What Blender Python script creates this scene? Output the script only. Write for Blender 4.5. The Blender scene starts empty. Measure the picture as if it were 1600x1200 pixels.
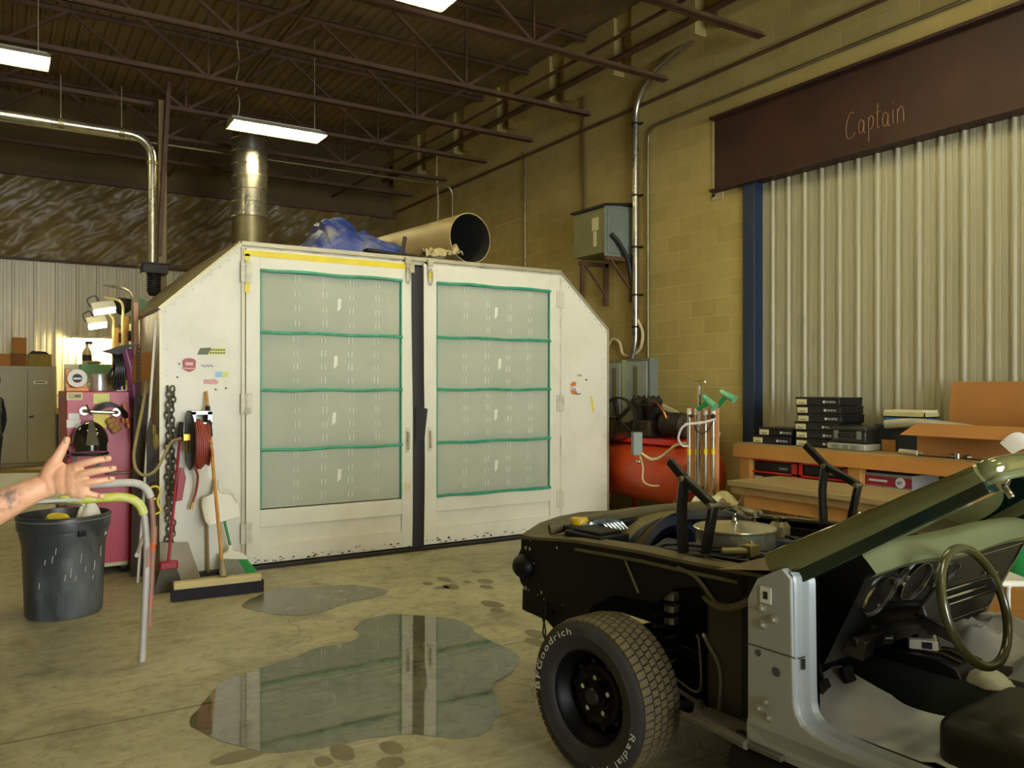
import bpy, bmesh, math, random
from mathutils import Vector, Matrix, noise
R = math.radians
PI = math.pi
rnd = random.Random(7)
scene = bpy.context.scene
COL = scene.collection

# ------------------------------------------------------------------ camera
YAW = R(32.2); EYE = 1.6; FPX = 1285.0; HORIZON = 604.0
cam = bpy.data.cameras.new('camera'); cam.sensor_width = 36.0; cam.lens = FPX / 1600 * 36
cam.shift_y = (HORIZON - 600) / 1600; cam.clip_start = 0.05; cam.clip_end = 200
camo = bpy.data.objects.new('camera', cam); COL.objects.link(camo)
camo.location = (0, 0, EYE); camo.rotation_euler = (R(90), 0, -YAW)
scene.camera = camo
# ------------------------------------------------------------------ world (daylight outside), exposure
w = bpy.data.worlds.new('sky'); scene.world = w; w.use_nodes = True
bg = w.node_tree.nodes['Background']; bg.inputs[0].default_value = (0.80, 0.90, 1.0, 1); bg.inputs[1].default_value = 1.2
vs = scene.view_settings
vs.view_transform = 'Standard'; vs.look = 'None'; vs.gamma = 1.0; vs.exposure = 1.32
try: vs.use_curve_mapping = False
except Exception: pass
scene.cycles.use_denoising = True
scene.cycles.max_bounces = 8; scene.cycles.diffuse_bounces = 4; scene.cycles.glossy_bounces = 4
scene.cycles.transmission_bounces = 6; scene.cycles.transparent_max_bounces = 8
scene.cycles.sample_clamp_indirect = 6.0
# daylight coming in through the open vehicle door behind the photographer
def area(name, loc, rot, sx, sy, power, col):
    l = bpy.data.lights.new(name, 'AREA'); l.shape = 'RECTANGLE'; l.size = sx; l.size_y = sy
    l.energy = power; l.color = col
    o = bpy.data.objects.new(name, l); COL.objects.link(o); o.location = loc; o.rotation_euler = rot
    return o
area('daylight', (2.6, -7.3, 2.2), (R(90), 0, 0), 4.8, 4.0, 400, (0.95, 0.98, 1.0))
TUBE_STRENGTH = 24.0

# ------------------------------------------------------------------ maths helpers
SY, CY = math.sin(YAW), math.cos(YAW)
def ray(px, py):
    l = (px - 800) / FPX
    return Vector((SY + CY * l, CY - SY * l, (HORIZON - py) / FPX))
def at(px, py, X=None, Y=None, Z=None, d=None):
    r = ray(px, py)
    t = d if d is not None else X / r.x if X is not None else Y / r.y if Y is not None else (Z - EYE) / r.z
    return Vector((0, 0, EYE)) + r * t
CAR_O = Vector((2.93, 2.754, 0)); CAR_A = R(3.0)
CARM = Matrix.Translation(CAR_O) @ Matrix.Rotation(CAR_A, 4, 'Z')
CARI = CARM.inverted()
def cpx(px, py, u=None, v=None, z=None):
    o = CARI @ Vector((0, 0, EYE)); r = CARI.to_3x3() @ ray(px, py)
    t = (u - o.x) / r.x if u is not None else (v - o.y) / r.y if v is not None else (z - o.z) / r.z
    return o + r * t
def lin(c):
    return c / 12.92 if c <= 0.04045 else ((c + 0.055) / 1.055) ** 2.4
def rgb(h):
    if isinstance(h, tuple): return tuple(lin(x / 255) for x in h) + (1,)
    h = h.lstrip('#'); return tuple(lin(int(h[i:i + 2], 16) / 255) for i in (0, 2, 4)) + (1,)

# ------------------------------------------------------------------ materials
MATS = {}
def nd(nt, t, **kw):
    n = nt.nodes.new(t)
    for k, v in kw.items():
        if k.startswith('i_'):
            key = k[2:]
            n.inputs[int(key) if key.isdigit() else key.replace('_', ' ')].default_value = v
        else: setattr(n, k, v)
    return n
def mix_rgb(nt, fac, a, b, blend='MIX'):
    n = nt.nodes.new('ShaderNodeMix'); n.data_type = 'RGBA'; n.blend_type = blend
    for s, v in ((n.inputs[0], fac), (n.inputs[6], a), (n.inputs[7], b)):
        if hasattr(v, 'is_output'): nt.links.new(v, s)
        else: s.default_value = v
    return n.outputs[2]
def ramp(nt, src, a, b, ca=(0, 0, 0, 1), cb=(1, 1, 1, 1)):
    n = nt.nodes.new('ShaderNodeValToRGB'); nt.links.new(src, n.inputs[0])
    n.color_ramp.elements[0].position = a; n.color_ramp.elements[1].position = b
    n.color_ramp.elements[0].color = ca; n.color_ramp.elements[1].color = cb
    return n.outputs[0]
def math_n(nt, op, a, b=0.0):
    n = nt.nodes.new('ShaderNodeMath'); n.operation = op
    for s, v in ((n.inputs[0], a), (n.inputs[1], b)):
        if hasattr(v, 'is_output'): nt.links.new(v, s)
        else: s.default_value = v
    return n.outputs[0]
def noise_n(nt, vec, scale, detail=4, rough=0.55, dist=0.0):
    n = nt.nodes.new('ShaderNodeTexNoise'); n.inputs['Scale'].default_value = scale
    n.inputs['Detail'].default_value = detail; n.inputs['Roughness'].default_value = rough
    n.inputs['Distortion'].default_value = dist
    nt.links.new(vec, n.inputs['Vector']); return n.outputs[0]
def base_mat(name):
    m = bpy.data.materials.new(name); m.use_nodes = True
    nt = m.node_tree; b = nt.nodes['Principled BSDF']
    return m, nt, b
def P(name, col, rough=0.5, metal=0.0, var=0.12, scale=6.0, bump=0.0, bscale=None, dirt=None, dirt_amt=0.5,
      dscale=3.0, coat=0.0, stretch=None, spec=None, world=False):
    """procedural paint/metal/wood: a base colour broken up by noise, optional dirt of another colour, optional bump"""
    if name in MATS: return MATS[name]
    m, nt, b = base_mat(name)
    if world: vec = nd(nt, 'ShaderNodeNewGeometry').outputs['Position']
    else: vec = nd(nt, 'ShaderNodeTexCoord').outputs['Object']
    if stretch:
        mp = nd(nt, 'ShaderNodeMapping'); mp.inputs['Scale'].default_value = stretch
        nt.links.new(vec, mp.inputs[0]); vec = mp.outputs[0]
    c = rgb(col); n1 = noise_n(nt, vec, scale)
    f = ramp(nt, n1, 0.3, 0.7)
    lo = tuple(x * (1 - var) for x in c[:3]) + (1,); hi = tuple(min(1, x * (1 + var)) for x in c[:3]) + (1,)
    out = mix_rgb(nt, f, lo, hi)
    if dirt:
        g = ramp(nt, noise_n(nt, vec, dscale, 6, 0.65), 0.48, 0.72)
        out = mix_rgb(nt, math_n(nt, 'MULTIPLY', g, dirt_amt), out, rgb(dirt))
    nt.links.new(out, b.inputs['Base Color'])
    b.inputs['Metallic'].default_value = metal
    r = nd(nt, 'ShaderNodeMapRange'); nt.links.new(n1, r.inputs[0])
    r.inputs[3].default_value = max(0.02, rough - 0.08); r.inputs[4].default_value = min(1, rough + 0.08)
    nt.links.new(r.outputs[0], b.inputs['Roughness'])
    if coat: b.inputs['Coat Weight'].default_value = coat; b.inputs['Coat Roughness'].default_value = 0.06
    if spec is not None: b.inputs['Specular IOR Level'].default_value = spec
    if bump:
        bn = nd(nt, 'ShaderNodeBump'); bn.inputs['Strength'].default_value = bump; bn.inputs['Distance'].default_value = 0.01
        nt.links.new(noise_n(nt, vec, bscale or scale * 4, 6), bn.inputs['Height'])
        nt.links.new(bn.outputs[0], b.inputs['Normal'])
    MATS[name] = m; return m
def EMIT(name, col, strength):
    if name in MATS: return MATS[name]
    m, nt, b = base_mat(name)
    b.inputs['Base Color'].default_value = (0.9, 0.9, 0.9, 1)
    b.inputs['Emission Color'].default_value = rgb(col); b.inputs['Emission Strength'].default_value = strength
    MATS[name] = m; return m

# ------------------------------------------------------------------ mesh builder
class MB:
    def __init__(s): s.v = []; s.f = []; s.m = []; s.cur = 0
    def mi(s, i): s.cur = i; return s
    def add(s, vs_, fs):
        o = len(s.v); s.v += [Vector(p) for p in vs_]
        for f in fs: s.f.append([i + o for i in f]); s.m.append(s.cur)
        return s
    def bx(s, x0, x1, y0, y1, z0, z1, M=None):
        p = [Vector((x, y, z)) for z in (z0, z1) for y in (y0, y1) for x in (x0, x1)]
        if M is not None: p = [M @ q for q in p]
        return s.add(p, [(0, 2, 3, 1), (4, 5, 7, 6), (0, 1, 5, 4), (2, 6, 7, 3), (0, 4, 6, 2), (1, 3, 7, 5)])
    def box(s, c, d, rot=None):
        M = Matrix.Translation(Vector(c))
        if rot is not None:
            M = M @ (rot if isinstance(rot, Matrix) else (Matrix.Rotation(rot[2], 4, 'Z') @ Matrix.Rotation(rot[1], 4, 'Y') @ Matrix.Rotation(rot[0], 4, 'X')))
        return s.bx(-d[0] / 2, d[0] / 2, -d[1] / 2, d[1] / 2, -d[2] / 2, d[2] / 2, M)
    def beam(s, p0, p1, wd, ht, up=(0, 0, 1)):
        p0 = Vector(p0); p1 = Vector(p1); d = (p1 - p0); L = d.length; d.normalize()
        up = Vector(up)
        if abs(d.dot(up)) > 0.98: up = Vector((0, 1, 0))
        sd = d.cross(up).normalized(); uu = sd.cross(d).normalized()
        q = []
        for p in (p0, p1):
            for a, b in ((-1, -1), (1, -1), (1, 1), (-1, 1)): q.append(p + sd * a * wd / 2 + uu * b * ht / 2)
        return s.add(q, [(3, 2, 1, 0), (4, 5, 6, 7), (0, 1, 5, 4), (1, 2, 6, 5), (2, 3, 7, 6), (3, 0, 4, 7)])
    def tube(s, pts, r, n=8, closed=False, cap=True, flat=1.0):
        pts = [Vector(p) for p in pts]; N = len(pts)
        rr = r if isinstance(r, (list, tuple)) else [r] * N
        prev = None; rings = []
        for i in range(N):
            if closed: t = (pts[(i + 1) % N] - pts[i - 1])
            elif i == 0: t = pts[1] - pts[0]
            elif i == N - 1: t = pts[-1] - pts[-2]
            else: t = (pts[i + 1] - pts[i]).normalized() + (pts[i] - pts[i - 1]).normalized()
            if t.length < 1e-9: t = Vector((0, 0, 1))
            t.normalize()
            if prev is None:
                a = Vector((0, 0, 1)) if abs(t.z) < 0.9 else Vector((1, 0, 0))
                u = (a - t * a.dot(t)).normalized()
            else:
                u = prev - t * prev.dot(t)
                u = u.normalized() if u.length > 1e-6 else t.orthogonal().normalized()
            prev = u; b = t.cross(u)
            rings.append([pts[i] + (u * math.cos(2 * PI * k / n) + b * flat * math.sin(2 * PI * k / n)) * rr[i] for k in range(n)])
        vs_ = [p for ring in rings for p in ring]; fs = []
        for i in range(N if closed else N - 1):
            a = i * n; b = ((i + 1) % N) * n
            for k in range(n): fs.append((a + k, a + (k + 1) % n, b + (k + 1) % n, b + k))
        if cap and not closed:
            fs.append(tuple(range(n - 1, -1, -1))); fs.append(tuple((N - 1) * n + k for k in range(n)))
        return s.add(vs_, fs)
    def cyl(s, p0, p1, r0, r1=None, n=16, cap=True):
        return s.tube([p0, p1], [r0, r0 if r1 is None else r1], n, cap=cap)
    def lathe(s, prof, o=(0, 0, 0), ax=(0, 0, 1), n=24, caps=True, a0=0, a1=2 * PI):
        o = Vector(o); ax = Vector(ax).normalized(); u = ax.orthogonal().normalized(); b = ax.cross(u)
        full = abs(a1 - a0 - 2 * PI) < 1e-6; k_n = n if full else n + 1
        vs_ = []
        for r_, h in prof:
            for k in range(k_n):
                a = a0 + (a1 - a0) * k / n
                vs_.append(o + ax * h + (u * math.cos(a) + b * math.sin(a)) * r_)
        fs = []
        for i in range(len(prof) - 1):
            for k in range(n if full else n):
                k2 = (k + 1) % k_n if full else k + 1
                fs.append((i * k_n + k, i * k_n + k2, (i + 1) * k_n + k2, (i + 1) * k_n + k))
        if caps and full:
            if prof[0][0] > 1e-6: fs.append(tuple(range(k_n - 1, -1, -1)))
            if prof[-1][0] > 1e-6: fs.append(tuple((len(prof) - 1) * k_n + k for k in range(k_n)))
        return s.add(vs_, fs)
    def prism(s, poly, o, ex, ey, dep):
        """polygon (2-D points) in the plane o + x*ex + y*ey, extruded by the vector dep"""
        o = Vector(o); ex = Vector(ex); ey = Vector(ey); dep = Vector(dep); n = len(poly)
        a = [o + ex * p[0] + ey * p[1] for p in poly]; b = [p + dep for p in a]
        fs = [tuple(range(n - 1, -1, -1)), tuple(range(n, 2 * n))]
        fs += [(i, (i + 1) % n, (i + 1) % n + n, i + n) for i in range(n)]
        return s.add(a + b, fs)
    def grid(s, fn, nu, nv):
        vs_ = [fn(i / nu, j / nv) for j in range(nv + 1) for i in range(nu + 1)]
        fs = [(j * (nu + 1) + i, j * (nu + 1) + i + 1, (j + 1) * (nu + 1) + i + 1, (j + 1) * (nu + 1) + i) for j in range(nv) for i in range(nu)]
        return s.add(vs_, fs)
    def ell(s, c, r, n=16, m=10, rot=None):
        c = Vector(c); r = (r, r, r) if not isinstance(r, (tuple, list)) else r
        vs_ = []; M = rot if rot is not None else Matrix.Identity(3)
        for j in range(m + 1):
            th = PI * j / m
            for i in range(n):
                ph = 2 * PI * i / n
                vs_.append(c + M @ Vector((r[0] * math.sin(th) * math.cos(ph), r[1] * math.sin(th) * math.sin(ph), r[2] * math.cos(th))))
        fs = [(j * n + i, (j + 1) * n + i, (j + 1) * n + (i + 1) % n, j * n + (i + 1) % n) for j in range(m) for i in range(n)]
        return s.add(vs_, fs)
    def text(s, txt, o, ex, ey, size, dep=0.0015, align='LEFT'):
        vs_, fs = glyphs(txt, align); ex = Vector(ex).normalized(); ey = Vector(ey).normalized(); nrm = ex.cross(ey); o = Vector(o)
        a = [o + (ex * p[0] + ey * p[1]) * size + nrm * dep for p in vs_]
        return s.add(a, fs)
GL = {}
def glyphs(txt, align='LEFT'):
    k = (txt, align)
    if k not in GL:
        cu = bpy.data.curves.new('glyphs', 'FONT'); cu.body = txt; cu.size = 1.0; cu.align_x = align; cu.resolution_u = 2; cu.offset = 0.008
        o = bpy.data.objects.new('glyphs', cu); COL.objects.link(o)
        dg = bpy.context.evaluated_depsgraph_get(); me = bpy.data.meshes.new_from_object(o.evaluated_get(dg))
        GL[k] = ([(v.co.x, v.co.y) for v in me.vertices], [tuple(p.vertices) for p in me.polygons])
        bpy.data.objects.remove(o); bpy.data.curves.remove(cu); bpy.data.meshes.remove(me)
    return GL[k]
INV = {}
def link_mesh(name, mb, mats, parent=None, smooth=35, bevel=0.0, local=False, bseg=2):
    vs_ = mb.v
    root = parent
    while root is not None and root.parent is not None: root = root.parent
    off = None
    if root is not None:
        if not local and root.name in INV: vs_ = [INV[root.name] @ p for p in vs_]
    else:
        x = [p.x for p in vs_]; y = [p.y for p in vs_]; z = [p.z for p in vs_]
        off = Vector(((min(x) + max(x)) / 2, (min(y) + max(y)) / 2, min(z))); vs_ = [p - off for p in vs_]
    me = bpy.data.meshes.new(name); me.from_pydata([tuple(p) for p in vs_], [], mb.f)
    for mm in (mats if isinstance(mats, (list, tuple)) else [mats]): me.materials.append(mm)
    if any(mb.m): me.polygons.foreach_set('material_index', mb.m)
    bm = bmesh.new(); bm.from_mesh(me); bmesh.ops.recalc_face_normals(bm, faces=bm.faces); bm.to_mesh(me); bm.free()
    if smooth:
        me.shade_smooth(); me.set_sharp_from_angle(angle=R(smooth))
    o = bpy.data.objects.new(name, me); COL.objects.link(o)
    if parent is not None: o.parent = parent
    elif off is not None: o.location = off; INV[o.name] = Matrix.Translation(-off)
    if bevel:
        b = o.modifiers.new('bevel', 'BEVEL'); b.width = bevel; b.segments = bseg; b.limit_method = 'ANGLE'; b.angle_limit = R(40)
    return o
def props(o, label=None, cat=None, group=None, kind=None):
    if label: o['label'] = label
    if cat: o['category'] = cat
    if group: o['group'] = group
    if kind: o['kind'] = kind
    return o
def thing(name, label, cat, loc=(0, 0, 0), rz=0.0, group=None):
    o = bpy.data.objects.new(name, None); COL.objects.link(o); o.empty_display_size = 0.1
    o.location = loc; o.rotation_euler = (0, 0, rz)
    INV[o.name] = (Matrix.Translation(Vector(loc)) @ Matrix.Rotation(rz, 4, 'Z')).inverted()
    return props(o, label, cat, group)
def solo(name, mb, mats, label, cat, group=None, kind=None, **kw):
    return props(link_mesh(name, mb, mats, None, **kw), label, cat, group, kind)
def part(name, mb, mats, parent, label=None, **kw):
    return props(link_mesh(name, mb, mats, parent, **kw), label)
def struct(name, mb, mats, label=None, **kw):
    return props(link_mesh(name, mb, mats, None, **kw), label, None, None, 'structure')
def dup(o, loc=None, label=None, parent=None, group=None, rz=None):
    c = o.copy(); COL.objects.link(c)
    if parent is not None: c.parent = parent
    if loc is not None: c.location = loc
    if rz is not None: c.rotation_euler = (0, 0, rz)
    if label: c['label'] = label
    if group: c['group'] = group
    for ch in list(o.children): dup(ch, parent=c)
    return c
def arc(c, r, a0, a1, n, ex, ey):
    c = Vector(c); ex = Vector(ex); ey = Vector(ey)
    return [c + ex * r * math.cos(a0 + (a1 - a0) * i / n) + ey * r * math.sin(a0 + (a1 - a0) * i / n) for i in range(n + 1)]
def bend(pts, rad=0.05, n=5):
    """polyline with rounded corners"""
    pts = [Vector(p) for p in pts]; out = [pts[0]]
    for i in range(1, len(pts) - 1):
        a, b, c = pts[i - 1], pts[i], pts[i + 1]
        r1 = min(rad, (b - a).length * .45, (c - b).length * .45)
        p = b + (a - b).normalized() * r1; q = b + (c - b).normalized() * r1
        for k in range(n + 1):
            t = k / n; out.append(p.lerp(b, t).lerp(b.lerp(q, t), t))
    out.append(pts[-1]); return out
def catmull(pts, n=6):
    pts = [Vector(p) for p in pts]; P_ = [pts[0]] + pts + [pts[-1]]; out = []
    for i in range(1, len(P_) - 2):
        a, b, c, d = P_[i - 1:i + 3]
        for k in range(n):
            t = k / n
            out.append(0.5 * ((2 * b) + (c - a) * t + (2 * a - 5 * b + 4 * c - d) * t * t + (3 * b - a - 3 * c + d) * t ** 3))
    out.append(pts[-1]); return out
V = Vector
# =================================================================== materials of the place
def concrete(name, wet):
    m, nt, b = base_mat(name)
    pos = nd(nt, 'ShaderNodeNewGeometry').outputs['Position']
    big = noise_n(nt, pos, 0.55, 5, 0.6, 0.6); mid = noise_n(nt, pos, 2.6, 8, 0.65, 0.8); fine = noise_n(nt, pos, 40, 4, 0.7)
    c = mix_rgb(nt, ramp(nt, big, 0.32, 0.68), rgb((152, 148, 114)), rgb((192, 188, 154)))
    c = mix_rgb(nt, math_n(nt, 'MULTIPLY', ramp(nt, mid, 0.48, 0.66), 0.62), c, rgb((104, 96, 64)))
    mp = nd(nt, 'ShaderNodeMapping'); mp.inputs['Scale'].default_value = (0.5, 2.2, 1); mp.inputs['Rotation'].default_value = (0, 0, R(20))
    nt.links.new(pos, mp.inputs[0])
    sw = noise_n(nt, mp.outputs[0], 3.0, 8, 0.7, 1.5)
    c = mix_rgb(nt, math_n(nt, 'MULTIPLY', ramp(nt, sw, 0.5, 0.62), 0.5), c, rgb((196, 186, 148)))
    c = mix_rgb(nt, math_n(nt, 'MULTIPLY', fine, 0.22), c, rgb((84, 78, 52)))
    mo = noise_n(nt, pos, 11, 9, 0.72, 0.6)
    c = mix_rgb(nt, math_n(nt, 'MULTIPLY', ramp(nt, mo, 0.5, 0.64), 0.45), c, rgb((98, 92, 62)))
    mp2 = nd(nt, 'ShaderNodeMapping'); mp2.inputs['Scale'].default_value = (0.6, 14, 1); mp2.inputs['Rotation'].default_value = (0, 0, R(-35))
    nt.links.new(pos, mp2.inputs[0])
    c = mix_rgb(nt, math_n(nt, 'MULTIPLY', ramp(nt, noise_n(nt, mp2.outputs[0], 2.2, 5, 0.6, 0.8), 0.62, 0.68), 0.35), c, rgb((206, 200, 170)))
    sp = nd(nt, 'ShaderNodeTexVoronoi'); sp.inputs['Scale'].default_value = 3.1; nt.links.new(pos, sp.inputs['Vector'])
    spot = ramp(nt, sp.outputs['Distance'], 0.02, 0.07, (1, 1, 1, 1), (0, 0, 0, 1))
    c = mix_rgb(nt, math_n(nt, 'MULTIPLY', spot, 0.45), c, rgb((70, 62, 40)))
    # hairline cracks
    vor = nd(nt, 'ShaderNodeTexVoronoi'); vor.feature = 'DISTANCE_TO_EDGE'; vor.inputs['Scale'].default_value = 0.35
    wp = nd(nt, 'ShaderNodeVectorMath'); wp.operation = 'ADD'
    nz = nd(nt, 'ShaderNodeTexNoise'); nz.inputs['Scale'].default_value = 1.6; nz.inputs['Detail'].default_value = 6
    nt.links.new(pos, nz.inputs['Vector']); nt.links.new(pos, wp.inputs[0]); nt.links.new(nz.outputs['Color'], wp.inputs[1])
    nt.links.new(wp.outputs[0], vor.inputs['Vector'])
    cr = ramp(nt, vor.outputs['Distance'], 0.0, 0.004, (1, 1, 1, 1), (0, 0, 0, 1))
    # saw-cut joint along X at y = 4.33 and one at y = 9.3
    sx = nd(nt, 'ShaderNodeSeparateXYZ'); nt.links.new(pos, sx.inputs[0])
    j = math_n(nt, 'ABSOLUTE', math_n(nt, 'SUBTRACT', sx.outputs[1], 4.33))
    jl = math_n(nt, 'LESS_THAN', math_n(nt, 'ADD', j, math_n(nt, 'MULTIPLY', fine, 0.006)), 0.011)
    line = math_n(nt, 'MAXIMUM', math_n(nt, 'MULTIPLY', cr, 0.5), math_n(nt, 'MULTIPLY', jl, 0.7))
    c = mix_rgb(nt, line, c, rgb((62, 55, 34)))
    if wet:
        c = mix_rgb(nt, 1.0, c, (0.37, 0.38, 0.34, 1), 'MULTIPLY')
        b.inputs['Roughness'].default_value = 0.035; b.inputs['Specular IOR Level'].default_value = 0.9
        nt.links.new(c, b.inputs['Base Color'])
        bn = nd(nt, 'ShaderNodeBump'); bn.inputs['Strength'].default_value = 0.015; bn.inputs['Distance'].default_value = 0.01
        nt.links.new(noise_n(nt, pos, 5, 2), bn.inputs['Height']); nt.links.new(bn.outputs[0], b.inputs['Normal'])
    else:
        nt.links.new(c, b.inputs['Base Color'])
        rr = nd(nt, 'ShaderNodeMapRange'); nt.links.new(mid, rr.inputs[0]); rr.inputs[3].default_value = 0.62; rr.inputs[4].default_value = 0.42
        nt.links.new(rr.outputs[0], b.inputs['Roughness'])
        bn = nd(nt, 'ShaderNodeBump'); bn.inputs['Strength'].default_value = 0.25; bn.inputs['Distance'].default_value = 0.01
        hh = math_n(nt, 'SUBTRACT', math_n(nt, 'ADD', mid, math_n(nt, 'MULTIPLY', fine, 0.4)), line)
        nt.links.new(hh, bn.inputs['Height']); nt.links.new(bn.outputs[0], b.inputs['Normal'])
    return m
m_floor = concrete('concrete_floor', False)
m_puddle = concrete('standing_water_over_concrete', True)
m_wet = concrete('damp_concrete_film', True); m_wet.node_tree.nodes['Principled BSDF'].inputs['Roughness'].default_value = 0.22

def block_mat(name, axis):
    m, nt, b = base_mat(name)
    pos = nd(nt, 'ShaderNodeNewGeometry').outputs['Position']
    sx = nd(nt, 'ShaderNodeSeparateXYZ'); nt.links.new(pos, sx.inputs[0])
    cb = nd(nt, 'ShaderNodeCombineXYZ'); nt.links.new(sx.outputs[axis], cb.inputs[0]); nt.links.new(sx.outputs[2], cb.inputs[1])
    br = nd(nt, 'ShaderNodeTexBrick'); nt.links.new(cb.outputs[0], br.inputs['Vector'])
    br.inputs['Scale'].default_value = 1.0; br.inputs['Brick Width'].default_value = 0.4; br.inputs['Row Height'].default_value = 0.2
    br.inputs['Mortar Size'].default_value = 0.0055; br.inputs['Mortar Smooth'].default_value = 0.3; br.inputs['Bias'].default_value = 0
    br.inputs['Color1'].default_value = rgb((172, 154, 90)); br.inputs['Color2'].default_value = rgb((184, 167, 103))
    br.inputs['Mortar'].default_value = rgb((194, 178, 118))
    # only part of the mortar lines read lighter, the rest stay block-coloured and recessed
    n1 = noise_n(nt, pos, 1.1, 5, 0.6); n2 = noise_n(nt, pos, 9, 5, 0.7)
    c = mix_rgb(nt, math_n(nt, 'MULTIPLY', ramp(nt, n1, 0.35, 0.7), 0.35), br.outputs['Color'], rgb((146, 127, 66)))
    c = mix_rgb(nt, math_n(nt, 'MULTIPLY', ramp(nt, n2, 0.45, 0.75), 0.25), c, rgb((190, 170, 106)))
    nt.links.new(c, b.inputs['Base Color']); b.inputs['Roughness'].default_value = 0.75
    bn = nd(nt, 'ShaderNodeBump'); bn.inputs['Strength'].default_value = 0.5; bn.inputs['Distance'].default_value = 0.012
    h = math_n(nt, 'ADD', math_n(nt, 'MULTIPLY', br.outputs['Fac'], -1.0), math_n(nt, 'MULTIPLY', noise_n(nt, pos, 60, 3), 0.35))
    nt.links.new(h, bn.inputs['Height']); nt.links.new(bn.outputs[0], b.inputs['Normal'])
    return m
m_block_y = block_mat('painted_block', 1)
m_block_x = block_mat('painted_block_end', 0)
m_siding = P('white_ribbed_siding', (214, 208, 178), 0.34, 0, 0.05, 1.2, dirt=(150, 138, 96), dirt_amt=0.18, dscale=1.5, world=True)
m_doorskin = P('cream_ribbed_steel', (164, 160, 132), 0.30, 0.0, 0.05, 1.0, dirt=(120, 112, 80), dirt_amt=0.2, dscale=1.2, world=True, stretch=(1, 1, 0.3))
m_deck = P('galvanised_deck', (132, 112, 74), 0.6, 0.0, 0.25, 1.5, world=True)
m_oxide = P('red_oxide_steel', (88, 62, 38), 0.65, 0.0, 0.25, 4, dirt=(58, 43, 25), dirt_amt=0.5, world=True)
m_lintel = P('rusty_brown_beam', (58, 31, 18), 0.62, 0.0, 0.3, 1.6, dirt=(36, 20, 12), dirt_amt=0.6, dscale=1.3, bump=0.15, world=True)
m_poly = P('poly_over_insulation', (120, 102, 58), 0.40, 0, 0.2, 2.0, dirt=(86, 72, 38), dirt_amt=0.5, dscale=1.2, bump=0.6, bscale=9, world=True)
m_upwall = P('shade_toned_upper_wall', (96, 78, 40), 0.8, 0, 0.2, 1.0, world=True)  # dark brown stands in for the shade of the trusses on this wall
m_blue = P('blue_painted_steel', (26, 44, 68), 0.45, 0, 0.15, 3, dirt=(24, 32, 40), dirt_amt=0.5)
m_galv = P('galvanised_steel', (186, 182, 164), 0.28, 0.9, 0.12, 5)
m_galv_dull = P('dull_galvanised_steel', (140, 132, 100), 0.4, 0.8, 0.18, 4)
m_white = P('white_booth_paint', (226, 224, 206), 0.42, 0, 0.03, 1.5, dirt=(168, 160, 130), dirt_amt=0.28, dscale=1.4, world=True)
m_whitedirty = P('scuffed_white_paint', (210, 206, 184), 0.5, 0, 0.06, 2.0, dirt=(96, 84, 56), dirt_amt=0.75, dscale=5.0, world=True)
m_steelgrey = P('grey_enamel', (120, 128, 122), 0.4, 0.1, 0.08, 3)
m_darksteel = P('dark_steel', (40, 36, 30), 0.5, 0.4, 0.2, 5)
m_black = P('black_plastic', (20, 20, 20), 0.4, 0, 0.2, 6)
m_chrome = P('chrome', (220, 220, 215), 0.08, 1.0, 0.03, 3)
m_copper = P('copper_pipe', (190, 120, 70), 0.3, 0.9, 0.1, 4)
m_wood = P('pine_board', (186, 132, 62), 0.6, 0, 0.18, 2.5, stretch=(3, 0.4, 3), dirt=(110, 70, 26), dirt_amt=0.5, dscale=2.5)
m_woodgrey = P('weathered_board', (160, 138, 92), 0.75, 0, 0.2, 3, stretch=(4, 0.5, 4), dirt=(96, 78, 46), dirt_amt=0.6, dscale=3)
m_handle = P('varnished_handle', (196, 138, 66), 0.35, 0, 0.12, 6, stretch=(6, 6, 1))
m_card = P('cardboard', (168, 116, 56), 0.8, 0, 0.08, 3)
m_paper = P('white_paper', (232, 230, 218), 0.7, 0, 0.03, 5)
m_label = P('cream_label', (214, 206, 160), 0.7, 0, 0.06, 20)
m_red = P('red_enamel', (172, 32, 56), 0.38, 0, 0.06, 2.5)
m_redbright = P('bright_red_enamel', (206, 40, 28), 0.35, 0, 0.08, 3)
m_redtank = P('orange_red_tank', (200, 74, 30), 0.32, 0, 0.12, 2, dirt=(116, 76, 40), dirt_amt=0.65, dscale=1.6)
m_yellow = P('yellow_tape', (226, 206, 40), 0.45, 0, 0.08, 8)
m_green = P('green_plastic', (20, 130, 62), 0.4, 0, 0.1, 6)
m_teal = P('teal_filter_frame', (58, 150, 116), 0.35, 0, 0.2, 12)
m_grime = P('grimy_iron', (46, 40, 30), 0.65, 0.2, 0.35, 8, dirt=(90, 78, 48), dirt_amt=0.5, dscale=7)
m_rubber = P('black_rubber', (24, 24, 24), 0.6, 0, 0.15, 12)
m_whiteplastic = P('white_plastic', (228, 224, 200), 0.4, 0, 0.03, 4)
m_ink = P('dark_ink', (38, 38, 44), 0.6, 0, 0.05, 9)
m_whiteink = P('white_ink', (225, 225, 222), 0.6, 0, 0.04, 9)
m_oxidewire = P('beige_cable', (206, 190, 140), 0.5, 0, 0.1, 9)

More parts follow.
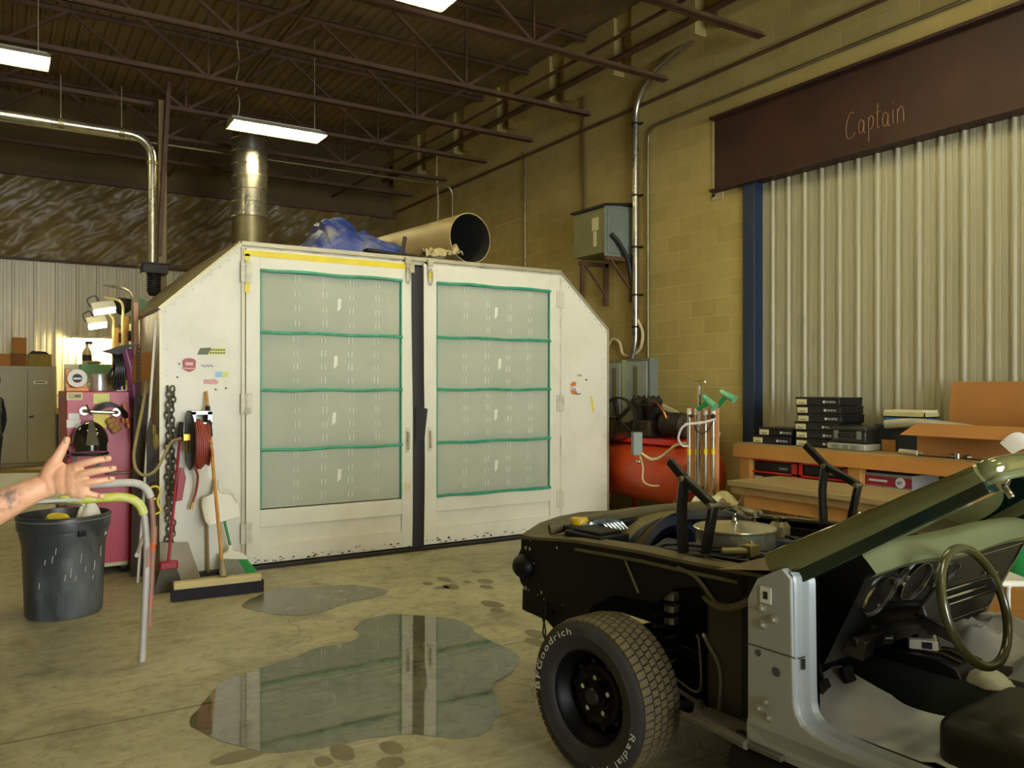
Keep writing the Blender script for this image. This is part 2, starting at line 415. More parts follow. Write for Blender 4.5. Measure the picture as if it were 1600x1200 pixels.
# =================================================================== the setting
XW, YB, XL, YF, ZD = 6.88, 15.5, -8.0, -7.0, 6.34
DO0, DO1, DOZ = -1.6, 6.12, 3.80        # opening of the right-hand vehicle door
struct('floor', MB().bx(XL, XW + 0.4, YF - 3.0, YB, -0.2, 0.0), m_floor, smooth=0)
b = MB()
b.bx(XW, XW + .2, DO1, YB, 0, ZD + .1); b.bx(XW, XW + .2, YF, DO0, 0, ZD + .1); b.bx(XW, XW + .2, DO0, DO1, DOZ, ZD + .1)
struct('wall_right', b, m_block_y, smooth=0)
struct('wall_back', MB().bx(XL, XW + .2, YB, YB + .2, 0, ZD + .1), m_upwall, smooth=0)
struct('wall_left', MB().bx(XL - .2, XL, YF, YB, 0, ZD + .1), m_block_y, smooth=0)
b = MB(); b.bx(XL, 0.2, YF - .2, YF, 0, ZD + .1); b.bx(5.0, XW + .2, YF - .2, YF, 0, ZD + .1); b.bx(0.2, 5.0, YF - .2, YF, 4.2, ZD + .1)
struct('wall_front', b, m_block_x, smooth=0)
# corrugated steel roof deck, ribs running front to back
b = MB(); prof = []; x = XL; p = 0.152
while x < XW:
    prof += [(x, ZD), (x + .030, ZD), (x + .046, ZD + .045), (x + .136, ZD + .045)]; x += p
prof = [(min(a, XW), z) for a, z in prof]; n = len(prof)
b.add([(a, YF, z) for a, z in prof] + [(a, YB, z) for a, z in prof], [(i, i + 1, n + i + 1, n + i) for i in range(n - 1)])
b.bx(XL - .2, XW + .2, YF - .2, YB + .2, ZD + .06, ZD + .2)
struct('ceiling', b, m_deck, smooth=0)
# ribbed white liner on the back wall
def ribs(b, x0, x1, pitch, ribw, ribd, y, z0, z1, sub=0.0):
    prof = []; x = x0
    while x < x1 - pitch * .5:
        prof += [(x, 0), (x + .012, ribd), (x + ribw - .012, ribd), (x + ribw, 0)]
        if sub:
            q = (pitch - ribw)
            for t in (.33, .66): prof += [(x + ribw + q * t - .03, 0), (x + ribw + q * t - .022, sub), (x + ribw + q * t + .022, sub), (x + ribw + q * t + .03, 0)]
        x += pitch
    prof += [(x, 0)]
    return prof
pf = ribs(None, XL, XW, 0.305, 0.05, 0.03, 0, 0, 0, 0.006); n = len(pf)
b = MB(); b.add([(a, YB - .03 - d, 0) for a, d in pf] + [(a, YB - .03 - d, 3.64) for a, d in pf], [(i, i + 1, n + i + 1, n + i) for i in range(n - 1)])
struct('trim_1', b, m_siding, label='white ribbed steel liner on the lower back wall', smooth=0)
# crinkled plastic over insulation above the liner
def poly_fn(u, v):
    x = XL + (XW - XL) * u; z = 3.64 + (5.0 - 3.64) * v
    a_ = x * .8 + z * 1.3; c_ = x * .9 - z * 1.1; q = noise.fractal(V((a_ * 1.2, c_ * 4.0, 3)), 0.8, 2.1, 3)
    r_ = noise.ridged_multi_fractal(V((a_ * .9 + 5, c_ * 2.6, 8)), 1.0, 2.0, 3, 1.0, 2.0)
    return V((x, YB - .06 - .05 * q - .04 * r_, z))
b = MB().grid(poly_fn, 420, 44)
struct('trim_2', b, m_poly, label='crinkled plastic over the insulation band of the back wall', smooth=60)
b = MB(); b.beam((XL, YB - .12, 3.66), (XW, YB - .12, 3.66), .06, .03); b.beam((XL, YB - .14, 5.02), (XW, YB - .14, 5.02), .10, .06)
struct('trim_3', b, m_oxide, label='steel angles above and below the insulation band', smooth=0)
# sloped bearing course at the top of the block wall
b = MB()
for y in [4.44 + 1.44 * k for k in range(-7, 8)]:
    b.bx(XW - .17, XW, y - .55, y + .55, ZD - .75, ZD - .02)
b.bx(XW - .12, XW, YF, YB, ZD - .18, ZD)
struct('trim_4', b, m_block_y, label='block piers between the roof joist seats', smooth=0)
# vehicle door in the right wall: corrugated skin
pf = ribs(None, -DO1, -DO0, 0.203, 0.040, 0.024, 0, 0, 0, 0.006); n = len(pf)
b = MB(); b.add([(XW + .10 - d, -a, 0) for a, d in pf] + [(XW + .10 - d, -a, DOZ + .02) for a, d in pf], [(i, i + 1, n + i + 1, n + i) for i in range(n - 1)])
struct('door_1', b, m_doorskin, label='cream ribbed steel vehicle door behind the workbench', smooth=0)
b = MB(); b.bx(XW - .04, XW + .18, 6.03, 6.19, 0, DOZ)
struct('trim_5', b, m_blue, label='blue steel jamb post at the left edge of the ribbed door', bevel=.006)
# lintel beam above the door with chalked word
b = MB(); b.bx(XW - .015, XW + .1, DO0 - .5, 6.62, 3.79, 4.60)
b.bx(XW - .10, XW + .1, DO0 - .5, 6.62, 4.585, 4.615); b.bx(XW - .10, XW + .1, DO0 - .5, 6.62, 3.775, 3.805)
lint = thing('lintel_beam', 'wide rusty brown steel beam over the ribbed door with a chalked word', 'steel beam', (XW, 2.5, 3.79)); 
part('beam', b, m_lintel, lint, smooth=0)
m_chalk = P('grey_chalk', (128, 92, 66), 0.9, 0, 0.1, 20)
b = MB(); word = MB()
p0 = at(1322, 218, X=XW - .017); p1 = at(1412, 190, X=XW - .017); L = (p1 - p0)
# hand-chalked letters drawn as thin strokes: C a p t a i n
strokes = [[(0.7, .95), (.4, 1.0), (.1, .7), (0, .3), (.2, 0), (.6, .05), (.8, .2)],
 [(1.5, .5), (1.25, .6), (1.1, .35), (1.2, .1), (1.45, .15), (1.55, .5), (1.55, .1), (1.7, .05)],
 [(1.95, .6), (1.95, -.35)], [(1.95, .45), (2.15, .65), (2.35, .45), (2.2, .15), (1.97, .15)],
 [(2.7, 1.05), (2.68, .2), (2.85, .08)], [(2.5, .68), (2.95, .72)],
 [(3.5, .5), (3.25, .6), (3.1, .35), (3.2, .1), (3.45, .15), (3.55, .5), (3.55, .1), (3.7, .05)],
 [(3.95, .6), (3.95, .1)], [(3.95, .85), (3.97, .9)], [(4.3, .6), (4.3, .05)], [(4.3, .45), (4.55, .65), (4.75, .5), (4.78, .05)]]
sc_ = L.y / 4.78
for st in strokes:
    pts = [V((XW - .018, p0.y + sc_ * q[0], p0.z - 0.0 + .24 * q[1])) for q in st]
    word.tube(catmull(pts, 4), .0045, 4)
part('chalk_writing', word, m_chalk, lint, label='chalked word on the beam')
b = MB(); b.bx(XW - .012, XW, 6.62, 6.66, 3.74, 4.64); b.bx(XW - .012, XW, 6.5, 6.66, 3.70, 3.775)
part('mortar_bed', b, P('pale_mortar', (180, 166, 124), .8), lint)

# ---------------------------------------------------------------- roof joists
JY = [4.44, 5.87, 7.32, 8.81, 10.2, 11.55, 12.95, 14.35]
JY = [-1.4, 0.08, 1.55, 3.0] + JY
ZB, ZT = 5.24, 6.28
def make_joist(y):
    t = thing('roof_joist', '-', 'roof joist', (0, y, ZB), group='open web steel roof joists')
    c = MB(); c.bx(XL, XW - .02, y - .055, y - .008, ZT - .006, ZT); c.bx(XL, XW - .02, y + .008, y + .055, ZT - .006, ZT)
    c.bx(XL, XW - .02, y - .014, y - .008, ZT - .055, ZT); c.bx(XL, XW - .02, y + .008, y + .014, ZT - .055, ZT)
    part('top_chord', c, m_oxide, t, smooth=0)
    c = MB(); c.bx(XL, XW - .10, y - .055, y - .008, ZB, ZB + .008); c.bx(XL, XW - .10, y + .008, y + .055, ZB, ZB + .008)
    c.bx(XL, XW - .10, y - .016, y - .008, ZB, ZB + .06); c.bx(XL, XW - .10, y + .008, y + .016, ZB, ZB + .06)
    part('bottom_chord', c, m_oxide, t, smooth=0)
    xs = [6.25 - 1.365 * k for k in range(11)]
    for k, x in enumerate(xs[:-1]):
        top = k % 2 == 0
        a = V((x, y, ZT - .03 if top else ZB + .03)); e = V((xs[k + 1], y, ZB + .03 if top else ZT - .03))
        part('web_diagonal', MB().beam(a, e, .036, .036), m_oxide, t, smooth=0)
        if k % 2 == 0:
            part('web_post', MB().beam((xs[k + 1], y, ZB + .03), (xs[k + 1], y, ZT - .03), .026, .026), m_oxide, t, smooth=0)
    return t
j0 = make_joist(JY[0])
for i, y in enumerate(JY):
    z = ZB + .05 - 0.02 * (y - 5.87) * 0.6
    j = j0 if i == 0 else dup(j0)
    j.location = (0, y, ZB)
    nth = len(JY) - i
    j['label'] = 'rusty open web roof joist, ' + ['nearest to the back wall', 'second from the back wall', 'third from the back wall', 'fourth from the back wall', 'fifth from the back wall', 'sixth from the back wall', 'seventh from the back wall', 'eighth from the back wall', 'ninth from the back wall', 'tenth from the back wall', 'eleventh from the back wall', 'twelfth from the back wall'][nth - 1]
b = MB()
for x in (5.6, 2.6, -0.6, -3.6):
    b.beam((x, YF, ZB + .07), (x, YB, ZB + .07), .03, .03)
solo('joist_bridging', b, m_oxide, 'thin steel bridging angles tying the roof joists together', 'bridging', smooth=0)
# ---------------------------------------------------------------- fluorescent fixtures
m_tube = EMIT('fluorescent_tube', (250, 240, 196), TUBE_STRENGTH)
m_reflector = P('white_reflector', (225, 218, 190), .4)
def make_fixture(x, y, z, ztop):
    t = thing('fluorescent_light', '-', 'ceiling light', (x, y, z), group='hanging fluorescent shop lights')
    L = .61
    c = MB(); c.prism([(-.23, -.02), (-.08, .07), (.08, .07), (.23, -.02), (.225, -.024), (.076, .062), (-.076, .062), (-.225, -.024)], (x - L, y, z), (0, 1, 0), (0, 0, 1), (2 * L, 0, 0))
    for s in (-1, 1): c.prism([(-.23, -.02), (-.08, .07), (.08, .07), (.23, -.02), (.18, -.03), (-.18, -.03)], (x + s * L, y, z), (0, 1, 0), (0, 0, 1), (.004 * s, 0, 0))
    part('reflector', c, m_reflector, t, smooth=0)
    for s in (-1, 1): part('tube', MB().cyl((x - L + .03, y + s * .10, z + .015), (x + L - .03, y + s * .10, z + .015), .019, n=10), m_tube, t)
    c = MB(); c.bx(x - L + .02, x + L - .02, y - .03, y + .03, z + .06, z + .095)
    part('ballast_housing', c, m_reflector, t, smooth=0)
    c = MB().cyl((x + L - .1, y, z + .09), (x + L - .1, y, ztop), .004, n=5)
    part('wire', c, m_oxidewire, t)
    pts = [V((x - L + .1 + .02 * math.sin(k * 1.1), y + .015 * math.cos(k * 1.7), z + .09 + (ztop - z - .09) * k / 12)) for k in range(13)]
    part('chain', MB().tube(catmull(pts, 3), .006, 5), m_oxidewire, t)
    return t
f0 = make_fixture(3.18, 10.9, 5.0, 6.338)
f0['label'] = 'lit twin tube light hanging in front of the tall round duct'
for i, (x, y, lab) in enumerate([
        (2.80, 6.40, 'lit shop light cut off by the top edge of the view'),
        (-0.12, 9.9, 'lit shop light at the upper left above the silver pipe'),
        (-0.3, 5.4, 'lit shop light over the dustbin and red cabinet'),
        (2.9, 0.9, 'lit shop light over the car'), (4.7, 4.6, 'lit shop light over the engine bay of the car'),
        (5.0, 3.1, 'unseen shop light added to double the key light beside the ribbed door'),  # unseen second fixture, added only to strengthen the key light next to it
        (2.9, -2.6, 'lit shop light behind the car tail'), (-3.4, 10.4, 'lit shop light near the back left wall')]):
    dup(f0, (x, y, 5.0), lab)

# ---------------------------------------------------------------- puddles and damp marks
def puddle(name, pix, label, z=0.003, mat=None):
    pts = [at(px, py, Z=z) for px, py in pix]; cl = pts[:]
    n = len(cl); out = []
    for i in range(n):
        a, b_, c, d = cl[i - 1], cl[i], cl[(i + 1) % n], cl[(i + 2) % n]
        for k in range(5):
            t = k / 5
            q = 0.5 * ((2 * b_) + (c - a) * t + (2 * a - 5 * b_ + 4 * c - d) * t * t + (3 * b_ - a - 3 * c + d) * t ** 3)
            q = q + V((noise.noise(q * 9), noise.noise(q * 9 + V((5, 5, 5))), 0)) * .02
            out.append(V((q.x, q.y, z)))
    mb = MB(); mb.add(out + [V((p.x, p.y, 0.0005)) for p in out], [tuple(range(len(out)))] + [(i, (i + 1) % len(out), (i + 1) % len(out) + len(out), i + len(out)) for i in range(len(out))])
    return solo(name, mb, mat or m_puddle, label, 'puddle', smooth=0)
puddle('puddle', [(296, 1128), (322, 1092), (350, 1065), (400, 1046), (452, 1030), (488, 1014), (540, 1004), (562, 994), (553, 982), (570, 968), (620, 959), (650, 962), (700, 965),
                  (735, 978), (745, 990), (790, 1012), (812, 1026), (800, 1050), (770, 1068), (782, 1100), (775, 1125), (742, 1150), (690, 1152), (620, 1148), (560, 1156), (500, 1168), (420, 1174), (390, 1168), (340, 1155)],
       'large shallow puddle on the concrete reflecting the booth doors')
puddle('puddle', [(378, 946), (405, 930), (440, 918), (480, 917), (540, 914), (590, 918), (606, 925), (580, 934), (545, 942), (510, 954), (470, 962), (420, 958)],
       'small damp puddle in front of the push broom', mat=m_wet)
m_damp = P('damp_concrete', (112, 104, 72), .5, 0, .2, 9, world=True)
mb = MB()
def blob(px, py, rx, ry):
    c = at(px, py, Z=0.0015); n = 14; o = []
    for k in range(n):
        a = 2 * PI * k / n; rr = 1 + .25 * noise.noise(V((px * .1 + math.cos(a), py * .1 + math.sin(a), 2)))
        o.append(c + V((rx * math.cos(a) * rr, ry * math.sin(a) * rr, 0)))
    mb.add(o, [tuple(range(n))])
for px, py, rx, ry in [(694, 905, .05, .1), (705, 917, .06, .1), (758, 908, .06, .09), (760, 917, .05, .07), (770, 944, .07, .11), (778, 954, .05, .08), (838, 990, .06, .1), (835, 1003, .05, .09),
                       (690, 918, .07, .05), (745, 893, .05, .05), (612, 1168, .05, .07), (610, 1192, .06, .06), (535, 1175, .05, .09), (668, 912, .04, .06), (730, 909, .03, .05), (372, 1182, .12, .06), (505, 1190, .04, .05)]:
    blob(px, py, rx, ry)
solo('damp_stains', mb, m_damp, 'dark damp footprints and splashes on the concrete around the puddle', 'damp stain', kind='stuff', smooth=0)
# =================================================================== spray booth
BX0, BX1, BS0, BS1, BY, BYB = 1.17, 5.91, 1.83, 5.25, 7.34, 10.2
BZT, BZS = 2.84, 2.235
DX0, DX1, DG0, DG1 = 1.86, 5.22, 3.46, 3.58
booth = thing('spray_booth', 'big white spray booth with two green filter doors', 'spray booth', (3.54, BY + .06, 0))
T = .05
pl = [(BX0, 0.02), (BS0, 0.02), (BS0, BZT), (BX0, BZS)]
b = MB().prism(pl, (0, BY, 0), (1, 0, 0), (0, 0, 1), (0, T, 0))
part('front_panel', b, m_white, booth, smooth=0, bevel=.004)
pr = [(BS1, 0.02), (BX1, 0.02), (BX1, BZS), (BS1, BZT)]
part('front_panel', MB().prism(pr, (0, BY, 0), (1, 0, 0), (0, 0, 1), (0, T, 0)), m_white, booth, smooth=0, bevel=.004)
# header, roof, slopes, sides
b = MB(); b.bx(BS0, BS1, BY + .02, BY + .09, BZT - .04, BZT + .0)
part('header', b, m_whitedirty, booth, smooth=0)
part('roof', MB().bx(BS0 - .02, BS1 + .02, BY + .031, BYB, BZT, BZT + .035), m_woodgrey, booth, smooth=0)
sl = math.hypot(BS0 - BX0, BZT - BZS)
for x0, x1 in ((BX0, BS0), (BX1, BS1)):
    nx = (BZT - BZS) / sl * (-1 if x0 < x1 else 1); nz = abs(x1 - x0) / sl
    q = [V((x0 + nx * .0, BY - .012, BZS)), V((x1, BY - .012, BZT)), V((x1 + nx * .03, BY - .012, BZT + nz * .03)), V((x0 + nx * .03, BY - .012, BZS + nz * .03))]
    mb = MB(); mb.add(q + [p + V((0, BYB - BY, 0)) for p in q], [(0, 1, 2, 3), (7, 6, 5, 4), (0, 4, 5, 1), (1, 5, 6, 2), (2, 6, 7, 3), (3, 7, 4, 0)])
    part('sloped_roof_panel', mb, m_galv_dull, booth, smooth=0)
part('side_wall', MB().bx(BX0, BX0 + .04, BY + .05, BYB, .02, BZS), m_whitedirty, booth, smooth=0)
part('side_wall', MB().bx(BX1 - .04, BX1, BY + .05, BYB, .02, BZS), m_whitedirty, booth, smooth=0)
part('back_wall', MB().bx(BX0, BX1, BYB - .04, BYB, .02, BZS), m_whitedirty, booth, smooth=0)
# corner angle trims
m_trim = P('grey_edge_trim', (176, 170, 142), .45, .4, .1, 6)
b = MB(); b.bx(BX1 - .012, BX1 + .010, BY - .012, BY + .05, .0, BZS)
b.bx(BX0 - .010, BX0 + .014, BY - .012, BY + .05, .0, BZS)
part('corner_angle', b, m_trim, booth, smooth=0)
b = MB(); b.beam((BS1 + .0, BY - .006, BZT + .005), (BX1 + .0, BY - .006, BZS + .008), .022, .02); b.beam((BS0, BY - .006, BZT + .005), (BX0, BY - .006, BZS + .008), .022, .02)
b.bx(BS0, BS1, BY - .02, BY + .03, BZT - .006, BZT + .03)
edge_b = b
b = edge_b
for k in range(9):
    for x0, z0, x1, z1 in ((BX0, BZS, BS0, BZT), (BX1, BZS, BS1, BZT)):
        t = (k + .5) / 9; q = V((x0 + (x1 - x0) * t, BY - .004, z0 + (z1 - z0) * t - .045)); part('rivet', MB().cyl(q, q + V((0, -.006, 0)), .006, n=6), m_trim, booth)
    for x in (BX0 + .05, BX1 - .045):
        q = V((x, BY, .15 + .22 * k)); part('rivet', MB().cyl(q, q + V((0, -.006, 0)), .005, n=6), m_trim, booth)
part('edge_angle', b, m_trim, booth, smooth=0)
part('sill_plate', MB().bx(BX0 + .1, BX1 - .05, BY - .10, BY + .02, .0, .03), m_darksteel, booth, smooth=0)
# jambs beside the doors
b = MB(); b.bx(BS0 - .005, DX0 - .006, BY - .022, BY + .06, .02, BZT - .02); part('door_jamb', b, m_trim, booth, smooth=0)
b = MB(); b.bx(DX1 + .008, BS1 + .005, BY - .01, BY + .06, .02, BZT - .02); part('door_jamb', b, m_whitedirty, booth, smooth=0)
# dark interior seen through the centre gap, and the rubber strip that closes it
part('centre_seal', MB().grid(lambda u, v: V((3.452 + .125 * u + .010 * math.sin(v * 5), BY - .034 - .006 * math.sin(u * PI), .03 + 2.74 * v)), 4, 20), m_rubber, booth, smooth=40)
mb = MB(); c0 = V((3.475, BY - .045, 1.36)); mb.prism([(0, -.30), (.10, -.28), (.135, 0.02), (.03, .05), (0, .04)], c0, (1, 0, 0), (0, 0, 1), (0, -.006, 0))
part('seal_flap', mb, m_rubber, booth, smooth=0)
m_filter, nt, bs = base_mat('grey_green_filter_fleece')
tc = nd(nt, 'ShaderNodeTexCoord').outputs['Object']
n1 = noise_n(nt, tc, 2.0, 4); n2 = noise_n(nt, tc, 55, 3)
cc = mix_rgb(nt, ramp(nt, n1, .3, .7), rgb((168, 177, 156)), rgb((182, 186, 170)))
cc = mix_rgb(nt, math_n(nt, 'MULTIPLY', ramp(nt, n2, .35, .65), .25), cc, rgb((158, 172, 148)))
nt.links.new(cc, bs.inputs['Base Color']); bs.inputs['Roughness'].default_value = .85
m_thread = P('white_thread', (240, 242, 230), .8, 0, .04, 30)
def build_door(x0, x1, px0, px1, zp, ang, hinge_left):
    """door leaf frame with a window opening zp[0]..zp[-1], filters between the zp levels"""
    yf = BY - .03; yb = BY + .015
    fr = MB()
    zb, zt = .04, BZT - .03
    zl0, zl1 = .20, .36                      # recessed slot near the foot
    fr.bx(x0, px0, yf, yb, zb, zt); fr.bx(px1, x1, yf, yb, zb, zt)
    fr.bx(px0, px1, yf, yb, zp[-1], zt); fr.bx(px0, px1, yf, yb, zl1, zp[0]); fr.bx(px0, px1, yf, yb, zb, zl0)
    fr.bx(px0, px1, yb - .02, yb - .01, zl0, zl1)
    d = part('door', fr, m_white, booth, smooth=0, bevel=.003)
    for i in range(4):
        za, zc = zp[i], zp[i + 1]; f = MB()
        f.grid(lambda u, v: V((px0 + .006 + (px1 - px0 - .012) * u, BY - .012 - .010 * math.sin(PI * u) ** .5 * math.sin(PI * v) ** .5 if 0 < u < 1 and 0 < v < 1 else BY - .005, za + .01 + (zc - za - .02) * v)), 16, 8)
        th = f.mi(1)
        for c in range(4):
            xx = px0 + (px1 - px0) * (.22 + .19 * c + (.01 if i % 2 else 0))
            for r_ in range(4):
                zz = za + (zc - za) * (.12 + .24 * r_)
                for s in (0, .035):
                    th.bx(xx + s, xx + s + .005, BY - .026, BY - .021, zz, zz + .05 + .014 * ((c + r_) % 2))
        fo = part('filter_panel', f, [m_filter, m_thread], d, smooth=60)
        q = (px0 + px1) / 2 + .03 * math.sin(i * 2.1 + x0); zq = (za + zc) / 2
        part('filter_tag', MB().prism([(0, -.06), (.035, -.03), (.04, .06), (.005, .06)], (q, BY - .023, zq), (1, 0, 0), (0, 0, 1), (0, -.004, 0)), m_paper, d, smooth=0)
    e = MB()
    for i, z in enumerate(zp):
        if i == 0 and hinge_left: continue
        pts = [V((px0 + (px1 - px0) * k / 10, yf - .010 + .006 * math.sin(k * 1.7), z + .005 * math.sin(k * 1.3 + i))) for k in range(11)]
        e.tube(pts, .015, 7, flat=.6)
    for xx in (px0 + .006, px1 - .006): e.tube([(xx, yf + .005, zp[0]), (xx, yf + .005, zp[-1])], .009, 6)
    part('filter_rails', e, m_teal, d, label='teal green filter rails', smooth=50)
    hx = x0 if hinge_left else x1
    for z in ((2.60, 1.45, .32) if hinge_left else (2.55, 1.42, .38)):
        h = MB(); h.bx(hx - .045, hx + .05, yf - .012, yf, z - .09, z + .09); h.cyl((hx, yf - .012, z - .1), (hx, yf - .012, z + .1), .012, n=8)
        for k in range(4): h.cyl((hx + (.03 if k % 2 else -.025), yf - .010, z - .05 + .1 * (k // 2)), (hx + (.03 if k % 2 else -.025), yf - .018, z - .05 + .1 * (k // 2)), .007, n=6)
        part('hinge', h, m_whitedirty, d, smooth=40)
    mx = x1 if hinge_left else x0; s = -1 if hinge_left else 1
    hd = MB(); hx2 = mx + s * .06; hd.tube(bend([(hx2, yf, 1.0), (hx2, yf - .045, 1.0), (hx2, yf - .045, 1.16), (hx2, yf, 1.16)], .03), .009, 8); hd.bx(hx2 - .02, hx2 + .02, yf - .006, yf, .96, 1.2)
    part('handle', hd, m_whitedirty, d, label='painted pull handle')
    lt = MB(); lx = mx + s * .06; lt.bx(lx - .02, lx + .05 * -s + .02, yf - .018, yf, BZT - .13, BZT - .02); lt.tube(arc((lx, yf - .03, BZT - .16), .05, 0, 2 * PI, 14, (.45, 0, 0), (0, 0, 1.6)), .005, 6)
    lt.bx(lx - .03, lx + .03, yf - .03, yf + .0, BZT - .05, BZT + .012)
    part('latch', lt, m_trim, d, label='hanging metal latch at the top of the door')
    return d
pz = [(BY * 0 + EYE + (HORIZON - y) * dd / FPX) for y, dd in ((797, 7.26), (704, 7.26), (610, 7.26), (519, 7.26), (422, 7.26))]
dl = build_door(DX0, DG0, at(405, 600, Y=BY).x, at(626, 600, Y=BY).x, pz, 0, True)
dR = at(680, 600, Y=BY).x; d_ = (at(680, 600, Y=BY)).dot(V((SY, CY, 0)))
pz2 = [EYE + (HORIZON - y) * d_ / FPX for y in (775, 692, 609, 527, 442)]
dr = build_door(DG1, DX1, dR, at(857, 600, Y=BY).x, pz2, 0, False)
b = MB(); b.bx(DX0 - .02, DG0 - .03, BY - .033, BY - .030, BZT - .10, BZT - .045); b.bx(DX0 - .01, DX0 + .03, BY - .033, BY - .030, BZT - .42, BZT - .08)
b.bx(DX1 - 1.6, DX1 - 1.54, BY - .034, BY - .030, BZT - .17, BZT - .10)
part('masking_tape', b, m_yellow, dl, label='strip of yellow masking tape along the top edge', smooth=0)
part('tape_scrap', MB().bx(3.37, 3.43, BY - .033, BY - .031, .60, .66), m_label, dl, label='pale yellow scrap of tape', smooth=0)
# scuffs along the foot of the doors
m_rust = P('rust_chips', (70, 48, 24), .8, 0, .3, 20)
for d, x0, x1 in ((dl, DX0 + .03, DG0 - .02), (dr, DG1 + .02, DX1)):
    b = MB()
    for k in range(46):
        x = x0 + (x1 - x0) * rnd.random(); z = .045 + .05 * rnd.random() ** 2; w_ = .008 + .03 * rnd.random(); h_ = .004 + .012 * rnd.random()
        b.prism([(0, 0), (w_, h_ * .3), (w_ * .8, h_), (w_ * .2, h_ * .9)], (x, BY - .0305, z), (1, 0, 0), (0, 0, 1), (0, -.0008, 0))
    part('rust_chips', b, m_rust, d, smooth=0)
# stickers
def onp(px, py): return at(px, py, Y=BY - .001)
def poly_sticker(pix, mats, name='sticker', label=None, y=BY):
    pts = [at(px, py, Y=y) for px, py in pix]; mb = MB(); n = len(pts)
    mb.add(pts + [p + V((0, -.002, 0)) for p in pts], [tuple(range(n)), tuple(range(2 * n - 1, n - 1, -1))] + [(i, (i + 1) % n, (i + 1) % n + n, i + n) for i in range(n)])
    return part(name, mb, mats, booth, label=label, smooth=0)
m_sy = P('sticker_yellow', (214, 220, 110), .5); m_sk = P('sticker_olive_black', (92, 96, 66), .5); m_sr = P('sticker_red', (170, 80, 82), .5, 0, .25, 40)
m_sb = P('sticker_blue', (150, 196, 226), .5); m_sp = P('sticker_pink', (212, 160, 158), .5, 0, .2, 50); m_orange = P('sticker_orange', (206, 122, 52), .5); m_sbl = P('sticker_grey_blue', (96, 96, 120), .5)
poly_sticker([(312, 544), (352, 543), (352, 554), (308, 554)], m_sy, label='yellow sticker with a dark italic mark')
poly_sticker([(313, 544), (330, 543), (325, 554), (308, 554)], m_sk, name='sticker_mark', label='dark slanted block of the yellow sticker', y=BY - .0022)
b = MB(); q = at(326, 552.5, Y=BY - .003)
for k in range(2):
    for i in range(6): b.bx(q.x + .01 + .022 * i, q.x + .026 + .022 * i, BY - .0035, BY - .002, q.z + .026 * k, q.z + .026 * k + .014)
part('sticker_mark', b, m_sk, booth, smooth=0)
c = onp(295.5, 570); mb = MB(); sh = [(-.056, .03), (-.04, .05), (0, .058), (.04, .05), (.056, .03), (.05, -.02), (.06, -.03), (.03, -.05), (0, -.062), (-.03, -.05), (-.06, -.03), (-.05, -.02)]
mb.prism(sh, c, (1, 0, 0), (0, 0, 1), (0, -.002, 0)); part('sticker', mb, m_sr, booth, label='dark red shield shaped sticker', smooth=0)
mb = MB(); mb.bx(c.x - .05, c.x + .055, BY - .005, BY - .003, c.z - .035, c.z - .026); mb.bx(c.x - .03, c.x + .03, BY - .005, BY - .003, c.z - .005, c.z + .022); part('sticker_mark', mb, P('sticker_pale_pink', (222, 186, 176), .5), booth, smooth=0)
poly_sticker([(314, 566), (333, 565), (333, 574), (314, 575)], m_paper, label='small white sticker with scribbled writing')
q = at(315, 571.5, Y=BY - .003); part('sticker_mark', MB().tube([q + V((.012 * k, -.001, .01 * math.sin(k * 2.3))) for k in range(9)], .0025, 4), m_ink, booth)
poly_sticker([(336, 581), (347, 580.5), (347, 589), (336, 589.5)], m_sb, label='light blue and yellow sticker')
poly_sticker([(347.5, 580.5), (357, 581), (356, 589), (347.5, 589.5)], m_sy, name='sticker_half')
poly_sticker([(318, 593), (336, 592), (342, 597), (338, 600.5), (318, 600)], m_sp, label='faded pink script sticker')
# torn round orange sticker on the right panel
c = at(897, 606.5, Y=BY - .001)
mb = MB(); mb.prism([(.058 * math.cos(a), .072 * math.sin(a)) for a in [R(60 + 18 * k) for k in range(15)]] + [(.05, -.06), (.02, -.01)], c, (1, 0, 0), (0, 0, 1), (0, -.002, 0))
part('sticker', mb, m_orange, booth, label='torn round orange sticker with dark blue letters on a white band', smooth=0)
mb = MB(); mb.bx(c.x - .056, c.x + .055, BY - .006, BY - .004, c.z - .024, c.z + .024); part('sticker_mark', mb, m_paper, booth, smooth=0)
mb = MB(); mb.text('Gu', (c.x - .05, BY - .0065, c.z - .020), (1, 0, 0), (0, 0, 1), .058, .001); part('sticker_mark', mb, P('navy_ink', (34, 38, 70), .5), booth, smooth=0)
mb = MB(); mb.prism([(.0, 0), (.09, -.005), (.10, -.014), (.03, -.018)], c + V((.0, -.001, -.055)), (1, 0, 0), (0, 0, 1), (0, -.003, 0)); part('sticker_scrap', mb, m_sbl, booth, smooth=0)
poly_sticker([(922, 619), (925, 619), (928, 642), (925.5, 643)], m_yellow, name='tape_scrap', label='short strip of yellow tape')
poly_sticker([(902, 585), (909, 585), (909, 588.5), (902, 588)], P('sticker_tan', (190, 166, 116), .6), label='tiny tan sticker')
for px, py in ((279, 567), (352, 605), (336, 607), (276, 588), (915, 592)):
    poly_sticker([(px, py), (px + 3, py + 1), (px + 2, py + 3), (px - 1, py + 2)], m_ink, name='scuff_mark')

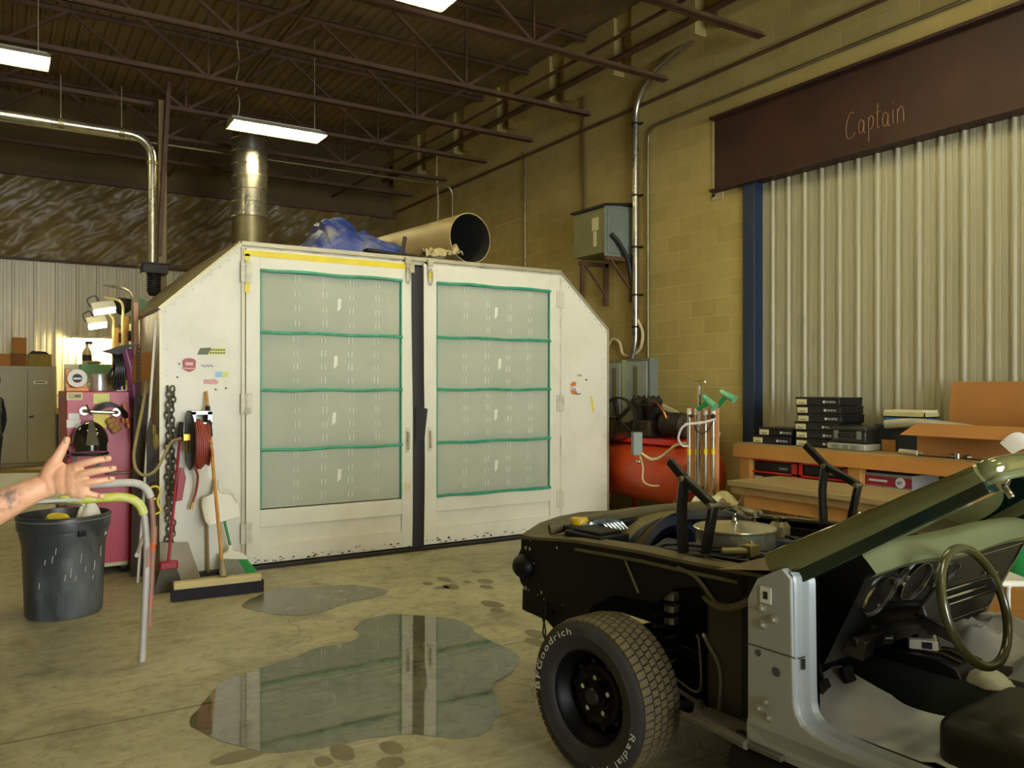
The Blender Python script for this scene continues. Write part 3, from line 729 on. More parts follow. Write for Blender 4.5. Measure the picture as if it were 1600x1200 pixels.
# =================================================================== on and above the booth roof
# round duct with open end lying on the roof
c = at(735, 371, d=8.55); ax = V((-.12, 1, 0)).normalized(); r_ = .262
c.z = BZT + .036 + r_ + .004
m_tube_out = P('tan_fibre_tube', (178, 158, 108), .55, .1, .1, 3); m_tube_in = P('dark_tube_lining', (44, 44, 36), .7, 0, .15, 5)
t = thing('duct_tube', 'large tan round duct tube lying on the booth roof with its dark end open', 'duct tube', (c.x, c.y, BZT + .035))
part('shell', MB().lathe([(r_ - .008, 0), (r_, 0), (r_, 2.4), (r_ - .008, 2.4)], c, ax, 40, caps=False), m_tube_out, t)
part('lining', MB().lathe([(r_ - .0082, 0.001), (r_ - .0082, 2.399)], c, ax, 40, caps=False), m_tube_in, t)
part('end_disc', MB().lathe([(0, 2.2), (r_ - .01, 2.2)], c, ax, 40, caps=False), m_tube_in, t)
# crumpled blue tarpaulin
m_tarp = P('blue_tarpaulin', (48, 66, 138), .45, 0, .2, 4, dirt=(148, 146, 122), dirt_amt=.85, dscale=4.5, bump=.9, bscale=12)
a0 = at(478, 384, Y=7.75); a1 = at(622, 392, Y=7.75)
def tarp(u, v):
    x = a0.x - .02 + (a1.x - a0.x + .02) * u; y = 7.5 + .9 * v
    e = min(1, 4.0 * u * (1.25 - u)) * math.sin(PI * min(1, max(0, v))) ** .5
    h = .40 * e * (1 - .75 * max(0, u - .42) ** .8) * (1 - .2 * (u < .2))
    q = abs(noise.noise(V((x * 5, y * 5, 1)))) * .2 + noise.ridged_multi_fractal(V((x * 3.4, y * 3.4, 4)), .8, 2.0, 4, 1.0, 2.0) * .05
    return V((x + .05 * noise.noise(V((x * 4, y * 4, 9))), y, BZT + .045 + max(0, h * (.75 + q * 1.6))))
mb = MB().grid(tarp, 90, 50)
solo('tarpaulin', mb, m_tarp, 'crumpled blue tarpaulin heaped on the booth roof', 'tarpaulin', smooth=22)
mb = MB(); q = at(630, 388, Y=7.5)
mb.box((q.x - .12, 7.6, BZT + .065), (.62, .34, .03), (0, .03, .1)); 
solo('board', mb, m_darksteel, 'flat dark board beside the blue tarpaulin on the booth roof', 'board', bevel=.003)
q = at(623, 383, Y=7.5)
mb = MB().tube(bend([V((q.x - .08, 7.44, BZT + .055)), V((q.x + .01, 7.44, BZT + .06)), V((q.x + .04, 7.44, BZT + .24))], .05), .02, 8, flat=.4)
solo('metal_strap', mb, m_grime, 'bent rusty strap standing up at the edge of the booth roof', 'strap')
q = at(690, 392, Y=7.45)
mb = MB().grid(lambda u, v: V((q.x - .20 + .42 * u, 7.39 + .25 * v, BZT + .05 + .13 * abs(noise.noise(V((u * 4, v * 4, 2)))) + .05 * u + .05 * math.sin(PI * v))), 22, 14)
solo('crumpled_sheet', mb, P('crumpled_kraft', (172, 160, 112), .6, 0, .2, 8), 'crumpled tan paper below the open duct tube on the booth roof', 'paper', smooth=25)
# tall exhaust duct behind the hanging light
dx, dy = at(390, 300, Y=12.0).x, 12.0; rr = 27.5 * dy / FPX * .955
t = thing('exhaust_duct', 'tall round galvanised exhaust duct rising behind the booth roof', 'exhaust duct', (dx, dy, 0))
zc = at(390, 335, Y=dy).z; ztop_ = 5.2
part('lower_section', MB().lathe([(rr, 0.001), (rr, zc), (rr - .005, zc)], (dx, dy, 0), (0, 0, 1), 36), m_galv_dull, t)
part('collar', MB().lathe([(rr + .002, zc - .06), (rr + .012, zc - .05), (rr + .012, zc + .0), (rr + .002, zc + .01)], (dx, dy, 0), (0, 0, 1), 36, caps=False), m_galv, t)
pf = []; z = zc
while z < ztop_: pf += [(rr, z), (rr, z + .15), (rr + .008, z + .155), (rr + .008, z + .17), (rr, z + .175)]; z += .18
part('upper_section', MB().lathe(pf, (dx, dy, 0), (0, 0, 1), 36), m_galv, t)
part('top_collar', MB().lathe([(rr, z), (rr + .02, z), (rr + .02, z + .03), (rr - .02, z + .03)], (dx, dy, 0), (0, 0, 1), 36), m_galv_dull, t)
# silver extraction pipe with elbow, drop and hose
EY_ = 11.0
e0 = at(-140, 165, Y=EY_); pz_ = at(190, 207, Y=EY_).z; xd = at(237.5, 330, Y=EY_).x
t = thing('extraction_pipe', 'silver extraction pipe bending down to a black hose beside the booth', 'extraction pipe', (xd, EY_, 2.5))
zpl = at(240, 412, Y=EY_).z
part('pipe', MB().tube(bend([V((-5.5, EY_, pz_)), V((xd, EY_, pz_)), V((xd, EY_, zpl))], .30, 8), .055, 14), m_galv, t)
for px in (95, 190):
    q = at(px, 200, Y=EY_); b = MB(); b.lathe([(.058, -.03), (.063, -.03), (.063, .03), (.058, .03)], (q.x, EY_, pz_), (1, 0, 0), 16, caps=False); b.cyl((q.x, EY_, pz_ + .05), (q.x, EY_, 5.26), .008, n=6); part('hanger_clamp', b, m_galv_dull, t)
b = MB(); b.lathe([(.058, -.02), (.064, -.02), (.064, .02), (.058, .02)], (xd, EY_, pz_ - .32), (0, 0, 1), 16, caps=False)
part('clamp', b, m_galv_dull, t)
b = MB(); b.bx(xd - .12, xd + .17, EY_ - .12, EY_ + .12, zpl - .13, zpl); b.bx(xd - .14, xd + .19, EY_ - .14, EY_ + .14, zpl - .02, zpl)
part('mounting_plate', b, m_darksteel, t, bevel=.004)
zh = at(240, 462, Y=EY_).z; pf = []; z = zpl - .13
while z > zh + .03: pf += [(.085, z), (.085, z - .012), (.07, z - .018), (.07, z - .024)]; z -= .03
pf += [(.075, z), (.05, z - .03), (0, z - .035)]
part('hose', MB().lathe(pf, (xd + .02, EY_, 0), (0, 0, 1), 20), m_rubber, t)
# steel column and brace that carry it
xc = at(254, 400, Y=EY_ + .2).x
t = thing('steel_column', 'slim brown steel column beside the silver extraction pipe', 'steel column', (xc, EY_ + .25, 0))
part('post', MB().bx(xc - .05, xc + .05, EY_ + .2, EY_ + .3, 0, 5.24), P('brown_painted_column', (112, 92, 50), .5, .1, .2, 3), t, bevel=.004)
part('brace', MB().beam(at(249, 400, Y=EY_ + .1), at(264, 128, Y=EY_ + .1), .05, .05), m_oxide, t, smooth=0)
part('painted_base', MB().bx(xc - .053, xc + .053, EY_ + .197, EY_ + .303, 0, 2.5), P('ochre_yellow_paint', (176, 140, 40), .5), t, label='yellow painted lower half', smooth=0)
# thin conduit under the joists
q = at(260, 228, Y=12.8); q2 = at(712, 294, X=XW - .05)
solo('conduit', MB().tube(bend([V((-6, 12.8, 5.12)), V((XW - .06, 12.8, 5.12)), V((XW - .06, 12.8, 2.0))], .18, 6), .018, 8), m_galv_dull, 'thin conduit crossing under the joists and turning down the block wall', 'conduit')
# =================================================================== fittings on the block wall
def pipe(name, pts, r, mat, label, cat='conduit', rad=.2, bands=None):
    return solo(name, MB().tube(bend(pts, rad, 7), r, 12), mat, label, cat)
t = thing('conduit', 'fat silver electrical conduit running down the block wall to the panels', 'conduit', (XW - .06, 7.92, 2.0))
part('pipe', MB().tube(bend([V((XW - .06, 6.9, 5.62)), V((XW - .06, 7.6, 5.45)), V((XW - .06, 7.92, 5.15)), V((XW - .06, 7.92, 2.15)), V((XW - .06, 8.0, 1.9))], .25, 7), .042, 14), m_galv, t)
for z in (4.9, 4.0, 3.35, 2.75, 2.35):
    part('strap', MB().lathe([(.044, -.012), (.05, -.012), (.05, .012), (.044, .012)], (XW - .06, 7.92, z), (0, 0, 1), 14, caps=False).bx(XW - .02, XW - .002, 7.84, 8.0, z - .012, z + .012), m_darksteel, t)
pipe('conduit', [V((XW - .03, 7.72, 1.95)), V((XW - .03, 7.72, 4.8)), V((XW - .03, 2.0, 4.83))], .018, m_galv_dull, 'thin pale conduit rising beside the fat pipe and running above the lintel beam')
pipe('conduit', [V((XW - .03, 9.04, 1.4)), V((XW - .03, 9.04, 5.6))], .016, m_oxide, 'thin brown vertical conduit left of the grey transformer box')
pipe('conduit', [V((XW - .03, 10.5, 2.0)), V((XW - .03, 10.5, 5.2))], .010, m_galv, 'very thin pale vertical conduit right of the open duct tube')
pipe('conduit', [V((XW - .04, 15.2, 5.10)), V((XW - .04, 2.2, 5.12))], .020, m_oxide, 'rusty horizontal conduit under the joist ends along the block wall')
pipe('gas_pipe', [V((XW - .25, YB - .3, 5.72)), V((XW - .25, 4.0, 5.72))], .04, m_oxide, 'brown gas pipe running high along the block wall between the joists', 'pipe')
solo('cable', MB().tube([V((XW - .25, 13.0 + .03 * math.sin(k * .7), 5.74 - .14 * k)) for k in range(20)], .012, 6), m_oxidewire, 'white cable dangling in front of the far block wall', 'cable')
# transformer on brackets
q = at(946, 400, d=10.25); x0 = 6.44; y0, y1 = 8.05, 8.47; zt, zb = 3.88, 3.22
t = thing('transformer_box', 'grey electrical transformer box bracketed high on the block wall', 'electrical box', (x0 + .2, 8.26, zb))
m_teg = P('olive_grey_enamel', (128, 128, 84), .45, .1, .08, 3); m_tbg = P('blue_grey_enamel', (118, 128, 116), .42, .1, .08, 3)
b = MB(); b.bx(x0 + .012, XW - .02, y0 + .012, y1 + .25, zb + .06, zt - .03); part('case', b, m_teg, t, bevel=.006)
b = MB(); b.bx(x0, XW - .004, y0 - .0, y0 + .03, zb, zt); b.bx(x0 + .03, XW - .004, y0 - .015, y0, zb + .05, zt - .05); part('end_cover', b, m_tbg, t, bevel=.006)
b = MB(); b.prism([(0, 0), (.46, .05), (.46, .08), (0, .03)], (x0 - .03, y0 - .03, zt - .03), (1, 0, 0), (0, 0, 1), (0, y1 - y0 + .3, 0)); part('lid', b, m_darksteel, t, smooth=0)
b = MB(); b.bx(x0 + .008, x0 + .012, 8.20, 8.33, 3.58, 3.74); b.bx(x0 + .008, x0 + .012, 8.24, 8.30, 3.38, 3.57); part('paper_label', b, m_label, t, smooth=0)
part('cable', MB().tube(catmull([V((6.5, 8.0, 3.50)), V((6.6, 7.98, 3.40)), V((6.74, 7.98, 3.2)), V((6.8, 7.98, 2.95))], 5), .028, 9), m_rubber, t)
for yy in (8.02, 8.55):
    b = MB(); b.beam((x0 - .02, yy, zb - .02), (XW - .005, yy, zb - .02), .05, .05); b.beam((XW - .03, yy, zb), (XW - .03, yy, zb - .55), .06, .05); b.beam((x0 + .06, yy, zb - .03), (XW - .03, yy, zb - .42), .025, .025)
    if yy > 8.3: b.beam((x0 + .02, yy, zb), (x0 + .02, yy, zb - .5), .05, .04)
    part('bracket', b, m_oxide, t, smooth=0)
# breaker panels
for (px0, px1, pyt, pyb, dpt, mat, lab) in ((973, 1016, 561, 634, .13, m_tbg, 'open fronted blue grey breaker panel at the foot of the fat conduit'), (950, 972, 563, 660, .2, m_teg, 'dark grey disconnect box partly hidden by the booth corner')):
    xf = XW - dpt; p0 = at(px0, pyt, X=xf); p1 = at(px1, pyb, X=xf)
    t = thing('breaker_panel', lab, 'electrical panel', (XW - dpt / 2, (p0.y + p1.y) / 2, p1.z))
    part('cabinet', MB().bx(xf, XW, p1.y, p0.y, p1.z, p0.z), mat, t, bevel=.006)
    part('cover', MB().bx(xf - .012, xf, p1.y + .10 * (p0.y - p1.y), p0.y - .08 * (p0.y - p1.y), p1.z + .05, p0.z - .04), P('pale_panel_cover', (168, 176, 164), .4, .1), t, bevel=.003)
    part('breaker_column', MB().bx(xf - .02, xf - .012, (p0.y + p1.y) / 2 - .05, (p0.y + p1.y) / 2 + .02, p1.z + .08, p0.z - .1), m_teg, t, smooth=0)
solo('cable', MB().tube(catmull([at(950, 540, X=XW - .05), at(957, 530, X=XW - .05), at(968, 535, X=XW - .05), at(973, 553, X=XW - .05), at(985, 556, X=XW - .05), at(1000, 545, X=XW - .05), at(1004, 520, X=XW - .05), at(996, 500, X=XW - .05)], 5), .02, 8), m_oxidewire, 'grey looped cable above the breaker panels on the block wall', 'cable')
# =================================================================== air compressor
cx_, cz_ = 6.36, .64; ya, yb = 6.28, 7.9; rt = .34
t = thing('air_compressor', 'old air compressor with a red horizontal tank between booth and block wall', 'air compressor', (cx_, (ya + yb) / 2, 0))
pf = [(0, ya - .12), (rt * .45, ya - .105), (rt * .75, ya - .07), (rt * .93, ya - .02), (rt, ya + .04), (rt, yb), (rt * .9, yb + .06), (rt * .5, yb + .11), (0, yb + .12)]
part('tank', MB().lathe(pf, (cx_, 0, cz_), (0, 1, 0), 36), m_redtank, t)
for y in (ya + .2, yb - .25):
    for s in (-1, 1): part('foot', MB().beam((cx_ + s * .2, y, cz_ - .24), (cx_ + s * .26, y, .0), .08, .03, (0, 1, 0)), m_redtank, t, smooth=0)
b = MB(); b.bx(cx_ - .2, cx_ + .22, ya + .1, yb - .1, cz_ + rt - .02, cz_ + rt + .04); part('mounting_plate', b, m_redbright, t, bevel=.004)
zt = cz_ + rt + .04
# pump: crankcase, two finned cylinders, heads, flywheel
py_ = 7.15
part('crankcase', MB().bx(cx_ - .15, cx_ + .15, py_ - .16, py_ + .18, zt, zt + .2), m_grime, t, bevel=.03)
for yy, tilt in ((py_ - .08, -.12), (py_ + .12, .12)):
    b = MB(); ax = V((-.1, tilt, 1)).normalized(); pf = []
    for k in range(10): pf += [(.06, k * .02), (.085, k * .02 + .003), (.085, k * .02 + .010), (.06, k * .02 + .013)]
    b.lathe(pf, (cx_, yy, zt + .17), ax, 18); part('finned_cylinder', b, m_grime, t, smooth=0)
    o = V((cx_, yy, zt + .17)) + ax * .2; b = MB().lathe([(.09, 0), (.10, .02), (.10, .06), (.07, .09), (0, .095)], o, ax, 14)
    for k in range(6): b.cyl(o + V((.07 * math.cos(k), .07 * math.sin(k), .06)), o + V((.07 * math.cos(k), .07 * math.sin(k), .11)), .012, n=6)
    part('cylinder_head', b, m_grime, t, smooth=40)
b = MB().lathe([(.24, -.03), (.26, -.03), (.26, .03), (.24, .03), (.24, -.03)], (cx_ - .2, py_ + .3, zt + .2), (1, .2, 0), 30, caps=False)
for k in range(5): a = k * 2 * PI / 5; b.beam((cx_ - .2, py_ + .3, zt + .2), (cx_ - .2, py_ + .3 + .24 * math.cos(a), zt + .2 + .24 * math.sin(a)), .04, .03)
part('flywheel', b, m_grime, t, smooth=30)
my = 6.72
part('motor', MB().lathe([(0, 0), (.10, 0), (.135, .03)] + [(.135 if k % 2 else .125, .03 + .02 * k) for k in range(1, 16)] + [(.10, .36), (0, .36)], (cx_, my - .2, zt + .16), (0, 1, 0), 24), m_grime, t, smooth=0)
b = MB().prism([(0, 0), (1.15, -.12), (1.1, .16), (.3, .36), (0, .33)], (cx_ + .25, py_ + .35, zt + .0), (0, -1, 0), (0, 0, 1), (.012, 0, 0)); part('belt_guard', b, m_darksteel, t, smooth=0)
b = MB(); b.beam((cx_ + .245, py_ + .1, zt + .37), (cx_ + .245, py_ - .85, zt + .06), .03, .05); part('guard_rail', b, m_label, t, smooth=0)
q = at(995, 693, d=8.9); b = MB().box(q, (.10, .13, .25), (0, 0, -R(30))); part('switch_box', b, m_tbg, t, bevel=.005)
b = MB().tube(catmull([q + V((0, -.08, -.10)), q + V((.06, -.16, -.16)), q + V((.12, -.25, -.13)), q + V((.2, -.4, -.0)), q + V((.24, -.52, .02))], 5), .016, 8); part('hose', b, m_oxidewire, t)
b = MB().tube(catmull([q + V((0, -.05, -.13)), q + V((.0, -.1, -.25)), q + V((-.02, -.12, -.38)), q + V((0, -.2, -.43)), q + V((.05, -.3, -.43))], 5), .010, 7); part('hose', b, m_oxidewire, t)
b = MB().ell(q + V((-.02, -.06, -.19)), (.03, .03, .025)); part('gauge', b, m_galv, t)
part('air_line', MB().tube(catmull([V((cx_ - .05, py_ - .1, zt + .42)), V((cx_ - .1, py_ - .3, zt + .36)), V((cx_ - .1, py_ - .42, zt + .2)), V((cx_, py_ - .4, zt))], 6), .014, 8), m_copper, t)
# rack of tubes with two green heads
p0 = at(1073, 652, d=8.25); p1 = at(1122, 652, d=8.0); ex = (p1 - p0); W_ = ex.length; ex.normalize(); back = V((-ex.y, ex.x, 0)); 
if back.y < 0: back = -back
t = thing('curing_lamp_rack', 'upright copper and silver tube rack with two green lamp heads by the compressor', 'lamp rack', (p0.x, p0.y, 0))
zt_ = at(1073, 638, d=8.2).z; zb_ = .55
m_copperboard = P('copper_orange_board', (214, 150, 96), .5, .0, .1, 4)
part('back_board', MB().prism([(0, zb_), (W_, zb_), (W_, zt_), (0, zt_)], (p0.x, p0.y, 0) , ex, (0, 0, 1), back * .02), m_copperboard, t, smooth=0)
for f in (.12, .36, .64, .88):
    q = p0 + ex * W_ * f - back * .02
    part('tube', MB().cyl((q.x, q.y, zb_), (q.x, q.y, zt_ - .04), .016, n=12), m_galv, t)
    part('tube_cap', MB().cyl((q.x, q.y, zt_ - .06), (q.x, q.y, zt_ + .0), .024, n=12), m_whiteplastic, t)
    part('yellow_band', MB().cyl((q.x, q.y, zt_ - .47 + .03 * f), (q.x, q.y, zt_ - .41 + .03 * f), .018, n=12), m_yellow, t)
q = p0 + ex * W_ * .5 - back * .05
part('chrome_pole', MB().cyl((q.x, q.y, 0.02), (q.x, q.y, at(1097, 602, d=8.1).z), .014, n=10), m_chrome, t)
b = MB().tube(bend([V((q.x, q.y, zt_ + .22)), V((q.x, q.y, zt_ + .27)), V((q.x, q.y, zt_ + .27)) - ex * .06, V((q.x, q.y, zt_ + .24)) - ex * .07], .02), .005, 6).tube(bend([V((q.x, q.y, zt_ + .22)), V((q.x, q.y, zt_ + .275)), V((q.x, q.y, zt_ + .275)) + ex * .06, V((q.x, q.y, zt_ + .25)) + ex * .07], .02), .005, 6)
part('hook', b, m_chrome, t)
part('base', MB().lathe([(.22, 0), (.22, .02), (.05, .04), (.03, .06)], (q.x, q.y, 0), (0, 0, 1), 20), m_darksteel, t)
part('base_strut', MB().beam((q.x, q.y, zb_ - .1), p0 + ex * W_ * .5 + V((0, 0, zb_ + .05 - p0.z)), .04, .04), m_darksteel, t, smooth=0)
m_lampgreen = P('pale_green_plastic', (96, 176, 132), .4, 0, .12, 9, dirt=(190, 180, 150), dirt_amt=.5, dscale=9)
for (hx, hy, ex_, ey_, gx, gy) in ((1099, 619, 1118, 637, 1090, 640), (1126, 612, 1148, 624, 1121, 636)):
    a = at(hx, hy, d=8.0); e = at(ex_, ey_, d=7.9); g = at(gx, gy, d=8.02)
    h = part('lamp_head', MB().lathe([(.0, -.01), (.028, 0), (.03, .05), (.036, (e - a).length - .02), (.045, (e - a).length), (.038, (e - a).length)], a, (e - a), 16), m_lampgreen, t, label='green lamp head')
    part('lamp_handle', MB().tube([a.lerp(e, .45), a.lerp(e, .45).lerp(g, .6), g], [.026, .022, .02], 8), m_green, t)
b = MB()
pts = catmull([at(1095, 662, d=7.95), at(1078, 662, d=7.95), at(1066, 668, d=7.95), at(1060, 684, d=7.95), at(1066, 696, d=7.95), at(1076, 697, d=7.95)], 6); b.tube(pts, .011, 7)
b.tube([at(1070, 663, d=7.95), at(1100, 660, d=7.95), at(1118, 655, d=7.95)], .013, 7)
part('hose', b, P('grey_hose', (196, 192, 184), .4), t)
b = MB().tube(catmull([at(1086, 664, d=7.93), at(1088, 672, d=7.93), at(1096, 677, d=7.93), at(1106, 672, d=7.93), at(1114, 658, d=7.93)], 6), .006, 6); b.ell(at(1080, 650, d=7.95), .02); b.ell(at(1114, 650, d=7.95), .022)
part('cord', b, m_rubber, t)
# =================================================================== workbench along the wall
WX, WZ, WY0, WY1 = 6.28, 1.04, 1.0, 5.76
t = thing('workbench', 'long wooden workbench against the ribbed door', 'workbench', (6.56, 3.4, 0))
part('worktop', MB().bx(WX - .01, XW - .02, WY0, WY1, WZ - .03, WZ), m_woodgrey, t, bevel=.003)
part('front_rail', MB().bx(WX - .03, WX + .01, WY0, WY1 + .02, WZ - .14, WZ - .012), m_wood, t, bevel=.003)
part('end_rail', MB().bx(WX + .01, XW - .03, WY1 - .02, WY1 + .02, WZ - .14, WZ - .031), m_wood, t, smooth=0)
for y in (WY1 - .1, 4.44, 2.6, 1.2):
    for x in (WX + .05, XW - .12): part('leg', MB().bx(x - .045, x + .045, y - .06, y + .06, 0, WZ - .03), m_wood, t, bevel=.003)
part('lower_shelf', MB().bx(WX + .02, XW - .04, WY0, WY1, .50, .53), m_woodgrey, t, smooth=0)
part('back_board', MB().bx(XW - .06, XW - .04, WY0, WY1, .3, WZ - .03), P('dark_backing', (60, 50, 30), .8), t, smooth=0)
solo('white_board', MB().box((6.05, 5.95, .47), (.02, .16, .94), (0, 0, .5)), m_label, 'pale board standing on end at the left end of the workbench', 'board', bevel=.003)
# flat drawer cases with brand lettering
def case(x, y0, y1, z, h=.073, dpt=.36, label='', grp=None, logo=True, nudge=0.0):
    t = thing('tool_case', label, 'tool case', (x + dpt / 2, (y0 + y1) / 2, z), group=grp)
    part('body', MB().bx(x, x + dpt, y0, y1, z + .001, z + h - .004), m_black, t, bevel=.006)
    part('lid', MB().bx(x - .004, x + dpt, y0 - .003, y1 + .003, z + h - .02, z + h - .001), m_black, t, bevel=.004)
    part('label_card', MB().bx(x - .008, x - .002, y1 - .125, y1 - .015, z + .008, z + h - .02), m_label, t, smooth=0)
    b = MB(); yl = y0 + .30 * (y1 - y0); s = .028
    b.bx(x - .0062, x - .005, yl, yl + .024, z + .024, z + .046)
    b.text('WURTH', (x - .005, yl - .006, z + .025), (0, -1, 0), (0, 0, 1), s, .001)
    part('lettering', b, m_whiteink, t, smooth=0)
    part('label_lines', MB().bx(x - .0095, x - .008, y1 - .105, y1 - .04, z + .02, z + .026), m_ink, t, smooth=0)
    return t
ords = ['topmost', 'second from the top', 'third from the top', 'fourth from the top', 'fifth from the top', 'lowest']
for k in range(6):
    off = (0.0, .01, .02, -.01, 0, 0)[k]
    case(6.40, 4.67 - off, 5.14 - off, WZ + .0005 + .077 * (5 - k), .077, .34, 'flat black tool case, %s of the tall stack on the workbench' % ords[k], 'flat black tool cases on the workbench')
case(6.42, 5.19, 5.60, WZ + .0005 + .079, .079, .32, 'flat black tool case, upper of the two in the short stack by the blue post', 'flat black tool cases on the workbench')
case(6.40, 5.20, 5.66, WZ + .0005, .079, .34, 'flat black tool case, lower of the two in the short stack by the blue post', 'flat black tool cases on the workbench')
# toolbox on a grey case
p0 = at(1298, 690, X=6.36); p1 = at(1352, 690, X=6.36)
t = thing('toolbox', 'dark olive lidded plastic toolbox beside the tall stack of tool cases', 'toolbox', (6.5, (p0.y + p1.y) / 2, WZ))
m_dol = P('dark_olive_plastic', (44, 44, 34), .35, 0, .15, 4)
b = MB().bx(6.36, 6.62, p1.y, p0.y, WZ + .065, WZ + .175); part('body', b, m_dol, t, bevel=.015)
b = MB().bx(6.345, 6.635, p1.y - .015, p0.y + .015, WZ + .165, WZ + .215); part('lid', b, m_dol, t, bevel=.018)
b = MB().tube(bend([V((6.36, p0.y - .12, WZ + .13)), V((6.335, p0.y - .12, WZ + .13)), V((6.335, p1.y + .12, WZ + .13)), V((6.36, p1.y + .12, WZ + .13))], .03), .012, 7); part('handle', b, m_black, t)
for y in (p0.y - .06, p1.y + .06): part('latch', MB().bx(6.35, 6.36, y - .02, y + .02, WZ + .10, WZ + .18), m_steelgrey, t, smooth=0)
t = thing('flat_case', 'low grey case under the dark olive toolbox', 'case', (6.5, (p0.y + p1.y) / 2, WZ))
part('body', MB().bx(6.33, 6.64, p1.y - .02, p0.y + .02, WZ + .001, WZ + .06), P('pale_grey_plastic', (160, 158, 140), .4), t, bevel=.012)
for y in (p0.y - .08, (p0.y + p1.y) / 2, p1.y + .08): part('latch', MB().bx(6.322, 6.33, y - .03, y + .03, WZ + .015, WZ + .05), m_steelgrey, t, smooth=0)
solo('paper_pad', MB().box(at(1273, 694, Z=WZ + .012), (.10, .2, .02), (0, 0, .1)), m_paper, 'small pile of white papers at the foot of the tall case stack', 'paper', smooth=0)
# blue bin boxes and parts trays
p0 = at(1386, 655, X=6.66); p1 = at(1444, 655, X=6.66)
def tray(y0, y1, x0, x1, z, h, mat, mat2, lab, stuff=True):
    t = thing('parts_tray', lab, 'tray', ((x0 + x1) / 2, (y0 + y1) / 2, z))
    b = MB(); b.bx(x0, x1, y0, y1, z, z + .01); b.bx(x0, x0 + .008, y0, y1, z, z + h); b.bx(x1 - .008, x1, y0, y1, z, z + h); b.bx(x0, x1, y0, y0 + .008, z, z + h); b.bx(x0, x1, y1 - .008, y1, z, z + h)
    part('bin', b, mat, t, smooth=0)
    if mat2: part('insert', MB().bx(x0 + .01, x1 - .01, y0 + .01, y1 - .01, z + h * .6, z + h + .02), mat2, t, bevel=.004)
    return t
m_bluebin = P('blue_bin', (52, 104, 176), .4); m_clear = P('clear_tan_lid', (196, 186, 130), .25)
crate = MB(); 
zc = at(1400, 662, X=6.66).z
solo('storage_box', MB().bx(6.55, 6.85, p1.y - .02, p0.y + .05, WZ + .001, zc - .004), P('dark_blue_box', (44, 52, 66), .5, 0, .15, 4), 'dark blue storage box under the blue parts tray', 'box', bevel=.006)
tray(p1.y, p0.y, 6.62, 6.83, zc, .055, m_bluebin, None, 'bright blue parts tray on the workbench below the door ribs')
tray(p1.y - .03, p0.y + .02, 6.62, 6.84, zc + .057, .045, m_clear, m_label, 'shallow pale clear parts tray on top of the blue tray')
# small cartons and oddments
for (px, py, sx, sy, sz, m_, lab) in ((1393, 705, .09, .13, .10, m_card, 'small cardboard carton near the bench front'), (1418, 706, .1, .12, .09, m_label, 'pale yellow carton beside the small cardboard carton')):
    q = at(px, py, Z=WZ); mb = MB().bx(q.x - sx / 2, q.x + sx / 2, q.y - sy / 2, q.y + sy / 2, WZ + .001, WZ + sz)
    t = thing('carton', lab, 'carton', (q.x, q.y, WZ)); part('box', mb, m_, t, bevel=.003); part('tape', MB().bx(q.x - sx / 2 - .001, q.x + sx / 2 + .001, q.y - .012, q.y + .012, WZ + sz, WZ + sz + .001), m_clear, t, smooth=0)
q = at(1440, 712, Z=WZ)
solo('tube_of_sealant', MB().cyl((q.x - .02, q.y + .02, WZ + .022), (q.x + .02, q.y + .2, WZ + .022), .021, n=14).cyl((q.x - .027, q.y - .02, WZ + .022), (q.x - .02, q.y + .02, WZ + .022), .006, n=8), P('pale_sealant_tube', (196, 190, 160), .4), 'pale tube of sealant lying along the bench edge', 'tube')
solo('socket_wrench', MB().cyl((q.x - .03, q.y - .3, WZ + .016), (q.x + .03, q.y - .12, WZ + .014), .011).cyl((q.x - .03, q.y - .31, WZ + .001), (q.x - .03, q.y - .31, WZ + .04), .02), m_galv, 'steel socket wrench lying in front of the big carton', 'wrench')
solo('metal_fitting', MB().cyl((q.x - .03, q.y - .38, WZ + .018), (q.x + .03, q.y - .44, WZ + .018), .017), m_galv_dull, 'short metal fitting lying at the near corner of the big carton', 'fitting')
# big open cardboard carton lying on the bench
a = at(1432, 700, X=6.34); e = at(1560, 712, X=6.34)
t = thing('cardboard_carton', 'big open cardboard carton with raised flaps on the workbench', 'carton', (6.55, (a.y + e.y) / 2, WZ))
y1, y0 = a.y, a.y - .98; zt_ = WZ + .26
b = MB(); b.bx(6.34, 6.345, y0, y1, WZ + .001, zt_); b.bx(6.80, 6.805, y0, y1, WZ + .001, zt_); b.bx(6.34, 6.805, y0, y0 + .005, WZ + .001, zt_); b.bx(6.34, 6.805, y1 - .005, y1, WZ + .001, zt_); b.bx(6.34, 6.805, y0, y1, WZ + .001, WZ + .006)
part('body', b, m_card, t, smooth=0)
b = MB().prism([(y0, 0), (y1, 0), (y1 + .03, .25), (y0 - .03, .25)], (6.34, 0, zt_), (0, 1, 0), (-.72, 0, -.35), (0.003, 0, .004)); part('front_flap', b, m_card, t, smooth=0)
b = MB().prism([(y0, 0), (y1, 0), (y1 - .02, .34), (y0 + .04, .34)], (6.80, 0, zt_), (0, 1, 0), (.05, 0, 1), (.004, 0, 0)); part('back_flap', b, m_card, t, smooth=0)
b = MB().prism([(0, 0), (.46, 0), (.42, .2), (.05, .2)], (6.342, y0, zt_), (1, 0, 0), (0, -.6, .55), (0, .003, .003)); part('side_flap', b, m_card, t, smooth=0)
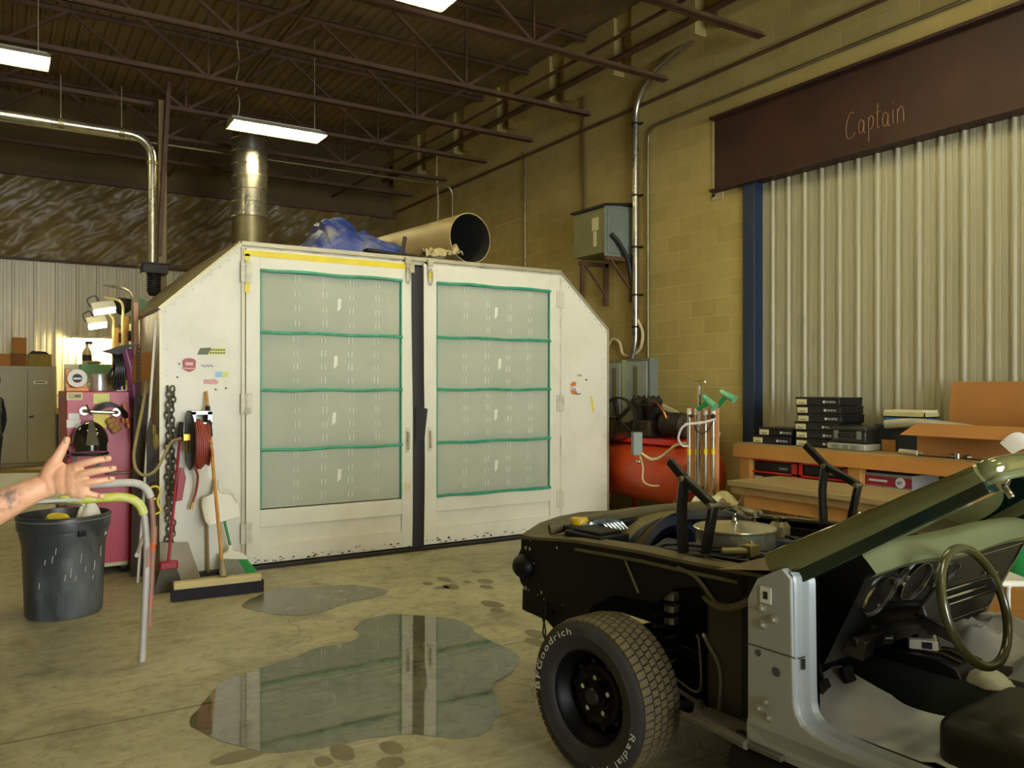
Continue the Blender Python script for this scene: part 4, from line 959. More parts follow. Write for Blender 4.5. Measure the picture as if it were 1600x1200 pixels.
# long pale bumper strip lying over the boxes
pts = catmull([at(1384, 663, X=6.52), at(1430, 661, X=6.46), at(1500, 669, X=6.4), at(1560, 679, X=6.36), at(1640, 690, X=6.34)], 8)
t = thing('trim_strip', 'long pale metal bumper strip lying across the cartons', 'trim strip', tuple(pts[0]))
part('strip', MB().tube(pts, .04, 10, flat=.6), P('pale_grey_metal', (190, 188, 168), .35, .4, .08, 3), t)
b = MB()
for px in (1432, 1497, 1540): q = at(px, 672 if px > 1440 else 664, X=6.36); b.cyl(q, q + V((-.02, 0, 0)), .012, n=8)
part('stud', b, m_darksteel, t)
# roll of white paper
a = at(1562, 706, X=6.2); 
mb = MB().grid(lambda u, v: at(1562 + 20 * v + 70 * u, 692 + 18 * v - 60 * math.sin(min(1, u * 1.15) * PI) * .35 * (1 - .3 * v) + 10 * u, X=6.09 + .02 * math.sin(u * 3) + .07 * (1 - v)), 14, 4)
solo('paper_sheet', mb, P('bright_paper', (238, 238, 244), .6, 0, .02, 4), 'curled white paper sheet at the near end of the cardboard carton', 'paper', smooth=60)
# red drawer units under the bench
for (pa, pb, lab) in ((1172, 1246, 'left red drawer unit with black cases under the workbench'), (1249, 1328, 'right red drawer unit with black cases under the workbench')):
    y1 = at(pa, 720, X=6.34).y; y0 = at(pb, 720, X=6.34).y
    t = thing('drawer_unit', lab, 'drawer unit', (6.5, (y0 + y1) / 2, .53))
    b = MB(); b.bx(6.34, 6.78, y0, y0 + .015, .531, .895); b.bx(6.34, 6.78, y1 - .015, y1, .531, .895); b.bx(6.34, 6.78, y0, y1, .88, .895); b.bx(6.34, 6.78, y0, y1, .531, .545); b.bx(6.76, 6.78, y0, y1, .531, .895)
    for z in (.645, .76): b.bx(6.34, 6.76, y0, y1, z, z + .012)
    b.bx(6.33, 6.345, y0, y0 + .06, .531, .895); b.bx(6.33, 6.345, y1 - .03, y1, .531, .895)
    for z in (.531, .645, .76, .877): b.bx(6.33, 6.345, y0, y1, z, z + .018)
    part('frame', b, m_redbright, t, smooth=0)
    for z in (.552, .665, .78):
        d = part('drawer', MB().bx(6.352, 6.74, y0 + .07, y1 - .02, z, z + .09), m_black, t, bevel=.006)
        bb = MB().text('WURTH', (6.3515, y0 + .22, z + .026), (0, -1, 0), (0, 0, 1), .028, .001); part('lettering', bb, m_whiteink, d, smooth=0)
        if pa < 1200 and z < .7: part('label_card', MB().bx(6.349, 6.352, y1 - .15, y1 - .05, z + .01, z + .06), m_label, d, smooth=0)
# battery charger carton under the bench
y1 = at(1353, 750, X=6.36).y; y0 = at(1425, 750, X=6.36).y
t = thing('carton', 'grey carton with red and black printed stripes on the shelf under the bench', 'carton', (6.55, (y0 + y1) / 2, .53))
part('box', MB().bx(6.36, 6.75, y0, y1, .531, .865), P('grey_carton', (150, 148, 138), .6), t, bevel=.003)
part('red_stripe', MB().bx(6.357, 6.36, y0, y1, .76, .84), P('carton_red', (160, 40, 50), .5), t, smooth=0)
part('black_stripe', MB().bx(6.357, 6.36, y0, y1, .66, .74), m_ink, t, smooth=0)
b = MB()
for z in (.80, .70): b.lathe([(0, 0), (.045, 0)], (6.356, y0 + .1, z), (-1, 0, 0), 16, caps=False); b.bx(6.355, 6.357, y0 + .22, y1 - .03, z - .006, z + .012)
part('printed_mark', b, m_whiteink, t, smooth=0)
b = MB()
for z, w_ in ((.785, '67'), (.685, '413')): b.text(w_, (6.3545, y0 + .125, z), (0, -1, 0), (0, 0, 1), .04, .0005)
part('printed_mark', b, m_ink, t, smooth=0)
q = at(1443, 765, X=6.5); solo('hose_coil', MB().tube(arc((q.x, q.y, .56), .12, 0, 2 * PI, 26, (1, 0, 0), (0, 1, 0)), .014, 8).tube(arc((q.x, q.y, .588), .11, 0, 2 * PI, 26, (1, 0, 0), (0, 1, 0)), .014, 8), P('pale_hose', (160, 160, 150), .4), 'coil of pale hose beside the striped carton under the bench', 'hose')
# low plank table in front of the bench
t = thing('plank_table', 'low weathered plank table in front of the workbench', 'table', (5.88, 4.0, 0))
part('tabletop', MB().bx(5.53, 6.22, 3.15, 5.18, .72, .765), m_woodgrey, t, bevel=.004)
b = MB()
part('lower_board', MB().bx(5.56, 6.2, 3.17, 5.16, .655, .718), P('pale_ply_edge', (150, 120, 70), .7, 0, .2, 6), t, smooth=0)
part('front_rail', MB().bx(5.60, 5.64, 3.2, 5.05, .54, .653), m_wood, t, smooth=0)
for y in (4.95, 3.27):
    for x in (5.64, 6.12): part('leg', MB().bx(x - .03, x + .03, y - .04, y + .04, 0, .655), m_wood, t, smooth=0)
b = MB()
for y in (4.2, 3.9): b.cyl((5.58, y, .57), (5.58, y, .65), .025, n=10)
part('clamp', b, m_galv_dull, t)
q = at(1165, 785, d=7.3)
solo('masking_paper', MB().grid(lambda u, v: V((5.5 + .55 * u, 5.3 + .32 * v, .50 + .06 * math.sin(u * 11) + .05 * math.sin(v * 6 + u * 4))), 20, 8), m_label, 'strip of crumpled pale paper at the end of the plank table', 'paper', smooth=50)
solo('wooden_crate', MB().bx(5.45, 5.95, 5.25, 5.6, 0.001, .44), m_wood, 'low wooden crate between the plank table and the compressor', 'crate', bevel=.004)
# white tubular step stool and green bucket beyond the car
a = at(1527, 985, d=5.0); e = at(1577, 960, d=5.2)
m_whitetube = P('white_tube', (228, 226, 214), .35)
t = thing('step_stool', 'white tubular metal step stool beyond the right side of the car', 'step stool', (a.x, a.y, 0))
R0 = V((a.x, a.y, 0)); exx = V((.62, -.42, 0)).normalized(); eyy = V((.42, .62, 0)).normalized()
for k, off in enumerate((0, .34)):
    o = R0 + eyy * off
    part('leg_frame', MB().tube(bend([o, o + V((0, 0, .40)), o + V((0, 0, .40)) + exx * .38, o + exx * .38], .06, 6), .016, 10), m_whitetube, t)
part('step', MB().beam(R0 + V((0, 0, .41)) + exx * .19, R0 + V((0, 0, .41)) + exx * .19 + eyy * .34, .30, .02), m_whitetube, t, bevel=.004)
part('back_post', MB().tube(bend([R0 + eyy * .30 + exx * .06 + V((0, 0, .42)), R0 + eyy * .30 + exx * .06 + V((0, 0, .72))], .02), .016, 8), m_whitetube, t)
q = at(1600, 905, d=5.45)
t = thing('bucket', 'green plastic bucket at the right edge beside the white step stool', 'bucket', (q.x, q.y, .30))
part('pail', MB().lathe([(0, .302), (.11, .302), (.145, .52), (.155, .52), (.155, .545), (.14, .545), (.135, .53), (.105, .315), (0, .315)], (q.x, q.y, 0), (0, 0, 1), 28), m_green, t)
part('handle', MB().tube(arc((q.x, q.y, .53), .15, 0, PI, 14, (.7, -.7, 0), (.3, .3, .35)), .004, 6), m_galv, t)
part('lid', MB().lathe([(0, .555), (.14, .555), (.158, .546), (.158, .538)], (q.x, q.y, 0), (0, 0, 1), 28), m_green, t)
solo('wooden_box', MB().bx(q.x - .22, q.x + .25, q.y - .25, q.y + .2, 0.001, .30), m_wood, 'wooden box carrying the green bucket', 'box', bevel=.004)
# =================================================================== things on the left panel of the booth
yp = BY - .002
# heavy chain hanging at the left edge
t0 = at(266, 608, Y=yp - .03); z = t0.z
b = MB(); k = 0
while z > .10:
    for s in (-1, 1):
        c = V((t0.x + s * .019 - .0 + .008 * math.sin(k), yp - .03 - .012 * (k % 2), z))
        ex = V((1, 0, 0)) if (k + (s > 0)) % 2 else V((.3, 1, 0)).normalized()
        b.tube([c + ex * .017 * math.cos(a) + V((0, 0, .030 * math.sin(a))) for a in [2 * PI * i / 10 for i in range(10)]], .0065, 5, closed=True)
    z -= .043; k += 1
solo('chain', b, P('dull_chain_steel', (112, 108, 92), .4, .7, .2, 10), 'doubled steel chain hanging at the left edge of the booth front', 'chain')
# hose reel with red hose
c = at(308, 700, Y=yp - .16); zt_ = at(308, 642, Y=yp - .12).z; zb_ = at(308, 730, Y=yp - .12).z
t = thing('hose_reel', 'wall mounted reel of red air hose on the left panel of the booth', 'hose reel', (c.x, yp, zb_))
x0, x1 = at(297, 660, Y=yp - .12).x, at(329, 660, Y=yp - .12).x
b = MB(); b.bx(x0, x1, yp - .18, yp - .0, zt_ - .02, zt_ + .0); b.bx(x0, x0 + .01, yp - .18, yp, zt_ - .12, zt_); b.bx(x1 - .01, x1, yp - .18, yp, zt_ - .12, zt_); 
for zz, hh in ((zt_ - .03, .025), (zt_ - .115, .02)): b.bx(x0, x1, yp - .185, yp - .175, zz, zz + hh)
for xx in (x0, x1 - .035): b.bx(xx, xx + .035, yp - .185, yp - .175, zt_ - .12, zt_)
part('bracket', b, P('bare_steel', (150, 152, 148), .3, .7, .15, 6), t, smooth=0)
b = MB(); cz = (zt_ - .1 + zb_ + .08) / 2
for xx in (x0 - .02,): b.lathe([(0, 0), (.235, 0), (.245, .006), (.235, .012), (0, .012)], (xx, yp - .17, cz), (1, 0, 0), 32)
part('reel_disc', b, m_black, t)
b = MB(); m_hose = P('red_air_hose', (152, 66, 48), .5, 0, .15, 8)
nt_ = 7
for L_ in range(2):
    for k in range(nt_):
        xx = x0 + .016 + (x1 - x0 - .05) * (k + .5 * L_) / nt_; ra = .17 + .014 * L_
        pts = [V((xx + .02 * (i / 28), yp - .16 + ra * .55 * math.cos(2 * PI * i / 28), cz + (ra + .02 * math.sin(k)) * math.sin(2 * PI * i / 28) - .03)) for i in range(28)]
        b.tube(pts, .0095, 6, closed=True)
part('hose', b, m_hose, t)
pts = catmull([at(304, 728, Y=yp - .2), at(309, 745, Y=yp - .14), at(306, 768, Y=yp - .1), at(301, 785, Y=yp - .1)], 6)
hz = part('hose_tail', MB().tube(pts, .011, 8), m_hose, t)
part('coupling', MB().cyl(at(301, 784, Y=yp - .1), at(298, 796, Y=yp - .1), .010, .012, n=10), P('brass', (190, 150, 60), .3, .9), t)
b = MB(); q = at(292, 684, Y=yp - .2); b.bx(q.x - .03, q.x + .02, q.y - .03, q.y + .03, q.z - .02, q.z + .03); b.cyl(q, q + V((0, 0, -.12)), .012, n=8)
part('swivel', b, P('brass', (190, 150, 60), .3, .9), t)
# beige supply hose looping from the reel to the left
solo('air_hose', MB().tube(catmull([at(284, 685, Y=yp - .2), at(268, 691, Y=yp - .2), at(255, 715, Y=yp - .25), at(243, 735, Y=yp - .3), at(226, 743, Y=yp - .35), at(213, 733, Y=yp - .35), at(209, 712, Y=yp - .3), at(214, 680, Y=yp - .25), at(222, 640, Y=yp - .1), at(230, 590, Y=yp + .2)], 6), .013, 8),
     P('beige_hose', (150, 132, 84), .5), 'beige air hose looping from the reel past the red cabinet', 'hose')
def pole(pa, pb, r, mat, name='handle', n=10): return MB().cyl(pa, pb, r, n=n)
# wide push broom
h0 = at(338, 770, Y=yp - .10); foot = at(349, 906, Z=.16); foot = at(344, 903, d=6.62)
e0 = at(280, 917, Z=.10); e1 = at(408, 905, Z=.10)
yq = (e0.y + e1.y) / 2
hx0 = 1.13; hx1 = 1.765
t = thing('push_broom', 'wide push broom with a black brush leaning on the booth front', 'broom', ((hx0 + hx1) / 2, 6.5, 0))
part('brush_block', MB().beam((hx0, 6.53, .115), (hx1, 6.49, .115), .07, .055), P('pale_wood_block', (196, 178, 120), .6, 0, .1, 5, stretch=(1, 5, 5)), t, bevel=.006)
bb = MB()
for k in range(110):
    f = k / 109; x = hx0 - .01 + (hx1 - hx0 + .02) * f; y = 6.53 - .04 * f
    for s in (-1, 0, 1): bb.tube([(x, y + s * .02, .092), (x + .012 * (rnd.random() - .5), y + s * .035, .004)], [.009, .007], 5)
part('bristles', bb, P('black_bristles', (26, 24, 34), .8, 0, .2, 40), t)
base = V((at(349, 905, Y=6.51).x, 6.51, .14)); tip = V((at(322, 612, Y=yp - .03).x, yp - .03, at(322, 612, Y=yp - .03).z))
def lp(f): return base.lerp(tip, f)
part('socket', MB().cyl(base, lp(.08), .03, .022, n=12), P('grey_socket', (150, 140, 110), .5, .3), t)
part('handle', MB().cyl(lp(.05), lp(1), .0135, n=12), m_handle, t)
b = MB(); b.cyl(lp(.62), lp(.67), .0155, n=12); b.cyl(lp(.69), lp(.70), .016, n=12); part('handle_ferrule', b, m_copper, t)
part('handle_grip', MB().cyl(lp(.74), lp(.91), .021, n=12), m_rubber, t)
# angle broom green and grey, with white dustpan clipped over it
g0 = V((at(366, 888, Y=7.16).x, 7.16, .12))
t = thing('angle_broom', 'green and grey angle broom standing behind the push broom', 'broom', (g0.x, 7.12, 0))
gt = at(352, 800, Y=yp - .06); 
part('handle', MB().cyl(V((g0.x - .03, 7.16, .24)), at(335, 748, Y=yp - .06), .011, n=10), m_green, t)
b = MB().prism([(-.12, .145), (.10, .115), (.115, .145), (.06, .185), (-.01, .21), (-.015, .26), (-.05, .26), (-.055, .21), (-.10, .185)], (g0.x, 7.19, 0), (1, 0, 0), (0, 0, 1), (0, -.045, 0)); part('head', b, m_whiteplastic, t, bevel=.01)
m_bris = P('grey_bristles', (140, 140, 126), .8, 0, .25, 60); m_brg = P('green_bristles', (40, 140, 66), .7, 0, .2, 50)
for col, r0, r1 in ((m_bris, 0, 30), (m_brg, 30, 46)):
    b = MB()
    for k in range(r0, r1):
        f = k / 45
        for s in (0, 1, 2): b.tube([(g0.x - .115 + .215 * f, 7.15 + .017 * s, .155 - .03 * f), (g0.x - .12 + .30 * f, 7.0 + .045 * s, .004)], [.005, .004], 4)
    part('bristles', b, col, t, label='green bristle corner' if col is m_brg else 'grey bristles')
# white dustpan
c = at(344, 792, Y=yp - .07)
t = thing('dustpan', 'white plastic dustpan hanging behind the push broom handle', 'dustpan', (c.x, yp - .10, c.z - .15))
w_ = .155
sh = [(-.105, -.135), (-.135, -.08), (-.155, .04), (-.14, .10), (-.075, .125), (-.055, .24), (-.02, .24), (-.01, .14), (.08, .12), (.125, .04), (.15, -.08)]
part('tray', MB().prism(sh, (c.x, yp - .14, c.z), (1, 0, 0), (0, .18, 1), (0, -.012, 0)), m_whiteplastic, t, bevel=.004)
b = MB(); pts = [V((c.x + p[0], yp - .16 + .18 * p[1], c.z + p[1])) for p in (sh[0], sh[1], sh[2], sh[3])]; b.tube(catmull(pts, 4), .016, 7, flat=.8); pts = [V((c.x + p[0], yp - .16 + .18 * p[1], c.z + p[1])) for p in (sh[6], sh[7], sh[8], sh[9])]; b.tube(catmull(pts, 4), .012, 7, flat=.8)
part('rim', b, m_whiteplastic, t)
# red long-handled shovel
a = at(283, 664, Y=yp - .10); e = at(263, 885, Y=6.86); e.z = .22
t = thing('long_handled_brush', 'red handled grey sweeping brush standing at the left corner of the booth', 'broom', (e.x, e.y, 0))
m_redh = P('red_plastic_handle', (150, 30, 44), .4)
part('handle', MB().cyl(e, a, .012, n=10), m_redh, t)
part('grip', MB().cyl(e.lerp(a, .88), e.lerp(a, 1.02), .022, .018, n=10), m_rubber, t)
mb = MB().prism([(-.02, -.13), (.03, -.12), (.045, .06), (.02, .14), (-.01, .14)], e.lerp(a, .55) + V((.025, -.01, 0)), (1, 0, -.08), (.08, 0, 1), (0, -.02, 0)); part('red_scoop', mb, m_redh, t, bevel=.004, label='red plastic scoop clipped to the handle')
b = MB()
for k in range(60):
    f = k / 59; a_ = -.10 + .2 * f
    b.tube([(e.x + a_ * .5, e.y + .02 * (k % 3 - 1), .20), (e.x + a_ * 1.15, e.y + .035 * (k % 3 - 1), .004)], [.007, .006], 5)
part('bristles', b, P('dark_grey_bristles', (84, 80, 70), .8, 0, .2, 50), t)
part('head', MB().bx(e.x - .07, e.x + .07, e.y - .03, e.y + .03, .17, .24), m_redh, t, bevel=.015)
q = at(285, 880, Y=7.16)
t = thing('dust_shovel', 'grey metal dust shovel leaning at the foot of the booth corner', 'dustpan', (q.x, 7.2, 0))
part('pan', MB().prism([(-.17, 0.003), (.15, 0.003), (.06, .30), (-.16, .32)], (q.x, 7.20, 0), (1, 0, 0), (0, .16, 1), (0, -.012, 0)), P('dull_grey_plastic', (140, 128, 96), .5), t, smooth=0)
part('rod', MB().cyl(at(322, 780, Y=yp - .03), V((at(326, 895, Y=7.26).x, 7.27, .02)), .012, n=8), m_woodgrey, t)
# pieces standing against the left side of the booth
def lean(name, pa, pb, wd, th, mat, lab, cat, up=(0, 1, 0)): return solo(name, MB().beam(pa, pb, wd, th, up), mat, lab, cat, bevel=.003)
lean('metal_rod', V((at(215, 890, Y=7.3).x, 7.30, 0.0)), V((at(244, 545, Y=7.34).x, 7.36, at(244, 500, Y=7.36).z)), .022, .022, P('dull_silver_rod', (176, 170, 150), .5, .3), 'long silver metal rod leaning on the left corner of the booth', 'rod')
lean('plank', V((.92, 8.05, at(230, 572, Y=8.0).z - .06)), V((1.12, 7.42, at(250, 560, Y=7.4).z - .06)), .02, .24, m_wood, 'short tan board fixed level at the left side of the booth', 'board', up=(0, 0, 1))
solo('leaning_board', MB().prism([(0, 0.0), (.16, 0.0), (.16, 1.55), (.03, 1.5)], (.97, 7.55, 0.0), (1, 0, 0), (0, .02, 1), (0, .02, 0)), P('dark_brown_board', (56, 46, 32), .7), 'dark brown board leaning between the red cabinet and the booth', 'panel', smooth=0)
solo('bent_plate', MB().prism([(0, 0), (.07, .02), (.085, .35), (.03, .55), (.0, .40)], (1.06, 7.30, .80), (1, 0, 0), (0, 0, 1), (0, .012, 0)), m_grime, 'dark bent metal plate hanging beside the chain', 'metal plate', smooth=0)
mb = MB()
for k in range(26): mb.tube([V((1.0 + .012 * math.cos(2 * PI * i / 8) , 7.32 + .008 * math.sin(k), 1.92 - .03 * k + .02 * math.sin(2 * PI * i / 8))) for i in range(8)], .005, 5, closed=True)
solo('chain', mb, m_grime, 'thin rusty chain hanging between the red cabinet and the booth', 'chain')
solo('work_glove', MB().ell(at(243, 690, Y=7.3) , (.03, .03, .07)).ell(at(240, 672, Y=7.3), (.018, .02, .05)), P('olive_glove', (120, 106, 48), .8), 'olive work glove hanging left of the chain', 'glove')
q = at(240, 770, Y=7.2)
mb = MB().tube(arc(q, .05, 0, 2 * PI * .8, 14, (1, 0, .2), (0, .3, 1)), .010, 6).tube(catmull([q + V((.05, 0, 0)), q + V((.03, 0, -.08)), q + V((.055, 0, -.15)), q + V((.0, 0, -.18))], 5), .009, 6)
solo('strap', mb, m_yellow, 'yellow strap looped beside the bent tube stand', 'strap')

# =================================================================== red cabinet with its load
RX0, RX1, RY0, RY1, RZ0, RZ1 = .507, 1.005, 7.75, 8.75, .09, 1.56
t = thing('tool_cabinet', 'tall red metal tool cabinet seen end on, on castors', 'tool cabinet', ((RX0 + RX1) / 2, 8.2, 0))
part('body', MB().bx(RX0, RX1, RY0, RY1, RZ0, RZ1), m_red, t, bevel=.008)
part('base_strip', MB().bx(RX0 - .002, RX1 + .004, RY0 - .006, RY1, RZ0 - .02, RZ0 + .012), m_galv_dull, t, smooth=0)
for x in (RX0 + .06, RX1 - .06):
    for y in (RY0 + .07, RY1 - .07):
        b = MB().cyl((x - .02, y, .045), (x + .02, y, .045), .044, n=18); b.bx(x - .03, x + .03, y - .03, y + .03, .05, .09); part('castor', b, m_rubber, t)
def rp(px, py): return at(px, py, Y=RY0)
b = MB()
for (pa, pb) in (((131, 642), (181, 644)),):
    A = rp(*pa); B = rp(*pb); b.tube(bend([A, A + V((0, -.09, 0)), B + V((0, -.09, 0)), B], .03), .016, 10)
    for q in (A, B): b.cyl(q, q + V((0, -.03, 0)), .035, n=14)
part('handle', b, m_galv, t, label='chrome grab handle')
A = rp(166, 739); B = rp(207, 737); part('lower_handle', MB().tube(bend([A, A + V((0, -.07, 0)), B + V((0, -.07, 0)), B], .02), .011, 8).box(B + V((0, -.03, 0)), (.03, .08, .07)), m_galv, t)
def rlabel(x0, y0, x1, y1, mat, name='sticker', lab=None):
    a = rp(x0, y0); c = rp(x1, y1); part(name, MB().bx(a.x, c.x, RY0 - .002, RY0, c.z, a.z), mat, t, label=lab, smooth=0)
rlabel(104, 613, 129, 625, m_label, lab='cream paper label'); rlabel(146, 615, 171, 631, m_sy, lab='yellow warning label'); rlabel(146, 645, 171, 668, m_yellow, lab='bright yellow label'); rlabel(107, 646, 124, 656, m_paper, lab='small white label'); rlabel(104, 656, 126, 668, m_paper, lab='plain white label')
b = MB(); 
for k in range(3): a = rp(106, 616 + 2.6 * k); b.bx(a.x, a.x + .05 + .012 * (k % 2), RY0 - .003, RY0 - .002, a.z - .006, a.z)
a = rp(117, 616); b.bx(a.x, a.x + .045, RY0 - .003, RY0 - .002, a.z - .03, a.z)
part('label_print', b, P('faded_print', (130, 122, 96), .7), t, smooth=0)
# purple fairing standing on the cabinet
pu = P('purple_painted_metal', (124, 62, 100), .4, 0, .12, 4)
t = thing('purple_fairing', 'purple painted sheet metal part standing on the red cabinet', 'metal part', (.93, 8.0, RZ1))
def pr_(u, v):
    z = RZ1 - .15 + (at(200, 545, Y=7.72).z - RZ1 + .15) * v
    return V((.985 - .07 * v + .085 * u + .02 * math.sin(PI * v), 7.735 + .03 * math.sin(u * PI) - .02 * v, z))
part('strip', MB().grid(pr_, 6, 14), pu, t, smooth=60)
b = MB().grid(lambda u, v: V((.865 + .10 * u, 7.80 + .10 * noise.noise(V((u * 3, v * 4, 1))), RZ1 + .01 + .32 * v)), 12, 14)
part('wire_bundle', b, P('dark_purple', (52, 28, 46), .5, 0, .4, 14), t, smooth=30)
b = MB()
for k in range(5): b.tube(catmull([V((.86 + .02 * k, 7.76, RZ1 + .32)), V((.88 + .015 * k, 7.72, RZ1 + .2)), V((.86 + .02 * k, 7.74, RZ1 + .08)), V((.88, 7.76, RZ1 + .01))], 4), .009, 6)
part('cable', b, m_black, t)
part('cap_plate', MB().prism([(-.16, -.02), (.02, .04), (.12, .045), (.03, .0), (-.03, -.05)], (.93, 7.72, RZ1 + .36), (1, 0, 0), (0, 0, 1), (0, .12, 0)), m_darksteel, t, smooth=0)
# disc dispenser, can, boxes
c = at(120, 596, Y=7.9)
t = thing('disc_dispenser', 'round white sanding disc pack in an orange holder on the red cabinet', 'disc holder', (c.x, 7.9, RZ1))
m_orp = P('orange_plastic', (214, 134, 40), .45)
b = MB(); b.bx(c.x - .085, c.x + .085, 7.83, 7.97, RZ1, RZ1 + .03); b.bx(c.x - .085, c.x - .055, 7.90, 7.97, RZ1, RZ1 + .19); b.bx(c.x - .085, c.x + .085, 7.95, 7.97, RZ1, RZ1 + .15); part('holder', b, m_orp, t, bevel=.003)
part('disc', MB().lathe([(0, 0), (.075, 0), (.078, .01), (.075, .06), (0, .06)], (c.x + .0, 7.85, RZ1 + .11), (0, 1, 0), 28), m_paper, t)
b = MB().lathe([(0, 0), (.038, 0)], (c.x, 7.848, RZ1 + .11), (0, -1, 0), 20, caps=False); part('disc_label', b, m_ink, t)
part('disc_label_band', MB().bx(c.x - .03, c.x + .03, 7.845, 7.847, RZ1 + .10, RZ1 + .115), m_paper, t, smooth=0)
c = at(155, 600, Y=7.95); solo('metal_can', MB().lathe([(.0, RZ1), (.07, RZ1), (.073, RZ1 + .004), (.071, RZ1 + .01), (.071, RZ1 + .14), (.074, RZ1 + .15), (.066, RZ1 + .15), (.064, RZ1 + .14), (0, RZ1 + .14)], (c.x, 7.95, 0), (0, 0, 1), 32), P('brushed_aluminium', (214, 212, 206), .3, .75, .06, 4), 'shiny silver can on top of the red cabinet', 'can')
c = at(139, 604, Y=8.0); solo('glass_jar', MB().lathe([(0, RZ1), (.04, RZ1), (.045, RZ1 + .01), (.045, RZ1 + .07), (.03, RZ1 + .09), (.03, RZ1 + .10), (0, RZ1 + .10)], (c.x, 8.0, 0), (0, 0, 1), 20), P('dusty_glass', (150, 142, 104), .2), 'small dusty jar between the disc pack and the silver can', 'jar')
c = at(173, 602, Y=8.0); solo('plaster_pot', MB().lathe([(0, RZ1), (.045, RZ1), (.05, RZ1 + .06), (.03, RZ1 + .09), (0, RZ1 + .09)], (c.x, 8.0, 0), (0, 0, 1), 18), P('tan_pot', (170, 150, 96), .7), 'tan pot right of the silver can', 'pot')
x0 = at(180, 600, Y=7.82).x; x1 = at(201, 600, Y=7.82).x
for k, (m_, h_, lab) in enumerate(((m_paper, .022, 'flat white box at the bottom of the small box pile on the red cabinet'), (P('yellow_box', (220, 206, 40), .5), .042, 'yellow box in the middle of the pile on the red cabinet'), (P('pale_yellow_box', (226, 216, 100), .5), .028, 'pale yellow box on top of the pile on the red cabinet'))):
    z = RZ1 + .001 + (0, .024, .068)[k]; t = thing('small_box', lab, 'box', ((x0 + x1) / 2, 7.85, z), group='small boxes on the red cabinet')
    part('carton', MB().bx(x0 - .01 * (k == 0), x1 + .02 * (k == 0), 7.79, 7.93, z, z + h_), m_, t, bevel=.002)
    part('print', MB().bx(x0 + .02, x1 - .03, 7.788, 7.79, z + h_ * .35, z + h_ * .6), m_label, t, smooth=0)
solo('pen', MB().cyl((x1 - .02, 7.78, RZ1 + .006), (x1 + .06, 7.76, RZ1 + .004), .004, n=6), m_galv, 'thin pen lying at the right edge of the red cabinet top', 'pen')
solo('hook_hose', MB().tube(catmull([at(178, 575, Y=7.8), at(172, 582, Y=7.78), at(171, 594, Y=7.78), at(176, 590, Y=7.76), at(184, 578, Y=7.76)], 5), .011, 7), m_rubber, 'short black hose hooked beside the purple metal part', 'hose')
# welding helmet hanging from the handle
c = at(141, 686, Y=RY0 - .17)
t = thing('welding_helmet', 'dark glossy welding helmet hanging from the handle of the red cabinet', 'helmet', (c.x, c.y, c.z - .2))
m_gloss = P('glossy_smoke_black', (28, 28, 22), .12, 0, .2, 5, coat=.8)
def hel(u, v):
    a = -1.9 + 3.8 * u; th = .12 + 1.55 * v
    return c + V((.135 * math.sin(a) * math.sin(th), -.13 * math.cos(a) * math.sin(th), .02 + .13 * math.cos(th) - .04 * v))
part('shell', MB().grid(hel, 26, 16), m_gloss, t, smooth=80)
def vis(u, v):
    a = -.95 + 1.9 * u
    return c + V((.142 * math.sin(a), -.142 * math.cos(a) - .01, -.11 + .11 * v + .02 * math.cos(a)))
part('visor', MB().grid(vis, 14, 8), m_gloss, t, smooth=80)
b = MB().tube([c + V((.13 * math.sin(a), -.12 * math.cos(a), -.12)) for a in [-1.9 + 3.8 * k / 20 for k in range(21)]], .012, 7); part('rim', b, m_rubber, t)
part('chin_strap', MB().tube([c + V((-.11, -.02, -.12)), c + V((-.12, -.05, -.22)), c + V((-.06, -.08, -.26)), c + V((.05, -.08, -.22)), c + V((.09, -.02, -.14))], .016, 8, flat=.5), P('grey_web', (120, 116, 96), .6), t)
part('nose_plate', MB().prism([(-.05, -.09), (.045, -.09), (.012, .11), (-.018, .11)], c + V((0, -.168, .05)), (1, 0, 0), (0, .35, 1), (0, .01, 0)), P('smoky_olive_plate', (88, 84, 64), .3, .3), t, smooth=0)
part('hanger_strap', MB().tube([c + V((0, -.08, .20)), c + V((-.03, -.04, .28)), rp(137, 643) + V((0, -.1, 0))], .008, 6), m_chrome, t)
solo('ear_defender', MB().lathe([(.035, 0), (.045, .01), (.045, .03), (.03, .045), (0, .05)], at(104, 708, Y=RY0 - .15), (-1, -.6, 0), 20).tube(arc(at(112, 705, Y=RY0 - .15), .06, PI * .5, PI * 1.4, 10, (1, 0, 0), (0, 0, 1)), .012, 8), m_chrome, 'chrome cup hanging at the left edge of the red cabinet', 'hanging cup')
# dark cords with orange plugs
q = rp(168, 640)
t = thing('extension_cord', 'dark extension cord with orange plugs draped over the cabinet handle', 'cord', tuple(q))
b = MB()
for k in range(4): b.tube(catmull([rp(146 + 2 * k, 640) + V((0, -.11, 0)), rp(160 + 2 * k, 629 + 2 * k) + V((0, -.12, 0)), rp(178 + 2 * k, 632 + k) + V((0, -.11, 0)), rp(190 + 2 * k, 645) + V((0, -.09, 0)), rp(197, 662 - 3 * k) + V((0, -.06, 0))], 6), .007, 6)
part('cord', b, m_black, t)
for (px, py) in ((192, 634), (196, 656), (190, 656), (198, 664)): part('plug', MB().cyl(rp(px, py - 3) + V((0, -.08, 0)), rp(px + 1, py + 4) + V((0, -.08, 0)), .014, .011, n=10), m_orp, t, label='orange plug')
b = MB()
for k, (px, py) in enumerate(((170, 658), (176, 656), (180, 662), (173, 666), (183, 668), (178, 672))): b.ell(rp(px, py) + V((0, -.06, 0)), (.028, .025, .03), 10, 8)
solo('work_gloves', b, P('tan_leather', (176, 132, 78), .8, 0, .2, 10, bump=.3), 'bunched tan leather gloves hanging on the red cabinet', 'gloves')
